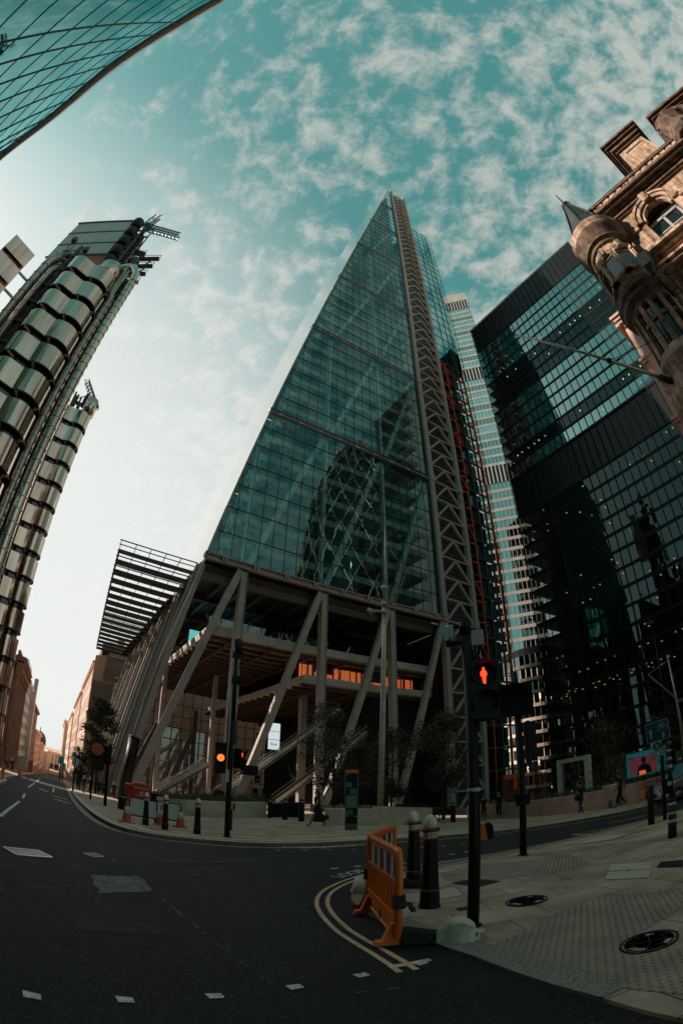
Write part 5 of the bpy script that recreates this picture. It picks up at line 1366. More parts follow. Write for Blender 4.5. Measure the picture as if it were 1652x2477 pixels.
# flagpole, cable, street lamp on the turret building
FP = thing('flagpole', 'slanting bare flagpole projecting from the corner turret', 'flagpole', (13.2,1.5,12.4))
pA, pB = V((13.35,1.42,12.3)), V((10.75,5.32,16.2))
b = MB(); b.tube([pA,pA.lerp(pB,.5),pB],[.065,.055,.03],8); obj('pole', b, M_staind, FP)
b = MB(); b.sm = True; b.lathe([(.0,-.07),(.06,-.03),(.06,.03),(.0,.07)],tuple(pB),10); q = pA.lerp(pB,.36); b.tube([q-(pB-pA).normalized()*.08,q+(pB-pA).normalized()*.08],.10,8); b.tube([pA-(pB-pA)*.03,pA+(pB-pA)*.05],.12,8); obj('collar', b, M_iron, FP)
ST_ = tag(obj('stay_cable', MB().tube([pA.lerp(pB,.36),V((13.9,-.9,14.0))],.014,5), M_black), 'thin black stay cable from the flagpole up to the stone wall', 'cable')
LP = thing('wall_lamp', 'grey street lamp head on an arm fixed to the sooty stone wall', 'street lamp', (13.9,-.75,15.6))
b = MB(); hA = V((12.75,-.58,16.05)); b.tube([V((13.95,-.75,15.6)),V((13.3,-.65,15.75)),hA+V((.08,0,-.1))],.05,8); obj('arm', b, M_black, LP)
b = MB(); d_ = V((-.17,-.16,1.0)).normalized(); u_ = V((0,1,0)); w_ = u_.cross(d_).normalized()
def ring(t, w, h): return [hA+d_*t+u_*(w*cos(2*pi*i/10))+w_*(h*sin(2*pi*i/10)) for i in range(10)]
rs = [ring(0,.08,.06),ring(.15,.2,.10),ring(.5,.30,.15),ring(1.05,.33,.15),ring(1.25,.26,.10)]; vs = [p for r_ in rs for p in r_]
b.add(vs,[(i*10+k,i*10+(k+1)%10,(i+1)*10+(k+1)%10,(i+1)*10+k) for i in range(4) for k in range(10)]+[tuple(range(9,-1,-1)),tuple(range(40,50))]); lo = obj('lamp_head', b, M_steel_d, LP); smooth(lo,50)
b = MB(); b.slab([hA+d_*t+u_*s-w_*.155 for t,s in ((.5,-.22),(.5,.22),(1.1,.24),(1.1,-.24))],-w_*.02); obj('lens', b, M_board, lo)
SH = thing('wall_shield', 'small white shield with a red cross on the lamp bracket', 'shield', (13.85,-.85,15.4))
def shield(x,s): return [(x,-.85+s*a,15.55+s*c) for a,c in ((-.5,.6),(.5,.6),(.5,0),(.35,-.4),(0,-.7),(-.35,-.4),(-.5,0))]
b = MB(); b.slab(shield(13.86,.42),(.06,0,0)); obj('field', b, M_signw, SH)
b = MB(); b.box(13.845,13.858,-.885,-.815,15.28,15.79); b.box(13.845,13.858,-1.05,-.65,15.60,15.67); obj('cross', b, M_postred, SH)
b = MB(); b.box(13.92,14.4,-.9,-.8,15.5,15.6); obj('bracket', b, M_black, SH)
# ================================================================ STREET FURNITURE
def city_bollard(label, loc, h, group, first=[None]):
    """tapered cast bollard with white cap, red rings and starred collar; built 1.25 m tall, then scaled"""
    if first[0] is None:
        t = thing('bollard', label, 'bollard', loc, .35, group)
        b = MB()
        oc = lambda r: [(r*cos(pi/8+pi*i/4), r*sin(pi/8+pi*i/4)) for i in range(8)]
        def tap(r0,z0,r1,z1):
            a = [(x,y,z0) for x,y in oc(r0)]; c = [(x,y,z1) for x,y in oc(r1)]
            b.add(a+c,[(i,(i+1)%8,8+(i+1)%8,8+i) for i in range(8)]+[tuple(range(7,-1,-1)),tuple(range(8,16))])
        tap(.175,0,.165,.05); tap(.158,.05,.150,.235); tap(.140,.265,.105,.93)
        obj('shaft', b, M_black, t, local=True)
        b = MB(); b.sm = True; b.lathe([(.14,.23),(.156,.235),(.160,.25),(.156,.265),(.13,.27)],(0,0,0),24); obj('red_ring', b, M_red, t, local=True)
        b = MB(); b.sm = True; b.lathe([(.108,.915),(.122,.92),(.126,.937),(.118,.95),(.105,.952)],(0,0,0),24); obj('red_ring', b, M_red, t, local=True)
        b = MB(); b.sm = True; b.lathe([(.112,.95),(.112,1.035)],(0,0,0),24); c = obj('starred_collar', b, M_bwhite, t, local=True)
        b = MB()
        for k in range(10):
            a = 2*pi*k/10; n_ = V((cos(a),sin(a),0)); u_ = V((-sin(a),cos(a),0)); P_ = n_*.1135+V((0,0,.992))
            b.add([P_+u_*((.024 if i%2 == 0 else .010)*sin(pi*i/5))+V((0,0,(.024 if i%2 == 0 else .010)*cos(pi*i/5))) for i in range(10)],[tuple(range(10))])
        obj('stars', b, M_red, c, local=True)
        b = MB(); b.sm = True; b.lathe([(.10,1.032),(.140,1.036),(.153,1.050),(.153,1.066),(.140,1.080),(.10,1.084)],(0,0,0),28); obj('red_ring', b, M_red, t, local=True)
        b = MB(); b.sm = True; b.lathe([(.098,1.082),(.104,1.105),(.103,1.14),(.093,1.18),(.072,1.215),(.045,1.238),(.018,1.25),(.0001,1.252)],(0,0,0),24)
        cp = obj('cap', b, M_bwhite, t, local=True)
        b = MB()
        for k in range(6):
            a = 2*pi*k/6
            q = [((r+.001)*cos(a),(r+.001)*sin(a),z) for r,z in ((.104,1.105),(.103,1.14),(.093,1.18),(.072,1.215),(.045,1.238))]; b.tube(q,.004,5)
        obj('cap_rib', b, M_bwhite, cp, local=True)
        first[0] = t; t.scale = (.76*h/1.25,.76*h/1.25,h/1.25)
        return t
    return dup(first[0], loc, .35+len(label)*.1, label, group, scale=(.76*h/1.25,.76*h/1.25,h/1.25))
GB = 'red ringed bollards with white caps'
city_bollard('black tapered bollard nearest the camera, beside the orange barrier', gp(4.05,4.42,.035), 1.25, GB)
city_bollard('second black tapered bollard just behind the nearest one', gp(4.88,5.68,.035), 1.24, GB)
city_bollard('far white-capped bollard in front of the left grey board', gp(3.04,16.15,.1), 1.17, GB)
city_bollard('far white-capped bollard in front of the right grey board', gp(3.45,15.1,.1), 1.18, GB)
city_bollard('far white-capped bollard standing alone left of the tall traffic pole', gp(4.26,14.38,.1), 1.18, GB)

# plain security bollards with a bright band
def sec_bollard(label, loc, h, first=[None]):
    if first[0] is None:
        t = thing('security_bollard', label, 'bollard', loc, 0, 'black bollards with a silver band')
        b = MB(); b.lathe([(.15,0),(.15,h-.03),(.13,h),(.0001,h+.005)],(0,0,0),20); smooth(obj('post', b, M_black, t, local=True))
        b = MB(); b.lathe([(.154,h-.16),(.154,h-.08)],(0,0,0),20); b.sm = True; obj('band', b, M_alu, t, local=True); first[0] = t; return t
    return dup(first[0], loc, 0, label, 'black bollards with a silver band')
sec_bollard('banded black bollard, left of three before the curved planter end', gp(12.47,27.25,.12), 1.2)
sec_bollard('banded black bollard, middle of three before the slanted dark planter end', gp(12.05,24.43,.12), 1.2)
sec_bollard('banded black bollard nearest the walking woman in the black dress', gp(11.88,22.26,.12), 1.2)
sec_bollard('banded black bollard beside the street tree and signal pole, far right of the plaza', gp(19.81,19.79,.12), 1.35)

# traffic cones
def cone(label, loc, h, first=[None]):
    if first[0] is None:
        t = thing('traffic_cone', label, 'traffic cone', loc, .3, 'red and white traffic cones')
        b = MB(); b.box(-.2,.2,-.2,.2,0,.05); b.lathe([(.17,.05),(.15,.09),(.115,.34)],(0,0,0),18); b.lathe([(.067,.56),(.032,.78),(.0001,.785)],(0,0,0),18); smooth(obj('body', b, M_cone, t, local=True))
        b = MB(); b.sm = True; b.lathe([(.116,.335),(.068,.565)],(0,0,0),18); obj('white_sleeve', b, M_reflw, t, local=True); first[0] = t; t.scale = (h/.78,)*3; return t
    return dup(first[0], loc, .9, label, 'red and white traffic cones', scale=h/.78)
cone('traffic cone left of the grey boards near the kerb', gp(2.38,15.9,.12), .78)
cone('traffic cone half hidden between the two grey boards', gp(3.75,17.0,.12), .78)
cone('traffic cone just right of the second grey board', gp(4.40,16.9,.12), .80)

# grey sign boards on A-frames, seen from the back
def board(label, c, u, w, h, name='sign_board'):
    t = thing(name, label, 'sign board', c, 0, 'grey sign boards on legs'); u = V(u).normalized(); n_ = V((-u.y,u.x,0)); c = V(c)
    b = MB(); tl = n_*.18; b.slab([c-u*w/2+V((0,0,.22)),c+u*w/2+V((0,0,.22)),c+u*w/2+V((0,0,.22+h))+tl,c-u*w/2+V((0,0,.22+h))+tl],n_*.02); obj('panel', b, M_board, t)
    b = MB()
    for s in (-.5,.5):
        p = c+u*w*s; b.beam(p,p+V((0,0,.24+h))+tl,.05,.05); b.beam(p+n_*.75,p+V((0,0,.2+h))+tl,.04,.04)
    b.beam(c-u*w/2+V((0,0,.2)),c+u*w/2+V((0,0,.2)),.045,.045); b.beam(c-u*w/2+V((0,0,.24+h))+tl,c+u*w/2+V((0,0,.24+h))+tl,.03,.03); obj('stand', b, M_black, t)
board('blank grey board left of the pair, behind the left bollard', gp(3.22,17.7,.12), (1,-.18,0), .98, .62)
board('blank grey board right of the pair, behind the middle bollard', gp(4.17,17.9,.12), (1,-.22,0), .90, .62)

# red post boxes
PB = thing('post_box', 'round-topped red pillar box behind the left grey board', 'post box', gp(5.0,33.2,.12))
b = MB(); b.sm = True; b.lathe([(.30,0),(.30,.22),(.27,.25),(.27,1.42),(.31,1.45),(.31,1.52),(.24,1.6),(.12,1.66),(.001,1.68)],tuple(gp(5.0,33.2,.12)),22); obj('body', b, M_postred, PB)
b = MB(); b.sm = True; b.lathe([(.305,0),(.305,.2)],tuple(gp(5.0,33.2,.12)),22); obj('plinth', b, M_black, PB)
PB2 = thing('parcel_box', 'wide red parcel post box with domed lid beside the pillar box', 'post box', gp(5.95,33.6,.12)); q = gp(5.95,33.6,.12)
b = MB(); b.obox(q+V((0,0,1.0)),(1,-.2,0),(.2,1,0),1.3,.8,1.15); b.add([],[]); 
pts = [(-.65,0),(-.62,.10),(-.45,.17),(0,.2),(.45,.17),(.62,.10),(.65,0)]
u_ = V((1,-.2,0)).normalized(); n_ = V((.2,1,0)).normalized()
b.slab([q+u_*x-n_*.4+V((0,0,1.57+z)) for x,z in pts],n_*.8); obj('body', b, M_postred, PB2)
b = MB(); b.obox(q+V((0,0,.22)),(1,-.2,0),(.2,1,0),.5,.6,.44); obj('leg', b, M_black, PB2)
b = MB(); p = q-n_*.41+V((0,0,1.1)); b.add([p+u_*(.13*cos(2*pi*i/12))+V((0,0,.13*sin(2*pi*i/12))) for i in range(12)],[tuple(range(12))]); b.slab([p+u_*a+V((0,0,z)) for a,z in ((-.3,-.22),(.3,-.22),(.3,-.17),(-.3,-.17))],-n_*.004); b.slab([p+u_*a+V((0,0,z)) for a,z in ((-.5,.3),(.5,.3),(.5,.36),(-.5,.36))],-n_*.004); obj('crest', b, M_yellow, PB2)
LBn = thing('litter_bin', 'small black litter bin left of the red post boxes', 'bin', gp(3.67,26.2,.12)); q = gp(3.67,26.2,.12)
b = MB(); b.lathe([(.26,0),(.26,.78),(.22,.84),(.18,.84),(.18,.7)],tuple(q),18); smooth(obj('body', b, M_black, LBn)); b = MB(); b.sm = True; b.lathe([(.27,.70),(.27,.74)],tuple(q),18); obj('rim', b, M_alu, LBn)
# dark barrier with white studs beyond the boxes
DBr = thing('dark_barrier', 'low dark barrier with a row of white studs right of the post boxes', 'barrier', gp(8.2,38.5,.12)); A_ = gp(6.9,38.5,.12); B_ = gp(9.6,37.8,.12)
b = MB(); b.slab([A_,B_,B_+V((0,0,1.35)),A_+V((0,0,1.35))],(.03,.1,0)); obj('panel', b, M_black, DBr)
b = MB(); 
for i in range(12): p = A_.lerp(B_,(i+.5)/12); b.box(p.x-.06,p.x+.06,p.y-.03,p.y-.01,p.z+1.2,p.z+1.3)
obj('stud', b, M_reflw, DBr)
PY = thing('dark_pylon', 'tall rounded dark pylon leaning with the angled legs at the tower base', 'pylon', (8.2,51,-2.2))
b = MB(); b.tube([(6.9,50.5,-2.3),(7.5,50.5,2),(7.75,50.5,4.6)],[.62,.62,.62],12); obj('body', b, M_black, PY); b = MB(); b.tube([(7.75,50.5,4.6),(7.78,50.5,4.75)],.66,12); obj('cap', b, M_iron, PY)
b = MB(); b.lathe([(.45,0),(.45,1.5),(.3,1.8),(.001,1.9)],tuple(gp(11.2,33,.12)),14)
DK = thing('round_topped_post', 'dark round-topped post among the planting beside the glass balustrade', 'post', gp(11.2,33,.12)); smooth(obj('body', b, M_black, DK))

# ---- traffic signals
def hood(b, p, n_, r, ln=.16):
    """tubular visor around a lens at p facing n_"""
    n_ = V(n_).normalized(); u = V((0,0,1)).cross(n_).normalized(); z = V((0,0,1)); N_ = 16; a0 = R(-30)
    vs = []
    for d in (0,ln):
        for rr in (r,r*1.1):
            for i in range(N_+1):
                t = a0+(pi-2*a0)*i/N_; k = (1 if d == 0 else (.35+.65*max(0,sin(t)))) 
                vs.append(V(p)+n_*(d*k)+u*(rr*cos(t))+z*(rr*sin(t)))
    m = N_+1; fs = []
    for i in range(N_): fs += [(i,i+1,2*m+i+1,2*m+i),(m+i,3*m+i,3*m+i+1,m+i+1),(2*m+i,2*m+i+1,3*m+i+1,3*m+i)]
    b.add(vs,fs)
def disc(b, p, n_, r, k=18):
    n_ = V(n_).normalized(); u = V((0,0,1)).cross(n_).normalized(); z = n_.cross(u)
    b.add([V(p)+u*(r*cos(2*pi*i/k))+z*(r*sin(2*pi*i/k)) for i in range(k)],[tuple(range(k))])
def signal_head(root, name, c, n_, cells, cs, lit=None, lm=None):
    """box of round lenses; c is the centre, cells the count, cs the cell size"""
    n_ = V((n_[0],n_[1],0)).normalized(); u = V((0,0,1)).cross(n_).normalized(); c = V(c)
    b = MB(); H_ = cells*cs; b.obox(c,u,n_,cs,.20,H_); b.obox(c-n_*.06,u,n_,cs*1.12,.06,H_*1.05)
    ho = obj(name, b, M_black, root)
    b = MB()
    for i in range(cells):
        p = c+n_*.101+V((0,0,H_/2-cs*(i+.5))); hood(b,p,n_,cs*.40,cs*.55)
    obj('hood', b, M_black, ho)
    for i in range(cells):
        p = c+n_*.104+V((0,0,H_/2-cs*(i+.5))); g = MB()
        if lit == i and lm is E_redman:
            disc(g,p,n_,cs*.36); obj('lens', g, M_dark, ho); g = MB(); q = p+n_*.004
            fig = [(-.02,-.5),(.10,-.5),(.12,-.05),(.17,-.1),(.20,.10),(.15,.24),(.07,.28),(.09,.36),(.05,.46),(-.03,.46),(-.07,.37),(-.05,.28),(-.14,.24),(-.19,.1),(-.16,-.1),(-.10,-.05),(-.07,-.42)]
            g.add([q+u*(x*cs*.62)+V((0,0,z*cs*.62)) for x,z in fig],[tuple(range(len(fig)))]); obj('red_figure', g, E_redman, ho)
        else:
            disc(g,p,n_,cs*.36); obj('lens', g, lm if lit == i else M_black, ho)
    return ho
toC = lambda x,y: V((-x,-y,0)).normalized()
# nearest pole, with the red standing figure
FG = thing('pedestrian_signal', 'nearest tall black signal pole with a lit red standing figure', 'traffic signal', gp(3.70,3.40,.035)); q = gp(3.70,3.40,.035)
b = MB(); b.tube([q,q+V((0,0,.9)),q+V((0,0,3.22))],[.062,.060,.058],18); b.tube([q+V((0,0,3.22)),q+V((0,0,3.36))],.064,18); b.lathe([(.095,0),(.095,.012),(.06,.03)],tuple(q),18); obj('pole', b, M_black, FG)
b = MB(); b.tube([q+V((0,0,1.52)),q+V((0,0,1.56))],.066,18); obj('label_band', b, M_board, FG)
hc = V((3.815,3.325,2.60)); signal_head(FG,'signal_head',hc,(-.58,-.80,0),2,.30,0,E_redman)
b = MB(); b.beam(q+V((0,0,2.4)),hc+V((0,0,-.18)),.05); b.beam(q+V((0,0,2.7)),hc+V((0,0,.12)),.05); obj('bracket', b, M_black, FG)
bx = V((3.83,3.36,3.19)); b = MB(); b.obox(bx,(.68,-.73,0),(.73,.68,0),.15,.15,.165); obj('sensor_box', b, M_board, FG)
b = MB()
for i in range(7): 
    a = random.uniform(-.05,.05); b.tube([bx+V((a,-a,-.08)),bx+V((a*.5-.03,-a*.5,-.2)),hc+V((a*.7,-a*.7,.30))],.009,5)
b.beam(bx,q+V((0,0,3.16)),.03); obj('cables', b, M_black, FG)
cc = V((3.60,3.54,3.26)); b = MB(); b.tube([cc+V((.01,0,.10)),cc+V((.0,.0,-.09))],[.05,.06],10); b.obox(cc+V((-.01,.02,.0)),(.7,-.7,0),(.7,.7,0),.10,.12,.16); obj('camera_housing', b, M_alu, FG)
b = MB(); b.beam(cc+V((0,0,-.11)),q+V((0,0,3.12)),.03,.04); b.beam(cc+V((0,0,.09)),q+V((0,0,3.3)),.025,.03); b.tube([cc+V((0,0,-.09)),cc+V((.0,.0,-.13))],.05,10); obj('camera_arm', b, M_black, FG)
ub = V((.71,-.70,0)).normalized(); nb_ = V((.70,.71,0)).normalized(); pc_ = V((3.775,3.352,1.09))
b = MB(); b.slab([pc_+ub*a+V((0,0,z)) for a,z in ((-.035,.085),(.02,.085),(.045,-.085),(-.035,-.085))],nb_*.10-V((0,0,0))); bo = obj('push_button_box', b, M_orange, FG)
b = MB(); b.slab([pc_+ub*a+V((0,0,z))-nb_*.004 for a,z in ((.022,.09),(.07,.095),(.10,.06),(.105,-.04),(.085,-.085),(.047,-.09))],nb_*.11); obj('push_button_face', b, M_black, bo)
# second pole, dark head facing the camera
S2 = thing('traffic_signal', 'dark signal pole with large unlit round head, right of the red figure signal', 'traffic signal', gp(8.17,6.18,.035)); q = gp(8.17,6.18,.035)
b = MB(); b.tube([q,q+V((0,0,1)),q+V((0,0,4.0))],[.075,.07,.06],14); b.lathe([(.12,0),(.12,.015),(.075,.04)],tuple(q),14); obj('pole', b, M_black, S2)
hc = V((8.10,6.17,3.28)); hd = signal_head(S2,'signal_head',hc,(-.795,-.607,0),1,.66,None,None)
b = MB(); nn = V((-.795,-.607,0)); uu = V((0,0,1)).cross(nn); 
for i in range(24):
    a = 2*pi*i/24; c_ = 2*pi*(i+1)/24; p0 = hc+nn*.12+uu*(.29*cos(a))+V((0,0,.29*sin(a))); p1 = hc+nn*.12+uu*(.29*cos(c_))+V((0,0,.29*sin(c_))); b.beam(p0,p1,.018,.03,up=tuple(nn))
obj('rim', b, M_iron, hd)
hc2 = V((8.32,6.02,2.35)); signal_head(S2,'signal_head',hc2,(.75,-.66,0),3,.28)
b = MB(); b.box(q.x-.11,q.x+.09,q.y-.12,q.y+.1,q.z+1.12,q.z+1.36); obj('push_button_box', b, M_black, S2)
b = MB(); b.tube([q+V((.04,-.06,2)),q+V((.05,-.07,3))],.012,5); obj('reflective_strip', b, M_alu, S2)
# tall pole at the far kerb, amber-red lamp on
S3 = thing('traffic_signal', 'tall far-kerb signal pole with glowing red-orange lamp', 'traffic signal', gp(4.92,13.62,.12)); q = gp(4.92,13.62,.12)
b = MB(); b.tube([q,q+V((0,0,1.2)),q+V((0,0,3.6))],[.085,.08,.075],14); b.tube([q+V((0,0,3.6)),q+V((-.06,.02,6.1))],[.06,.05],12); b.lathe([(.13,0),(.13,.02),(.085,.05)],tuple(q),14); obj('pole', b, M_black, S3)
hn = toC(4.7,13.7); signal_head(S3,'signal_head',(4.66,13.72,2.30),hn,3,.30,1,E_red)
h4 = signal_head(S3,'signal_head',(5.14,13.50,2.33),(.55,-.83,0),2,.28,0,E_redman)
b = MB(); b.box(5.2,5.62,13.2,13.5,1.85,2.15); obj('far_head', b, M_black, S3)
b = MB(); b.tube([q+V((.03,-.05,5.7)),q+V((-.06,0,6.15))],.12,10); b.box(q.x-.2,q.x+.14,q.y-.1,q.y+.05,q.z+5.55,q.z+5.75); b.box(q.x-.12,q.x+.1,q.y-.12,q.y+.02,q.z+4.75,q.z+5.0); obj('camera_cluster', b, M_black, S3)
b = MB()
for dx in (-.13,.09): b.tube([q+V((dx,.0,2.9)),q+V((dx-.02,.0,5.2))],.028,8)
obj('white_conduit', b, M_alu, S3)
b = MB(); b.slab([q+V((-.16,-.1,1.72)),q+V((-.06,-.12,1.72)),q+V((-.06,-.12,2.1)),q+V((-.16,-.1,2.1))],(.01,.02,0)); obj('notice', b, M_board, S3)
PBx = thing('push_button_post', 'short dark post with orange push-button box beside the tall far signal pole', 'post', gp(6.2,16.9,.12)); q = gp(6.2,16.9,.12)
b = MB(); b.tube([q,q+V((0,0,1.05))],.08,12); obj('post', b, M_black, PBx); b = MB(); b.obox(q+V((.0,-.1,.93)),(.92,-.38,0),(.38,.92,0),.16,.12,.24); b2 = obj('push_button_box', b, M_orange, PBx)
b = MB(); b.obox(q+V((.09,-.15,.93)),(.92,-.38,0),(.38,.92,0),.05,.14,.26); obj('push_button_face', b, M_black, b2)
# left-hand poles by the street tree
for lab,(x,y),h in (('slim black signal pole with dark hooded lamps, right of the red no-entry disc',(2.82,27.0),3.45),):
    t = thing('traffic_signal', lab, 'traffic signal', gp(x,y,.12)); q = gp(x,y,.12); b = MB(); b.tube([q,q+V((0,0,h))],.09,10); obj('pole', b, M_black, t)
    signal_head(t,'signal_head',q+V((-.05,-.15,h-.55)),(-.9,-.5,0),3,.34)
NE = thing('no_entry_sign', 'black pole with red no-entry disc under the street tree', 'road sign', gp(2.45,33,.12)); q = gp(2.45,33,.12)
b = MB(); b.tube([q,q+V((0,0,3.6))],.07,10); obj('pole', b, M_black, NE)
b = MB(); n_ = toC(2.45,33); p = q+n_*.1+V((.2,0,3.55)); disc(b,p,n_,.42,20); d_ = obj('disc', b, M_postred, NE); b = MB(); u = V((0,0,1)).cross(n_); b.slab([p+n_*.006+u*a+V((0,0,z)) for a,z in ((-.24,-.05),(.24,-.05),(.24,.05),(-.24,.05))],n_*.004); obj('bar', b, mat('faded_bar', (.35,.07,.05), .5), d_)
for lab,(x,y),h,cl in (('slender grey-black post on the sunlit left pavement',(1.75,46),3.2,0),('small green-topped sign post far down the street',(1.4,150),7.5,1),('green street sign post at the far right kerb of the street',(2.6,165),6.,1)):
    t = thing('street_sign', lab, 'sign', gp(x,y,.12)); q = gp(x,y,.12); b = MB(); b.tube([q,q+V((0,0,h))],.08 if not cl else .12,8); obj('pole', b, M_black, t)
    b = MB(); b.box(q.x-.3-(.5*cl),q.x+.3+.5*cl,q.y-.06,q.y,q.z+h-.7-1.6*cl,q.z+h); obj('plate', b, M_clt if cl else M_signw, t)

# ---- right-hand road signs
RS = thing('road_sign', 'blue road sign with bicycle and arrows above smaller plates on a black pole', 'road sign', gp(11.62,4.42,.035)); q = gp(11.62,4.42,.035)
b = MB(); b.tube([q,q+V((0,0,2.52))],.05,12); obj('pole', b, M_black, RS)
n_ = toC(11.5,4.4); u = V((0,0,1)).cross(n_).normalized()   # u points to the viewer's right
Cs = V((11.47,4.41,2.06)); up_ = V((0,0,1))
tilt = u*cos(R(2))+up_*sin(R(2)); tz = n_.cross(tilt)
def plate(root, nm, c, w, h, m, d=.014):
    b = MB(); b.slab([c+tilt*a+tz*z for a,z in ((-w/2,-h/2),(w/2,-h/2),(w/2,h/2),(-w/2,h/2))],-n_*d); return obj(nm, b, m, root)
pw = plate(RS,'sign_border',Cs,.60,.49,M_signw); plate(pw,'sign_face',Cs+n_*.004,.575,.465,M_signb,.003)
def mk2(pts, c): return [c+tilt*a+tz*z+n_*.006 for a,z in pts]
def arrow(cx,cz,h,s):
    return [(cx-.022,cz-s*h/2),(cx+.022,cz-s*h/2),(cx+.022,cz+s*h*.12),(cx+.055,cz+s*h*.12-s*.0),(cx,cz+s*h/2),(cx-.055,cz+s*h*.12),(cx-.022,cz+s*h*.12)]
b = MB(); b.add(mk2(arrow(-.18,-.02,.24,1),Cs),[(0,1,2,6),(3,4,5)]); b.add(mk2(arrow(.13,-.13,.15,-1),Cs),[(0,1,2,6),(3,4,5)])
def rng(cx,cz,r,w=.011,k=18):
    for i in range(k):
        a = 2*pi*i/k; c_ = 2*pi*(i+1)/k; b.add(mk2([(cx+r*cos(a),cz+r*sin(a)),(cx+r*cos(c_),cz+r*sin(c_)),(cx+(r-w)*cos(c_),cz+(r-w)*sin(c_)),(cx+(r-w)*cos(a),cz+(r-w)*sin(a))],Cs),[(0,1,2,3)])
def lin(p_,q_,w=.011):
    d = V((q_[0]-p_[0],q_[1]-p_[1],0)).normalized()*w/2; b.add(mk2([(p_[0]-d.y,p_[1]+d.x),(p_[0]+d.y,p_[1]-d.x),(q_[0]+d.y,q_[1]-d.x),(q_[0]-d.y,q_[1]+d.x)],Cs),[(0,1,2,3)])
rng(.05,.07,.062); rng(.20,.07,.062)
for p_,q_ in (((.05,.07),(.09,.14)),((.09,.14),(.165,.14)),((.165,.14),(.12,.07)),((.12,.07),(.09,.14)),((.05,.07),(.12,.07)),((.165,.14),(.20,.07)),((.165,.14),(.158,.175)),((.14,.178),(.18,.175)),((.09,.14),(.085,.17)),((.065,.172),(.105,.170))): lin(p_,q_)
obj('symbols', b, M_signg, pw)
C2_ = Cs+tz*(-.365)+tilt*(-.09); p2_ = plate(RS,'pedestrian_plate',C2_,.27,.25,M_signw)
b = MB(); b.add([C2_+n_*.005+tilt*(.02+.108*cos(2*pi*i/24))+tz*(.108*sin(2*pi*i/24)) for i in range(24)],[tuple(range(24))]); dsc = obj('blue_disc', b, M_signb, p2_)
b = MB(); fig = lambda P_: b.add([C2_+n_*.009+tilt*(.02+a)+tz*z for a,z in P_],[tuple(range(len(P_)))])
fig([(-.012+.014*cos(2*pi*i/8),.068+.014*sin(2*pi*i/8)) for i in range(8)]); fig([(-.03,.05),(.01,.05),(.03,.0),(.02,-.002),(.0,.02),(.0,-.01),(.03,-.075),(.012,-.075),(-.012,-.02),(-.03,-.075),(-.046,-.075),(-.026,-.01)]); fig([(.034,.0+.0),(.05,.0),(.055,-.04),(.05,-.075),(.038,-.075),(.036,-.045)])
obj('walkers', b, M_signg, p2_)
C3_ = Cs+tz*(-.555)+tilt*(-.06); p3_ = plate(RS,'speed_plate',C3_,.33,.125,M_signw)
for s,dx,dz,sz in (('15',.085,0,.105),('Max',-.085,.028,.052),('speed',-.085,-.025,.052)):
    mw = frame(tilt,tz,C3_+n_*.004+tilt*dx+tz*dz); o = ftext('plate_text', s, sz, M_black, mw=mw, ext=.0006); o.parent = p3_; o.matrix_parent_inverse = Matrix.Translation(-world_loc(p3_))
b = MB(); b.slab([C3_+tilt*a+tz*z-n_*.012 for a,z in ((-.172,-.07),(.172,-.07),(.172,.07),(-.172,.07))],-n_*.004); obj('plate_edge', b, M_black, p3_)
SPt = thing('push_button_post', 'short plain black post with orange button box at the right kerb', 'post', gp(11.17,4.61,.035)); q = gp(11.17,4.61,.035)
b = MB(); b.tube([q,q+V((0,0,.98))],.085,14); obj('post', b, M_black, SPt); b = MB(); b.obox(q+V((-.0,.17,.80)),(.92,-.38,0),(.38,.92,0),.10,.16,.17); obj('push_button_box', b, M_orange, SPt)
WP_ = thing('weathered_post', 'thick weathered dark post with peeling stickers at the right edge', 'post', gp(8.4,3.05,.035)); q = gp(8.4,3.05,.035)
b = MB(); b.tube([q,q+V((0,0,.3)),q+V((0,0,.72))],[.085,.08,.078],16); b.tube([q+V((0,0,.72)),q+V((.0,.02,1.75))],.045,12); b.tube([q+V((0,0,.70)),q+V((0,0,.75))],.092,16); obj('post', b, M_iron, WP_)
b = MB(); b.obox(q+V((-.02,.03,.98)),(.34,-.94,0),(.94,.34,0),.14,.12,.26); bb = obj('signal_box', b, M_black, WP_)
b = MB(); disc(b,q+V((-.08,.0,1.03)),(-.94,-.34,0),.045); obj('pale_dial', b, M_board, bb)
b = MB()
for z,h in ((.62,.05),(.45,.04),(.30,.05),(1.3,.06),(1.45,.05),(1.6,.04)): b.tube([q+V((-.006,-.002,z)),q+V((-.006,-.002,z+h))],.080 if z < .7 else .047,12)
obj('sticker', b, M_board, WP_)
for lab,pts,r in (('tall pale pole rising at the far right edge before the dark office tower',[(17.6,5.75,-.5),(17.6,5.8,2.5),(17.5,5.9,4.95)],.05),):
    t = thing('mast_pole', lab, 'pole', pts[0]); b = MB(); b.tube(pts,[r*1.3,r*1.1,r*.8],10); obj('pole', b, M_alu, t)
    b = MB(); A_ = V((17.55,5.85,3.3)); b.beam(A_,V((17.2,6.7,4.45)),.05,.06); b.beam(V((17.2,6.7,4.45)),V((17.5,5.9,4.75)),.03); b.box(17.5,17.6,5.5,5.75,3.1,3.22); obj('bracket_arm', b, M_alu, t)
for lab,(x,y),h in (('thin dark lamp post at the right edge with a small white disc',(19.2,6.9),7.4),):
    t = thing('lamp_post', lab, 'street lamp', gp(x,y,.12)); q = gp(x,y,.12); b = MB(); b.tube([q,q+V((0,0,h))],[.07,.04],10); obj('pole', b, M_black, t)
    b = MB(); disc(b,q+V((-.1,0,2.3)),(-.93,-.3,0),.1); obj('disc', b, M_signw, t); b = MB(); b.box(q.x-.5,q.x+.05,q.y-.1,q.y+.1,q.z+h-.05,q.z+h+.06); obj('lamp_head', b, M_black, t)

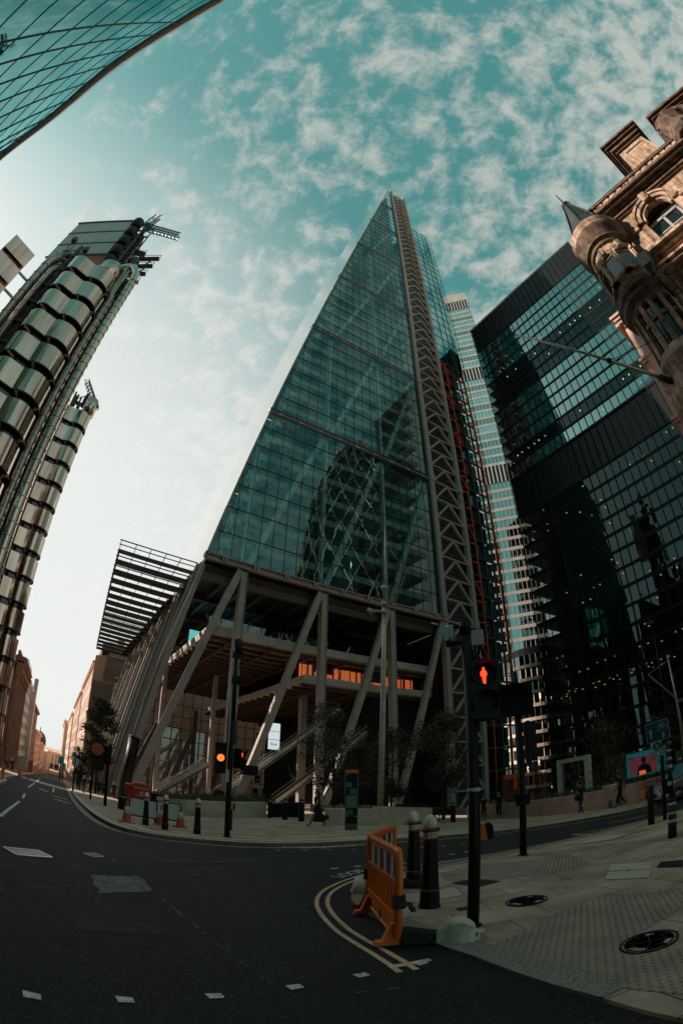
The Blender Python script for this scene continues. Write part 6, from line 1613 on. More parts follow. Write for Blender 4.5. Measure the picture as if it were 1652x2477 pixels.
# ---- wayfinding totem
TT = thing('wayfinding_totem', 'slim black wayfinding totem with orange top and pale street map', 'sign', gp(10.58,15.89,.12)); q = gp(10.58,15.89,.12)
n_ = toC(10.58,15.89); u = V((0,0,1)).cross(n_).normalized()
b = MB(); b.obox(q+V((0,0,1.36)),u,n_,.46,.12,2.2); obj('body', b, M_black, TT)
b = MB(); b.obox(q+V((0,0,.13)),u,n_,.46,.13,.26); obj('plinth', b, mat('weathered_plinth', (.15,.10,.08), .6), TT)
b = MB(); b.obox(q+V((0,0,2.40)),u,n_,.47,.125,.13); obj('orange_head', b, M_orange, TT)
def tq(b, a0,a1,z0,z1,d=.062): b.quad(*[q+u*a+n_*d+V((0,0,z)) for a,z in ((a0,z0),(a1,z0),(a1,z1),(a0,z1))])
M_map = mat('printed_map', (.22,.27,.26), .5, col2=(.11,.16,.16), scale=14, detail=2)
b = MB(); tq(b,-.2,.2,.92,1.42); obj('map_panel', b, M_map, TT)
b = MB(); tq(b,-.08,.2,1.46,1.70); obj('map_panel', b, mat('teal_map', (.05,.20,.22), .5, scale=8), TT)
b = MB()
for i,(w,z) in enumerate(((.2,1.92),(.24,1.87),(.18,1.82),(.22,1.77),(.12,2.26))): tq(b,-.2,-.2+w,z,z+.018,.063)
for i in range(4): tq(b,-.18+i*.07,-.165+i*.07,.62,.84,.063)
tq(b,-.19,-.14,.55,.60,.063); tq(b,.1,.2,.56,.585,.063); obj('text_line', b, M_board, TT)
b = MB()
for s in (-.235,.235): b.obox(q+u*s+V((0,0,1.25)),u,n_,.012,.13,2.4)
obj('edge_trim', b, M_alu, TT)
# ---- silver mast with ladder-like vane
M_mast = mat('brushed_mast', (.62,.52,.44), .42, metal=.8, scale=2, var=.3)
SM = thing('silver_mast', 'tall tapering silver mast with a small ladder-like vane near its top', 'mast', (15.6,20.8,.0)); mb0 = V((15.6,20.85,-.5))
b = MB(); tp_ = V((16.0,20.5,17.0)); pm = V((15.85,20.6,11.9))
b.tube([mb0,mb0.lerp(pm,.35),mb0.lerp(pm,.7),pm],[.165,.155,.14,.125],16); b.tube([pm,pm.lerp(tp_,.7),tp_],[.085,.06,.04],12); obj('pole', b, M_mast, SM)
b = MB()
for i in range(34):
    p_ = mb0.lerp(pm,i/34); b.tube([p_,p_+V((0,0,.02))],.172-.045*i/34,14)
obj('spiral_seam', b, M_iron, SM)
b = MB()
for z in (11.4,11.9,12.9): p_ = mb0.lerp(pm,(z+.5)/12.4); b.tube([p_,p_+V((0,0,.28))],.17,12)
b.beam(pm+V((0,0,-.3)),pm+V((-.55,.5,-.2)),.12); b.tube([pm+V((-.5,.45,-.35)),pm+V((-.7,.6,-.1))],.12,8); obj('collar', b, M_alu, SM)
b = MB(); A_ = pm+V((.28,-.22,.35)); B_ = A_+V((.62,-.5,2.05)); off = V((.22,-.16,-.05))
b.beam(A_,B_,.06); b.beam(A_+off,B_+off,.06)
for i in range(9): p_ = A_.lerp(B_,i/8); b.beam(p_,p_+off*1.35,.05)
b.beam(A_,pm+V((0,0,.3)),.07); b.beam(A_+off*.5,pm+V((0,0,-.1)),.06); obj('vane', b, M_steel, SM)
b = MB(); b.tube([B_,tp_+V((0,0,-.9))],.012,5); b.tube([B_+off,tp_+V((0,0,-1.2))],.012,5); obj('stay_wire', b, M_alu, SM)

# ---- planters, low walls, benches
def wall_run(name, label, line, h, t_, m, z0=.12, cat='planter wall', group=None, dz=0):
    t = thing(name, label, cat, gp(*line[0],z0), 0, group); b = MB(); n = len(line)
    L0=[];L1=[]
    for i,(x,y) in enumerate(line):
        x0,y0 = line[max(i-1,0)]; x1,y1 = line[min(i+1,n-1)]; d = V((x1-x0,y1-y0,0)).normalized(); nn = V((-d.y,d.x,0))
        L0.append(gp(x,y,z0)); p = V((x,y,0))+nn*t_; L1.append(V((p.x,p.y,L0[-1].z)))
    H_ = V((0,0,h)); vs = L0+[p+H_ for p in L0]+L1+[p+H_ for p in L1]; fs = []
    for i in range(n-1): fs += [(i,i+1,n+i+1,n+i),(n+i,n+i+1,3*n+i+1,3*n+i),(2*n+i,3*n+i,3*n+i+1,2*n+i+1)]
    fs += [(0,n,3*n,2*n),(n-1,3*n-1,4*n-1,2*n-1) if False else (n-1,2*n-1,4*n-1,3*n-1)]
    b.add(vs,fs); obj('coping_wall', b, m, t); return t
pl = spline([(8.2,40),(7.4,34),(7.2,30.5),(7.9,29.0),(9.5,28.6),(11.2,28.4),(12.7,28.3)],.5)
p1_ = wall_run('planter', 'long pale concrete planter with grasses behind the far bollards', pl, 1.0, .5, M_conc)
b = MB(); ln = [(7.35,29.4),(8.2,28.3),(9.6,27.9),(11.4,27.7)]; ln = spline(ln,.5); strip(b,ln,0,.7,.62,.5); obj('bench_ledge', b, M_conc, p1_)
b = MB(); b.slab([gp(12.75,28.2,.12),gp(14.6,27.2,.12),gp(14.4,27.2,1.1),gp(12.75,28.2,1.0)],(.2,.5,0)); obj('dark_end', b, M_black, p1_)
wall_run('low_wall', 'pale concrete block wall between the walking woman and the totem', [(11.3,18.9),(12.4,18.5),(13.5,18.15)], .8, .5, M_conc, cat='low wall')
wall_run('low_wall', 'pale angled concrete wall in front of the silver mast', [(14.05,18.95),(15.5,18.6),(17.0,18.4)], .92, .6, M_conc, cat='low wall')
wall_run('low_wall', 'thin dark rail wall far behind the totem', [(20,36),(26,33),(33,30.5)], .7, .3, M_steel_d, cat='low wall')
rp_ = spline([(25.8,24.4),(24.6,20.5),(24.3,17.8),(24.0,15.6),(22.9,12.6),(22.0,10.6),(21.4,9.2),(22.0,8.0),(24,7.2),(27,6.7)],.5)
p2_w = wall_run('planter', 'long pink concrete planter wall along the far pavement of the right-hand road', rp_, 1.0, .5, M_concp)
b = MB(); ln = spline([(24.3,21.5),(23.9,18.6),(23.6,16.),(22.5,12.9),(21.7,11.2)],.5); strip(b,ln,0,.6,.50,.5); obj('bench_ledge', b, M_concp, p2_w)
b = MB(); b.box(21.9,22.5,10.8,11.6,-.8,.35); obj('pale_block', b, M_conc, p2_w)

# ---- orange plastic barriers
def barrier(label, A_, B_, first=[None]):
    """moulded barrier: rounded frame, slats, two-tone reflector, clip-on feet. A_ near end, B_ far end (ground points)"""
    A_ = V(A_); B_ = V(B_); u = (B_-A_); ln = u.length; u = u.normalized(); n_ = V((u.y,-u.x,0)).normalized(); z = V((0,0,1))
    t = thing('barrier', label, 'barrier', A_, 0, 'orange plastic barriers')
    b = MB(); P_ = lambda a,h: A_+u*a+z*h
    fr = [(.05,.10),(.0,.16),(.0,.90),(.03,.98),(.10,1.0),(ln-.10,1.0),(ln-.03,.98),(ln,.90),(ln,.16),(ln-.05,.10),(.05,.10)]
    b.tube([P_(a,h) for a,h in fr],.034,10)
    b.slab([P_(.0,.10)-n_*.022,P_(ln,.10)-n_*.022,P_(ln,.30)-n_*.022,P_(.0,.30)-n_*.022],n_*.044)
    b.slab([P_(.0,.94)-n_*.02,P_(ln,.94)-n_*.02,P_(ln,1.0)-n_*.02,P_(.0,1.0)-n_*.02],n_*.04)
    b.beam(P_(.0,.68),P_(ln,.68),.05,.04); b.beam(P_(.0,.31),P_(ln,.31),.06,.04)
    k = 12
    for i in range(1,k): a = ln*i/k; b.beam(P_(a,.28),P_(a,.70),.035,.030) 
    o = obj('panel', b, M_orange, t); smooth(o,40)
    b = MB()
    for a in (.12,.5,.88):
        b.slab([P_(ln*a-.05,.10)-n_*.026,P_(ln*a+.05,.10)-n_*.026,P_(ln*a+.03,.22)-n_*.026,P_(ln*a-.03,.22)-n_*.026],n_*.004)
    b.beam(P_(ln*.5,.42),P_(ln*.5,.44),.03) if False else None
    b.slab([P_(-.04,.42)-n_*.05,P_(.05,.42)-n_*.05,P_(.05,.56)-n_*.05,P_(-.04,.56)-n_*.05],n_*.1); obj('clip', b, M_rubber, t)
    b = MB(); b.slab([P_(.08,.70)-n_*.012,P_(ln-.08,.70)-n_*.012,P_(ln-.08,.93)-n_*.012,P_(.08,.93)-n_*.012],n_*.024); ro = obj('reflector', b, M_red, t)
    b = MB()
    for i in range(4): a0 = .08+(ln-.16)*(i*2+.6)/8; w = (ln-.16)/8*.8; b.slab([P_(a0,.70)-n_*.014,P_(a0+w,.70)-n_*.014,P_(a0+w,.93)-n_*.014,P_(a0,.93)-n_*.014],n_*.028)
    obj('reflector_stripe', b, M_reflw, ro)
    for a in (.10,ln-.10):
        c = A_+u*a; b = MB()
        pr = [(-.20,0),(-.18,.045),(-.12,.05),(-.05,.24),(.05,.24),(.05,.0)]
        b.slab([c-u*.05+n_*s*1.+z*h for s,h in pr],u*.10); fo = obj('foot', b, M_orange, t)
        b = MB(); pr = [(.04,0),(.04,.15),(.12,.16),(.48,.06),(.50,.0)]; b.slab([c-u*.09+n_*s+z*h for s,h in pr],u*.18); obj('foot_ballast', b, M_rubber, fo)
    return t
barrier('nearest orange plastic barrier leaning in at the kerb corner', gp(2.78,3.42,.035), gp(3.44,4.76,.03))
barrier('orange plastic barrier angled behind the nearest one', gp(3.47,4.83,.035), gp(4.65,5.85,.035))
# sandbags
def sandbag(label, c, ax, ln, r, bend):
    """filled woven sack: a hump, creases fanning to a tied neck, a frilled end"""
    c = V(c); u = V((*ax,0)).normalized(); n_ = V((-u.y,u.x,0)); b = MB(); rs = []; K = 30; NN = 30; rnd = random.Random(int(ln*1000))
    ph = [rnd.uniform(0,6) for _ in range(6)]
    for i in range(NN):
        t_ = i/(NN-1)
        if t_ < .80: w = r*(.30+.70*sin(pi*min(1,.08+.80*t_/.8))**.5)
        elif t_ < .90: w = r*.34
        else: w = r*(.34+.30*(t_-.90)/.10)
        fold = .02+.10*max(0,(t_-.35)/.55); hgt = bend*sin(pi*min(1,.12+.80*t_))**1.3
        p = c+u*((t_-.5)*ln)
        row = []
        for k in range(K):
            a = 2*pi*k/K; cr_ = 1+fold*sin(9*a+ph[0]+3*t_)+.05*sin(4*a+ph[1]+9*t_)+.03*sin(14*a+ph[2])
            zz = w*.72*sin(a)*cr_; row.append(p+n_*(w*cos(a)*cr_*(1.25 if sin(a) < 0 else 1)+.02*sin(7*t_+ph[3]))+V((0,0,max(.003,w*.66+hgt+zz) if sin(a) > -.15 else .003)))
        rs.append(row)
    vs = [p for r_ in rs for p in r_]; b.add(vs,[(i*K+k,i*K+(k+1)%K,(i+1)*K+(k+1)%K,(i+1)*K+k) for i in range(NN-1) for k in range(K)]+[tuple(range(K-1,-1,-1)),tuple(range((NN-1)*K,NN*K))])
    t = thing('sandbag', label, 'sandbag', c, 0, 'white woven sandbags'); o = obj('sack', b, M_sack, t); smooth(o,50)
    b = MB(); e = c+u*(ln*.35)+V((0,0,r*.3+bend*.25)); b.tube([e+n_*(r*.4*cos(q))+V((0,0,r*.36*sin(q))) for q in [k*.7 for k in range(10)]],.006,5)
    e = c+u*(ln*.36); b.tube([e+n_*.05+V((0,0,.03)),e+n_*.10+V((0,0,.012)),e+n_*.16-u*.04+V((0,0,.01)),e+n_*.14-u*.12+V((0,0,.01)),e+n_*.07-u*.10+V((0,0,.012))],.005,5); obj('tie_cord', b, M_black, t)
    return t
sandbag('white sandbag slumped on the pavement before the nearest signal pole', gp(3.17,3.16,.035), (-.02,-.6), .40, .105, .10) if False else None
sandbag('white sandbag slumped on the pavement before the nearest signal pole', gp(3.26,3.14,.035), (.42,-.45), .42, .095, .14)
sandbag('white sandbag lying behind the foot of the nearest orange barrier', gp(3.50,4.36,.035), (.8,.3), .42, .10, .0)
sandbag('white sandbag hanging over the far orange barrier foot', gp(4.05,5.80,.035), (.5,.6), .46, .12, .10)

# left-street orange barriers far off
def far_barrier(A_, B_, lab, first=[None]):
    A_ = V(A_); B_ = V(B_)
    t = thing('barrier', lab, 'barrier', A_, 0, 'orange barriers down the left street'); b = MB(); z = V((0,0,1))
    b.slab([A_,B_,B_+z*.25,A_+z*.25],(.06,0,0)); b.slab([A_+z*.75,B_+z*.75,B_+z*1.0,A_+z*1.0],(.06,0,0))
    for i in range(7): p = A_.lerp(B_,i/6); b.beam(p,p+z*.98,.10,.06)
    obj('panel', b, M_orange, t)
for i,(a,c,lab) in enumerate((((-3.05,28.2),(-3.15,30.2),'orange barrier at the left edge of the road'),((-3.5,47),(-3.65,50),'first barrier of the far orange row on the left kerb'),((-3.7,50.8),(-3.9,54),'second barrier of the far orange row on the left kerb'),((-3.95,55),(-4.2,59),'third barrier of the far orange row on the left kerb'),((-4.25,60),(-4.5,65),'last barrier of the far orange row on the left kerb'))):
    far_barrier(gp(*a,.05), gp(*c,.05), lab)

# ---- parked car and motorbike at the right edge
CAR = thing('parked_car', 'silver car with teal windscreen cut off by the right edge', 'car', gp(19.5,6.1,.02)); q = gp(19.5,6.1,.02); 
u = V((.80,-.60,0)); n_ = V((.6,.8,0)); z = V((0,0,1))
sec = [(-2.1,.35,.62,.80),(-1.95,.30,.78,.86),(-1.1,.25,.92,.88),(-.45,.25,1.40,.78),(.5,.25,1.46,.76),(1.3,.25,1.30,.78),(1.9,.28,.95,.84),(2.1,.35,.70,.78)]
vs = []
for (a,z0,z1,w) in sec:
    zm = min(z1,.9)
    for (s,h) in ((-w,z0),(-w,zm*.8),(-w*.86,zm if z1 > 1 else z1*.98),(-w*.62,z1),(w*.62,z1),(w*.86,zm if z1 > 1 else z1*.98),(w,zm*.8),(w,z0)): vs.append(q+u*a+n_*s+z*h)
b = MB(); b.add(vs,[(i*8+k,i*8+(k+1)%8,(i+1)*8+(k+1)%8,(i+1)*8+k) for i in range(7) for k in range(8)]+[tuple(range(7,-1,-1)),tuple(range(56,64))]); smooth(obj('body', b, M_carw, CAR),50)
b = MB(); b.quad(*[q+u*a+n_*s+z*h for a,s,h in ((-1.06,-.7,.95),(-1.06,.7,.95),(-.47,.58,1.39),(-.47,-.58,1.39))]); 
b.v = [tuple(V(p)-u*.02+z*.015) for p in b.v]; obj('windscreen', b, M_cart, CAR)
b = MB()
for s in (-.72,.72): b.quad(*[q+u*a+n_*(s*(1.13 if h < 1.1 else .92))+z*h for a,h in ((-.9,.93),(1.5,.93),(1.15,1.3),(-.4,1.36))])
obj('side_window', b, M_winglass, CAR)
for a in (-1.35,1.35):
    for s in (-.82,.82):
        p = q+u*a+n_*s+z*.31; b = MB(); b.tube([p-n_*.1,p+n_*.1],.31,18); wo = obj('wheel', b, M_rubber, CAR); b = MB(); b.tube([p-n_*.11,p+n_*.11],.19,12); obj('rim', b, M_alu, wo)
for s in (-.55,.55):
    b = MB(); b.obox(q-u*2.03+n_*s+z*.66,n_,u,.32,.16,.14); obj('headlight', b, M_reflw, CAR)
b = MB(); b.obox(q-u*2.08+z*.5,n_,u,.9,.1,.16); obj('grille', b, M_black, CAR)

# orange-framed doorway at the tower's foot
OBt = thing('orange_kiosk', 'orange framed doorway at the foot of the ladder tower', 'kiosk', (66,52,-3.5))
b = MB(); b.box(63.6,69.2,51.6,52.1,1.3,2.1); b.box(68.2,69.3,51.6,52.1,-4,1.3); b.box(66,67,51.65,52.0,-.6,1.3); obj('frame', b, M_orsteel, OBt); b = MB(); b.box(63.6,68.2,52.1,52.3,-4,1.3); obj('backing', b, M_rust, OBt)
# outdoor chairs and tables glinting beside the planter
for i,(x,y) in enumerate(((15.6,26.8),(16.8,26.0),(18.0,25.4))):
    if i == 0:
        CH0 = thing('cafe_chair', 'striped cafe chair behind the walking woman', 'chair', gp(x,y,.12), .4, 'striped cafe chairs on the plaza'); b = MB()
        b.box(-.22,.22,-.22,.22,.42,.46); obj('seat', b, M_rust, CH0, local=True)
        b = MB(); 
        for k in range(5): b.box(-.22+.09*k,-.17+.09*k,.19,.22,.46,.9)
        obj('backrest', b, M_concp, CH0, local=True)
        for sx in (-.2,.2):
            for sy in (-.2,.2): b = MB(); b.box(sx-.015,sx+.015,sy-.015,sy+.015,0,.42); obj('leg', b, M_alu, CH0, local=True)
    else: dup(CH0, gp(x,y,.12), .4+i, ('','striped cafe chair left of the wayfinding totem, second along','striped cafe chair partly behind the wayfinding totem')[i])
# ================================================================ PEOPLE
def person(label, foot, face, h, pose, top, bottom, hair=M_hairk, shorts=False, sleeves=True, dress=None, bald=False, bag=None, shoes=M_clk, scarf=None, lod=1):
    """one skinned body; materials by body zone. pose gives knee/hand offsets in units of height, in (forward, left, up)"""
    f = V((cos(face),sin(face),0)); l = V((-sin(face),cos(face),0)); z = V((0,0,1)); o = V(foot)
    P = lambda a,b_,c: o+(f*a+l*b_+z*c)*h
    p = dict(lf=(0,.055,.03),lk=(.02,.055,.28),rf=(0,-.055,.03),rk=(.02,-.055,.28),lh=(.03,.15,.47),le=(-.01,.14,.63),rh=(.03,-.15,.47),re=(-.01,-.14,.63),lean=0.); p.update(pose); le_ = p['lean']
    J = [('pelvis',(0,0,.52),.075),('waist',(le_*.4,0,.62),.068),('chest',(le_*.8,0,.74),.082),('neck',(le_,0,.835),.034),('head0',(le_+.008,0,.875),.046),('head1',(le_+.012,0,.93),.055),('head2',(le_+.006,0,.975),.036),
         ('ls',(le_*.95,.098,.795),.040),('le',p['le'],.028),('lh',p['lh'],.020),('lt',tuple(V(p['lh'])+V((.012,.0,-.05))),.016),
         ('rs',(le_*.95,-.098,.795),.040),('re',p['re'],.028),('rh',p['rh'],.020),('rt',tuple(V(p['rh'])+V((.012,.0,-.05))),.016),
         ('lhip',(0,.05,.49),.062),('lk',p['lk'],.042),('lf',p['lf'],.028),('ltoe',tuple(V(p['lf'])+V((.085,.01,-.015))),.022),
         ('rhip',(0,-.05,.49),.062),('rk',p['rk'],.042),('rf',p['rf'],.028),('rtoe',tuple(V(p['rf'])+V((.085,-.01,-.015))),.022)]
    ix = {n:i for i,(n,_,_) in enumerate(J)}
    E_ = [('pelvis','waist'),('waist','chest'),('chest','neck'),('neck','head0'),('head0','head1'),('head1','head2'),('chest','ls'),('ls','le'),('le','lh'),('lh','lt'),('chest','rs'),('rs','re'),('re','rh'),('rh','rt'),('pelvis','lhip'),('lhip','lk'),('lk','lf'),('lf','ltoe'),('pelvis','rhip'),('rhip','rk'),('rk','rf'),('rf','rtoe')]
    me = bpy.data.meshes.new('skeleton'); me.from_pydata([tuple(P(*c)) for _,c,_ in J],[(ix[a],ix[b_]) for a,b_ in E_],[])
    so_ = bpy.data.objects.new('skeleton',me); COL.objects.link(so_)
    md = so_.modifiers.new('skin','SKIN'); md.use_smooth_shade = True
    for i,(n,_,r) in enumerate(J):
        s = me.skin_vertices[0].data[i]; rx = r*h; s.radius = (rx,rx); s.use_root = (n == 'pelvis')
        if n in ('chest','waist','pelvis'): s.radius = (rx*1.0,rx*.85)
    if lod: sb = so_.modifiers.new('sub','SUBSURF'); sb.levels = 1; sb.render_levels = 1
    bpy.context.view_layer.update()
    dg = bpy.context.evaluated_depsgraph_get(); ev = so_.evaluated_get(dg); nm = bpy.data.meshes.new_from_object(ev); bpy.data.objects.remove(so_)
    t = thing('person', label, 'person', o)
    for v in nm.vertices: v.co -= o
    nm.materials.clear()
    for m in (M_skin, top, bottom, shoes): nm.materials.append(m)
    hand_l = P(*p['lh']); hand_r = P(*p['rh']); el_l = P(*p['le']); el_r = P(*p['re'])
    pts = [P(*c) for _,c,_ in J]
    zone = {'pelvis':2,'waist':1,'chest':1,'neck':0,'head0':0,'head1':0,'head2':0,'ls':1,'rs':1,'le':1 if sleeves else 0,'re':1 if sleeves else 0,'lh':0,'rh':0,'lt':0,'rt':0,'lhip':2,'rhip':2,'lk':0 if shorts == 2 else 2,'rk':0 if shorts == 2 else 2,'lf':0 if shorts else 2,'rf':0 if shorts else 2,'ltoe':3,'rtoe':3}
    zs_ = [zone[n] for n,_,_ in J]
    for pg in nm.polygons:
        c = pg.center+o; best = min(range(len(pts)), key=lambda i:(c-pts[i]).length); pg.material_index = zs_[best]; pg.use_smooth = True
    bo = bpy.data.objects.new('body', nm); COL.objects.link(bo); bo.parent = t
    hd = P(*J[ix['head1']][1])
    if not bald:
        b = MB(); b.sm = True; rr = .064*h; n_ = 12
        vs = []; 
        for i in range(6):
            for k in range(n_):
                th = pi*.56*i/5; ph = 2*pi*k/n_; d = f*(-cos(.0)*.15)+z*0
                vs.append(hd+z*(.012*h)-f*(.010*h)+(f*(sin(th)*cos(ph)*.92)+l*(sin(th)*sin(ph)*.95)+z*(cos(th)*1.12))*rr)
        keep = [(i*n_+k,i*n_+(k+1)%n_,(i+1)*n_+(k+1)%n_,(i+1)*n_+k) for i in range(5) for k in range(n_) if not (i > 2 and cos(2*pi*(k+.5)/n_) > .45)]
        b.add(vs,keep)
        if bald is None: b.tube([hd-f*.05*h+z*.02*h,hd-f*.075*h-z*.05*h,hd-f*.07*h-z*.13*h],[.04*h,.045*h,.025*h],8)
        obj('hair', b, hair, t)
    b = MB(); b.sm = True
    b.lathe([(.012*h,-.018*h),(.006*h,0)],tuple(hd+f*.055*h),6); obj('nose', b, M_skin, bo)
    if dress:
        b = MB(); b.sm = True; n_ = 18; rings = []
        for (zc,r0,off) in ((.80,.070,0),(.70,.086,0),(.60,.078,0),(.52,.092,0),(.38,.115,-.005),(.24,.135,-.012),(.12,.155,-.03)):
            rings.append([P(off+le_*max(0,zc-.5)*3+r0*cos(2*pi*k/n_)*(1.0+.10*sin(3*k)*(zc < .5)),r0*.95*sin(2*pi*k/n_),zc) for k in range(n_)])
        vs = [q_ for r_ in rings for q_ in r_]; b.add(vs,[(i*n_+k,i*n_+(k+1)%n_,(i+1)*n_+(k+1)%n_,(i+1)*n_+k) for i in range(6) for k in range(n_)]); obj('dress', b, dress, t)
    return t, P
def bag(name, label, c, ax, w, d, h, m):
    t = thing(name, label, 'bag', c); b = MB(); u = V((cos(ax),sin(ax),0)); n_ = V((-sin(ax),cos(ax),0)); c = V(c)
    b.obox(c,u,n_,w,d,h); b.obox(c-V((0,0,h*.15))+n_*d*.5,u,n_,w*.7,d*.5,h*.45); o = obj('pouch', b, m, t)
    md = o.modifiers.new('bev','BEVEL'); md.width = .03; md.segments = 2
    b = MB(); b.tube([c+V((0,0,h*.5)),c+V((0,0,h*.62)),c+u*.06+V((0,0,h*.62)),c+u*.08+V((0,0,h*.5))],.01,5); obj('handle', b, M_black, t); return t
wk = lambda s=1: dict(lf=(.19*s,.045,.03),lk=(.12*s,.05,.29),rf=(-.17*s,-.045,.075),rk=(.0,-.05,.285))
# woman in the black dress, walking left with arms out
hL = R(150)
w_,P_ = person('woman in a long black dress walking past the wayfinding totem', gp(10.55,18.35,.13), R(158), 1.66, dict(lf=(.20,.04,.03),lk=(.12,.05,.28),rf=(-.22,-.045,.04),rk=(-.04,-.05,.28),lh=(.14,.20,.53),le=(.03,.17,.65),rh=(-.06,-.27,.56),re=(-.06,-.17,.66),lean=.02), M_clk, M_clk, M_hairb, shorts=2, sleeves=False, dress=M_clk, bald=None, shoes=M_clb)
bag('handbag', 'dark handbag swinging behind the woman in the black dress', P_(-.2,.12,.25), R(30), .28, .12, .22, M_clk)
person('man in black t-shirt and shorts striding along the pink planter wall', gp(20.5,9.95,.13), R(95), 1.72, dict(lf=(-.21,.045,.085),lk=(-.02,.05,.28),rf=(.16,-.045,.02),rk=(.10,-.05,.29),lh=(.10,.12,.50),le=(.0,.14,.63),rh=(-.06,-.15,.50),re=(-.06,-.13,.64),lean=.03), M_clk, M_clk, M_hairk, shorts=1, sleeves=False)
w_,P_ = person('woman in dark top and grey trousers holding a phone to her ear', gp(21.0,12.35,.13), R(70), 1.62, dict(lf=(-.15,.045,.05),lk=(.0,.05,.28),rf=(.14,-.045,.02),rk=(.09,-.05,.29),rh=(.07,-.06,.86),re=(.07,-.14,.72),lean=.01), M_clk, M_clg, M_hairk, sleeves=False)
bag('shoulder_bag', 'black bag hanging at the hip of the woman on the phone', P_(-.03,.16,.52), R(70), .3, .16, .3, M_clk)
w_,P_ = person('person in black with a bright teal backpack by the signal pole', gp(22.1,19.55,.13), R(200), 1.66, dict(lh=(.16,.12,.58),le=(.02,.15,.63)), M_clk, M_clk, M_hairk, shorts=1, sleeves=False)
BP = thing('backpack', 'bright teal backpack worn by the person in black', 'bag', P_(-.09,0,.72)); b = MB(); c = P_(-.105,0,.71); b.obox(c,(cos(R(290)),sin(R(290)),0),(cos(R(200)),sin(R(200)),0),.30,.17,.44); o = obj('pouch', b, M_clt, BP); md = o.modifiers.new('bev','BEVEL'); md.width = .05; md.segments = 3
b = MB(); b.obox(P_(-.16,0,.66),(cos(R(290)),sin(R(290)),0),(cos(R(200)),sin(R(200)),0),.26,.05,.22); obj('pocket', b, M_clk, BP)
person('bald man in black t-shirt and shorts walking towards the crossing', gp(24.0,20.0,.13), R(222), 1.84, dict(lf=(.13,.045,.03),lk=(.09,.05,.29),rf=(-.12,-.05,.04),rk=(.0,-.05,.28),lh=(.02,.20,.47),rh=(.05,-.19,.48),le=(-.01,.17,.63),re=(-.01,-.17,.63)), M_clk, M_clk, shorts=1, sleeves=False, bald=True, shoes=M_reflw)
w_,P_ = person('person in flowing orange-red clothes passing behind the dark signal pole', gp(25.3,18.7,.13), R(140), 1.66, dict(lf=(.16,.045,.03),lk=(.10,.05,.29),rf=(-.2,-.045,.09),rk=(-.02,-.05,.28)), M_clo, M_clo, M_hairk, shoes=M_clo, dress=M_clo, bald=None)
b = MB(); b.sm = True; b.slab([P_(.05,.14,.62),P_(.24,.18,.60),P_(.30,.2,.40),P_(.16,.16,.33),P_(.03,.13,.45)], (0,.12,0)); SC = tag(obj('shawl', b, M_clo), 'orange-red shawl billowing beside the person in orange', 'shawl')
# pedestrians down the left pavement (small)
random.seed(21)
for lab,(x,y),fc,hh,tp,bt in (('man in black on the sunlit left pavement',(2.86,48.2),-95,1.78,M_clk,M_clg),('dark-clad walker beside the man in black on the left pavement',(3.65,50.4),-85,1.75,M_clk,M_clk),('distant walker in brown on the left pavement before the shops',(3.35,72),-90,1.8,M_clb,M_clk),('person in grey under the street tree',(4.6,62),-100,1.72,M_clg,M_clk),('person in black beside the tree trunk',(5.2,58),90,1.76,M_clk,M_clk),('second dark figure under the street tree',(5.9,60),80,1.7,M_clb,M_clg),('dark figure nearest the angled tower legs on the left pavement',(6.0,50),-90,1.75,M_clk,M_clk),('far pale-topped pedestrian on the left street pavement',(4.2,110),-90,1.75,M_board,M_clk),('far dark pedestrian on the south pavement by the orange barriers',(-5.5,62),-80,1.75,M_clk,M_clk),('pedestrian at the left edge of the road by the shopfronts',(-5.2,40),-80,1.75,M_clk,M_clk),('seated dark figure on the plaza behind the planter',(10.2,42),-100,1.6,M_clk,M_clk),('standing dark figure on the plaza behind the planter',(11.6,43),-80,1.7,M_clk,M_clb)):
    person(lab, gp(x,y,.13), R(fc), hh, wk(.7), tp, bt, lod=0)

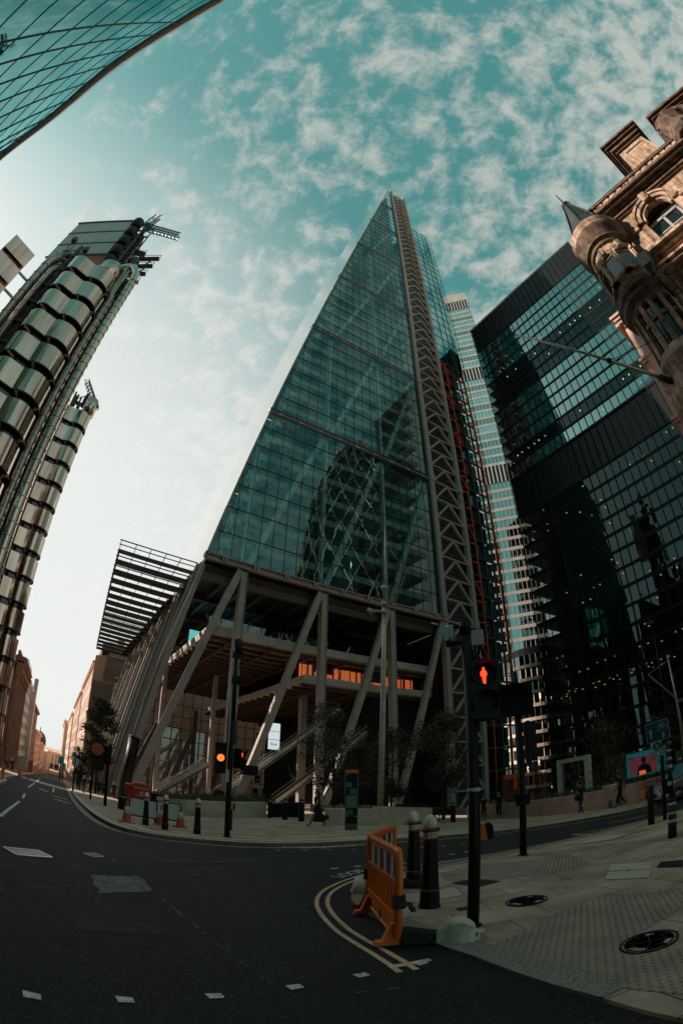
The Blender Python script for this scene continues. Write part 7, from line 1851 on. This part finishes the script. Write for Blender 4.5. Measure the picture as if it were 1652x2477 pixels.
# ================================================================ TREES AND PLANTING
def tree(label, base, h, cr_, zc, nclump, nleaf, ls, lm, trunk_r=.11, shape=1., seed=1, name='street_tree', lean=(0,0), group='street trees'):
    """tapered trunk, forking limbs, leaves scattered in clumps with gaps between"""
    rnd = random.Random(seed); base = V(base)
    t = thing(name, label, 'tree', base, 0, group); top = base+V((lean[0],lean[1],h*.86)); b = MB()
    b.tube([base-V((0,0,.3)),base.lerp(top,.25)+V((rnd.uniform(-.05,.05),rnd.uniform(-.05,.05),0)),base.lerp(top,.6)+V((rnd.uniform(-.1,.1),rnd.uniform(-.1,.1),0)),top],[trunk_r,trunk_r*.8,trunk_r*.5,trunk_r*.12],9)
    tips = []
    for i in range(nclump):
        f_ = rnd.uniform(.0,1.) ; s = base.lerp(top,.22+.70*f_); a = rnd.uniform(0,2*pi); zrel = .22+.70*f_
        wid = cr_*(sin(pi*min(1,max(0,(zrel-.16)/.86)))**.7)*shape
        d = wid*rnd.uniform(.35,1.); e = s+V((cos(a)*d,sin(a)*d,h*.10*rnd.uniform(.2,1.2)))
        m_ = s.lerp(e,.5)+V((0,0,rnd.uniform(-.1,.15))); r0 = trunk_r*.34*(1.1-f_)
        b.tube([s,m_,e],[max(.012,r0),max(.009,r0*.6),.006],5,cap=False); tips.append((e,d)); tips.append((m_,d*.5))
        for k in range(3):
            e2 = m_.lerp(e,rnd.random())+V((rnd.uniform(-1,1),rnd.uniform(-1,1),rnd.uniform(-.3,.8)))*wid*.35; b.tube([m_.lerp(e,.4),e2],[.008,.004],4,cap=False); tips.append((e2,d))
    obj('trunk', b, M_bark, t)
    c = MB()
    for k in range(nleaf):
        e,d = tips[rnd.randrange(len(tips))]; sg = .10+.11*cr_*.6
        p = e+V((rnd.gauss(0,sg),rnd.gauss(0,sg),rnd.gauss(0,sg*.8))); s = ls*rnd.uniform(.5,1.25)
        a = V((rnd.gauss(0,1),rnd.gauss(0,1),rnd.gauss(0,.6))).normalized(); q_ = a.cross(V((rnd.gauss(0,1),rnd.gauss(0,1),rnd.gauss(0,1)))).normalized(); w = a.cross(q_)*.1
        c.add([p-a*s*.5,p+q_*s*.28+w*s,p+a*s*.5,p-q_*s*.28+w*s],[(0,1,2,3)])
    obj('crown', c, lm, t); return t
tree('dark leafy street tree among pedestrians at left, before the louvred canopy', gp(5.0,60,.12), 13.6, 2.4, .5, 46, 7500, .34, M_leaf, .16, 1.0, 4)
tree('smaller leafy street tree left of the red no-entry disc', gp(3.4,66,.12), 6.5, 1.7, .5, 22, 2200, .26, M_leaf2, .12, 1., 9)
tree('airy plaza tree behind the walking woman', gp(16.8,27.2,.12), 8.4, 2.5, .5, 30, 3600, .21, M_leaf2, .11, 1.0, 14)
tree('airy plaza tree just right of the silver mast', gp(19.8,25.2,.12), 7.1, 2.15, .5, 30, 3900, .20, M_leaf, .10, 1., 25)
tree('airy plaza tree left of the nearest signal pole', gp(22.3,23.1,.12), 8.3, 2.5, .5, 34, 4300, .21, M_leaf, .12, 1., 36)
tree('sparse brown street tree before the dark office tower', gp(29.0,14.8,.12), 6.4, 2.2, .5, 34, 1500, .16, M_leaf2, .10, 1., 47)
tree('thin red-leaved street tree beside the dark signal head', gp(27.4,19.4,.12), 5.0, 1.25, .5, 18, 800, .15, mat('leaf_rust', (.13,.045,.025), .6, col2=(.05,.022,.015), scale=2), .07, 1., 58)
tree('sparse tree at the right edge behind the road signs', gp(31,11.2,.12), 6.2, 2.0, .5, 22, 900, .16, M_leaf2, .09, 1., 59)
def grasses(name, label, line, w, n, h, m, kind=None, hz=1.0, seed=2):
    rnd = random.Random(seed); b = MB()
    for k in range(n):
        i = rnd.randrange(len(line)-1); x,y = line[i]; x1,y1 = line[i+1]; d = V((x1-x,y1-y,0)).normalized(); nn = V((-d.y,d.x,0)); s = rnd.random(); off = rnd.uniform(.35,.35+w)
        p = V((x+(x1-x)*s,y+(y1-y)*s,0))+nn*off; p.z = zg(x,y)+.12+hz; hh = h*rnd.uniform(.4,1.1); a = rnd.uniform(0,2*pi); bend = V((cos(a),sin(a),0))*hh*rnd.uniform(.2,.7); wv = V((-sin(a),cos(a),0))*.012*(1+hh)
        b.add([p-wv,p+wv,p+bend*.4+V((0,0,hh*.7))+wv*.7,p+bend+V((0,0,hh)),p+bend*.4+V((0,0,hh*.7))-wv*.7],[(0,1,2,3,4)])
    o = obj(name, b, m); o['kind'] = 'stuff'; o['label'] = label; o['category'] = 'planting'; return o
grasses('grass', 'dry golden ornamental grass along the long pale planter', pl, 1.6, 5200, .55, M_grassm, hz=.85)
grasses('planting', 'dark low shrubs behind the golden grass', [(x+1.2,y+1.6) for x,y in pl], 3.0, 3000, .9, M_leaf, hz=.7, seed=3)
grasses('planting', 'dark planting along the top of the pink planter wall', rp_, 1.2, 2600, .55, M_leaf2, hz=.8, seed=5)
for i,(x,y,s) in enumerate(((18.3,21.6,1.0),(20.1,21.2,.8))):
    rnd = random.Random(60+i); t = thing('shrub', ('rounded dark shrub behind the angled wall by the silver mast','smaller dark shrub right of the rounded one by the silver mast')[i], 'shrub', gp(x,y,.12)); c = MB(); q = gp(x,y,.12); st = MB()
    for k in range(1500):
        a = rnd.uniform(0,2*pi); r_ = s*rnd.uniform(.3,1)**.5*1.2; p = q+V((cos(a)*r_,sin(a)*r_,max(.05,(1.25*s-(r_*.55)**2)*rnd.uniform(.5,1)))); d = V((rnd.gauss(0,1),rnd.gauss(0,1),rnd.gauss(0,1))).normalized(); e = d.cross(V((.3,.5,.8))).normalized()
        c.add([p-d*.06,p+e*.035,p+d*.06,p-e*.035],[(0,1,2,3)])
    for k in range(6): st.tube([q,q+V((rnd.uniform(-.4,.4),rnd.uniform(-.4,.4),.8*s))],.015,4)
    obj('foliage', c, M_leaf, t); obj('stem', st, M_bark, t)
# ================================================================ LIT BANNER, LAST SPLITS
LBN = thing('hanging_banner', 'pale lit banner reading Bish, half hidden behind an angled tower leg', 'banner', (28.5,61.9,6.9))
b = MB(); b.slab([(27.6,61.8,6.6),(29.3,61.8,6.6),(29.3,61.8,10.4),(27.6,61.8,10.4)],(0,.06,0)); bn_ = obj('cloth', b, emit('lit_banner', (.75,.82,.85), .55), LBN)
for z in (8.,9.2): b = MB(); b.box(27.6,29.3,61.74,61.79,z-.03,z+.03); obj('rail', b, M_black, LBN)
o = ftext('banner_text', 'Bish', .62, M_black, mw=frame((1,0,0),(0,0,1),V((28.45,61.78,7.35))), ext=.002); o.parent = LBN; o.matrix_parent_inverse = Matrix.Translation(-world_loc(LBN))
M_asph2 = mat('trench_repair', (.012,.012,.012), .8, col2=(.006,.006,.006), scale=14, bump=.5, bscale=60)
mk = MB()
for pts in ([(-1.6,6.0),(-.9,6.5),(-.5,6.0),(-1.2,5.5)],[(1.7,8.9),(3.6,9.5),(3.75,9.15),(1.85,8.55)],[(.2,4.6),(1.0,4.75),(1.02,4.4),(.22,4.25)],[(6.2,9.9),(9.0,9.6),(8.98,9.3),(6.2,9.6)]): mk.quad(*[gp(x,y,.004) for x,y in pts])
obj('road_patch', mk, M_asph2, kind='structure')
mk = MB()
for i in range(7):
    x,y = random.uniform(-1,3),random.uniform(3.2,9); line = [(x,y)]; a = random.uniform(0,6)
    for k in range(14): a += random.uniform(-.5,.5); x += .12*cos(a); y += .12*sin(a); line.append((x,y))
    strip(mk, line, -.006, .006, .005)
obj('road_crack', mk, M_dark, kind='structure')

def split_islands(o):
    """every loose piece of a part becomes a part of its own"""
    me = o.data; bm = bmesh.new(); bm.from_mesh(me); bm.verts.ensure_lookup_table(); seen = set(); isl = []
    for v in bm.verts:
        if v.index in seen: continue
        st = [v]; seen.add(v.index); g = []
        while st:
            w = st.pop(); g.append(w.index)
            for e in w.link_edges:
                q = e.other_vert(w)
                if q.index not in seen: seen.add(q.index); st.append(q)
        isl.append(g)
    bm.free()
    if len(isl) < 2 or len(isl) > 60: return
    for g in isl:
        mp = {v:i for i,v in enumerate(sorted(g))}; n = bpy.data.meshes.new(o.name.split('.')[0])
        fs = [p for p in me.polygons if p.vertices[0] in mp]
        n.from_pydata([me.vertices[v].co[:] for v in sorted(g)], [], [[mp[v] for v in p.vertices] for p in fs])
        for m in me.materials: n.materials.append(m)
        n.polygons.foreach_set('use_smooth', [p.use_smooth for p in fs]); n.update()
        c = bpy.data.objects.new(o.name.split('.')[0], n); COL.objects.link(c); c.parent = o.parent; c.matrix_local = o.matrix_local.copy()
    bpy.data.objects.remove(o)
SPLIT = {'lobby_column','west_leg','ceiling_light','office_partition','orange_reception','pale_infill','chimney','lit_room','lobby_light','shop_window','shop_pier','hood','stud','white_conduit','mast','leg','slab_band','sticker','deck_beam','soffit_beam','door_bar','red_door','turret_mullion','frieze_ornament','duct','cap_rib','rib','carved_frieze','edge_trim'}
keep_av = AV.name
for o in list(COL.objects):
    if o.type == 'MESH' and o.name.split('.')[0] in SPLIT and not kids(o) and o.data.users == 1:
        if o.parent == AV and o.name.startswith('ceiling_light'): continue
        split_islands(o)
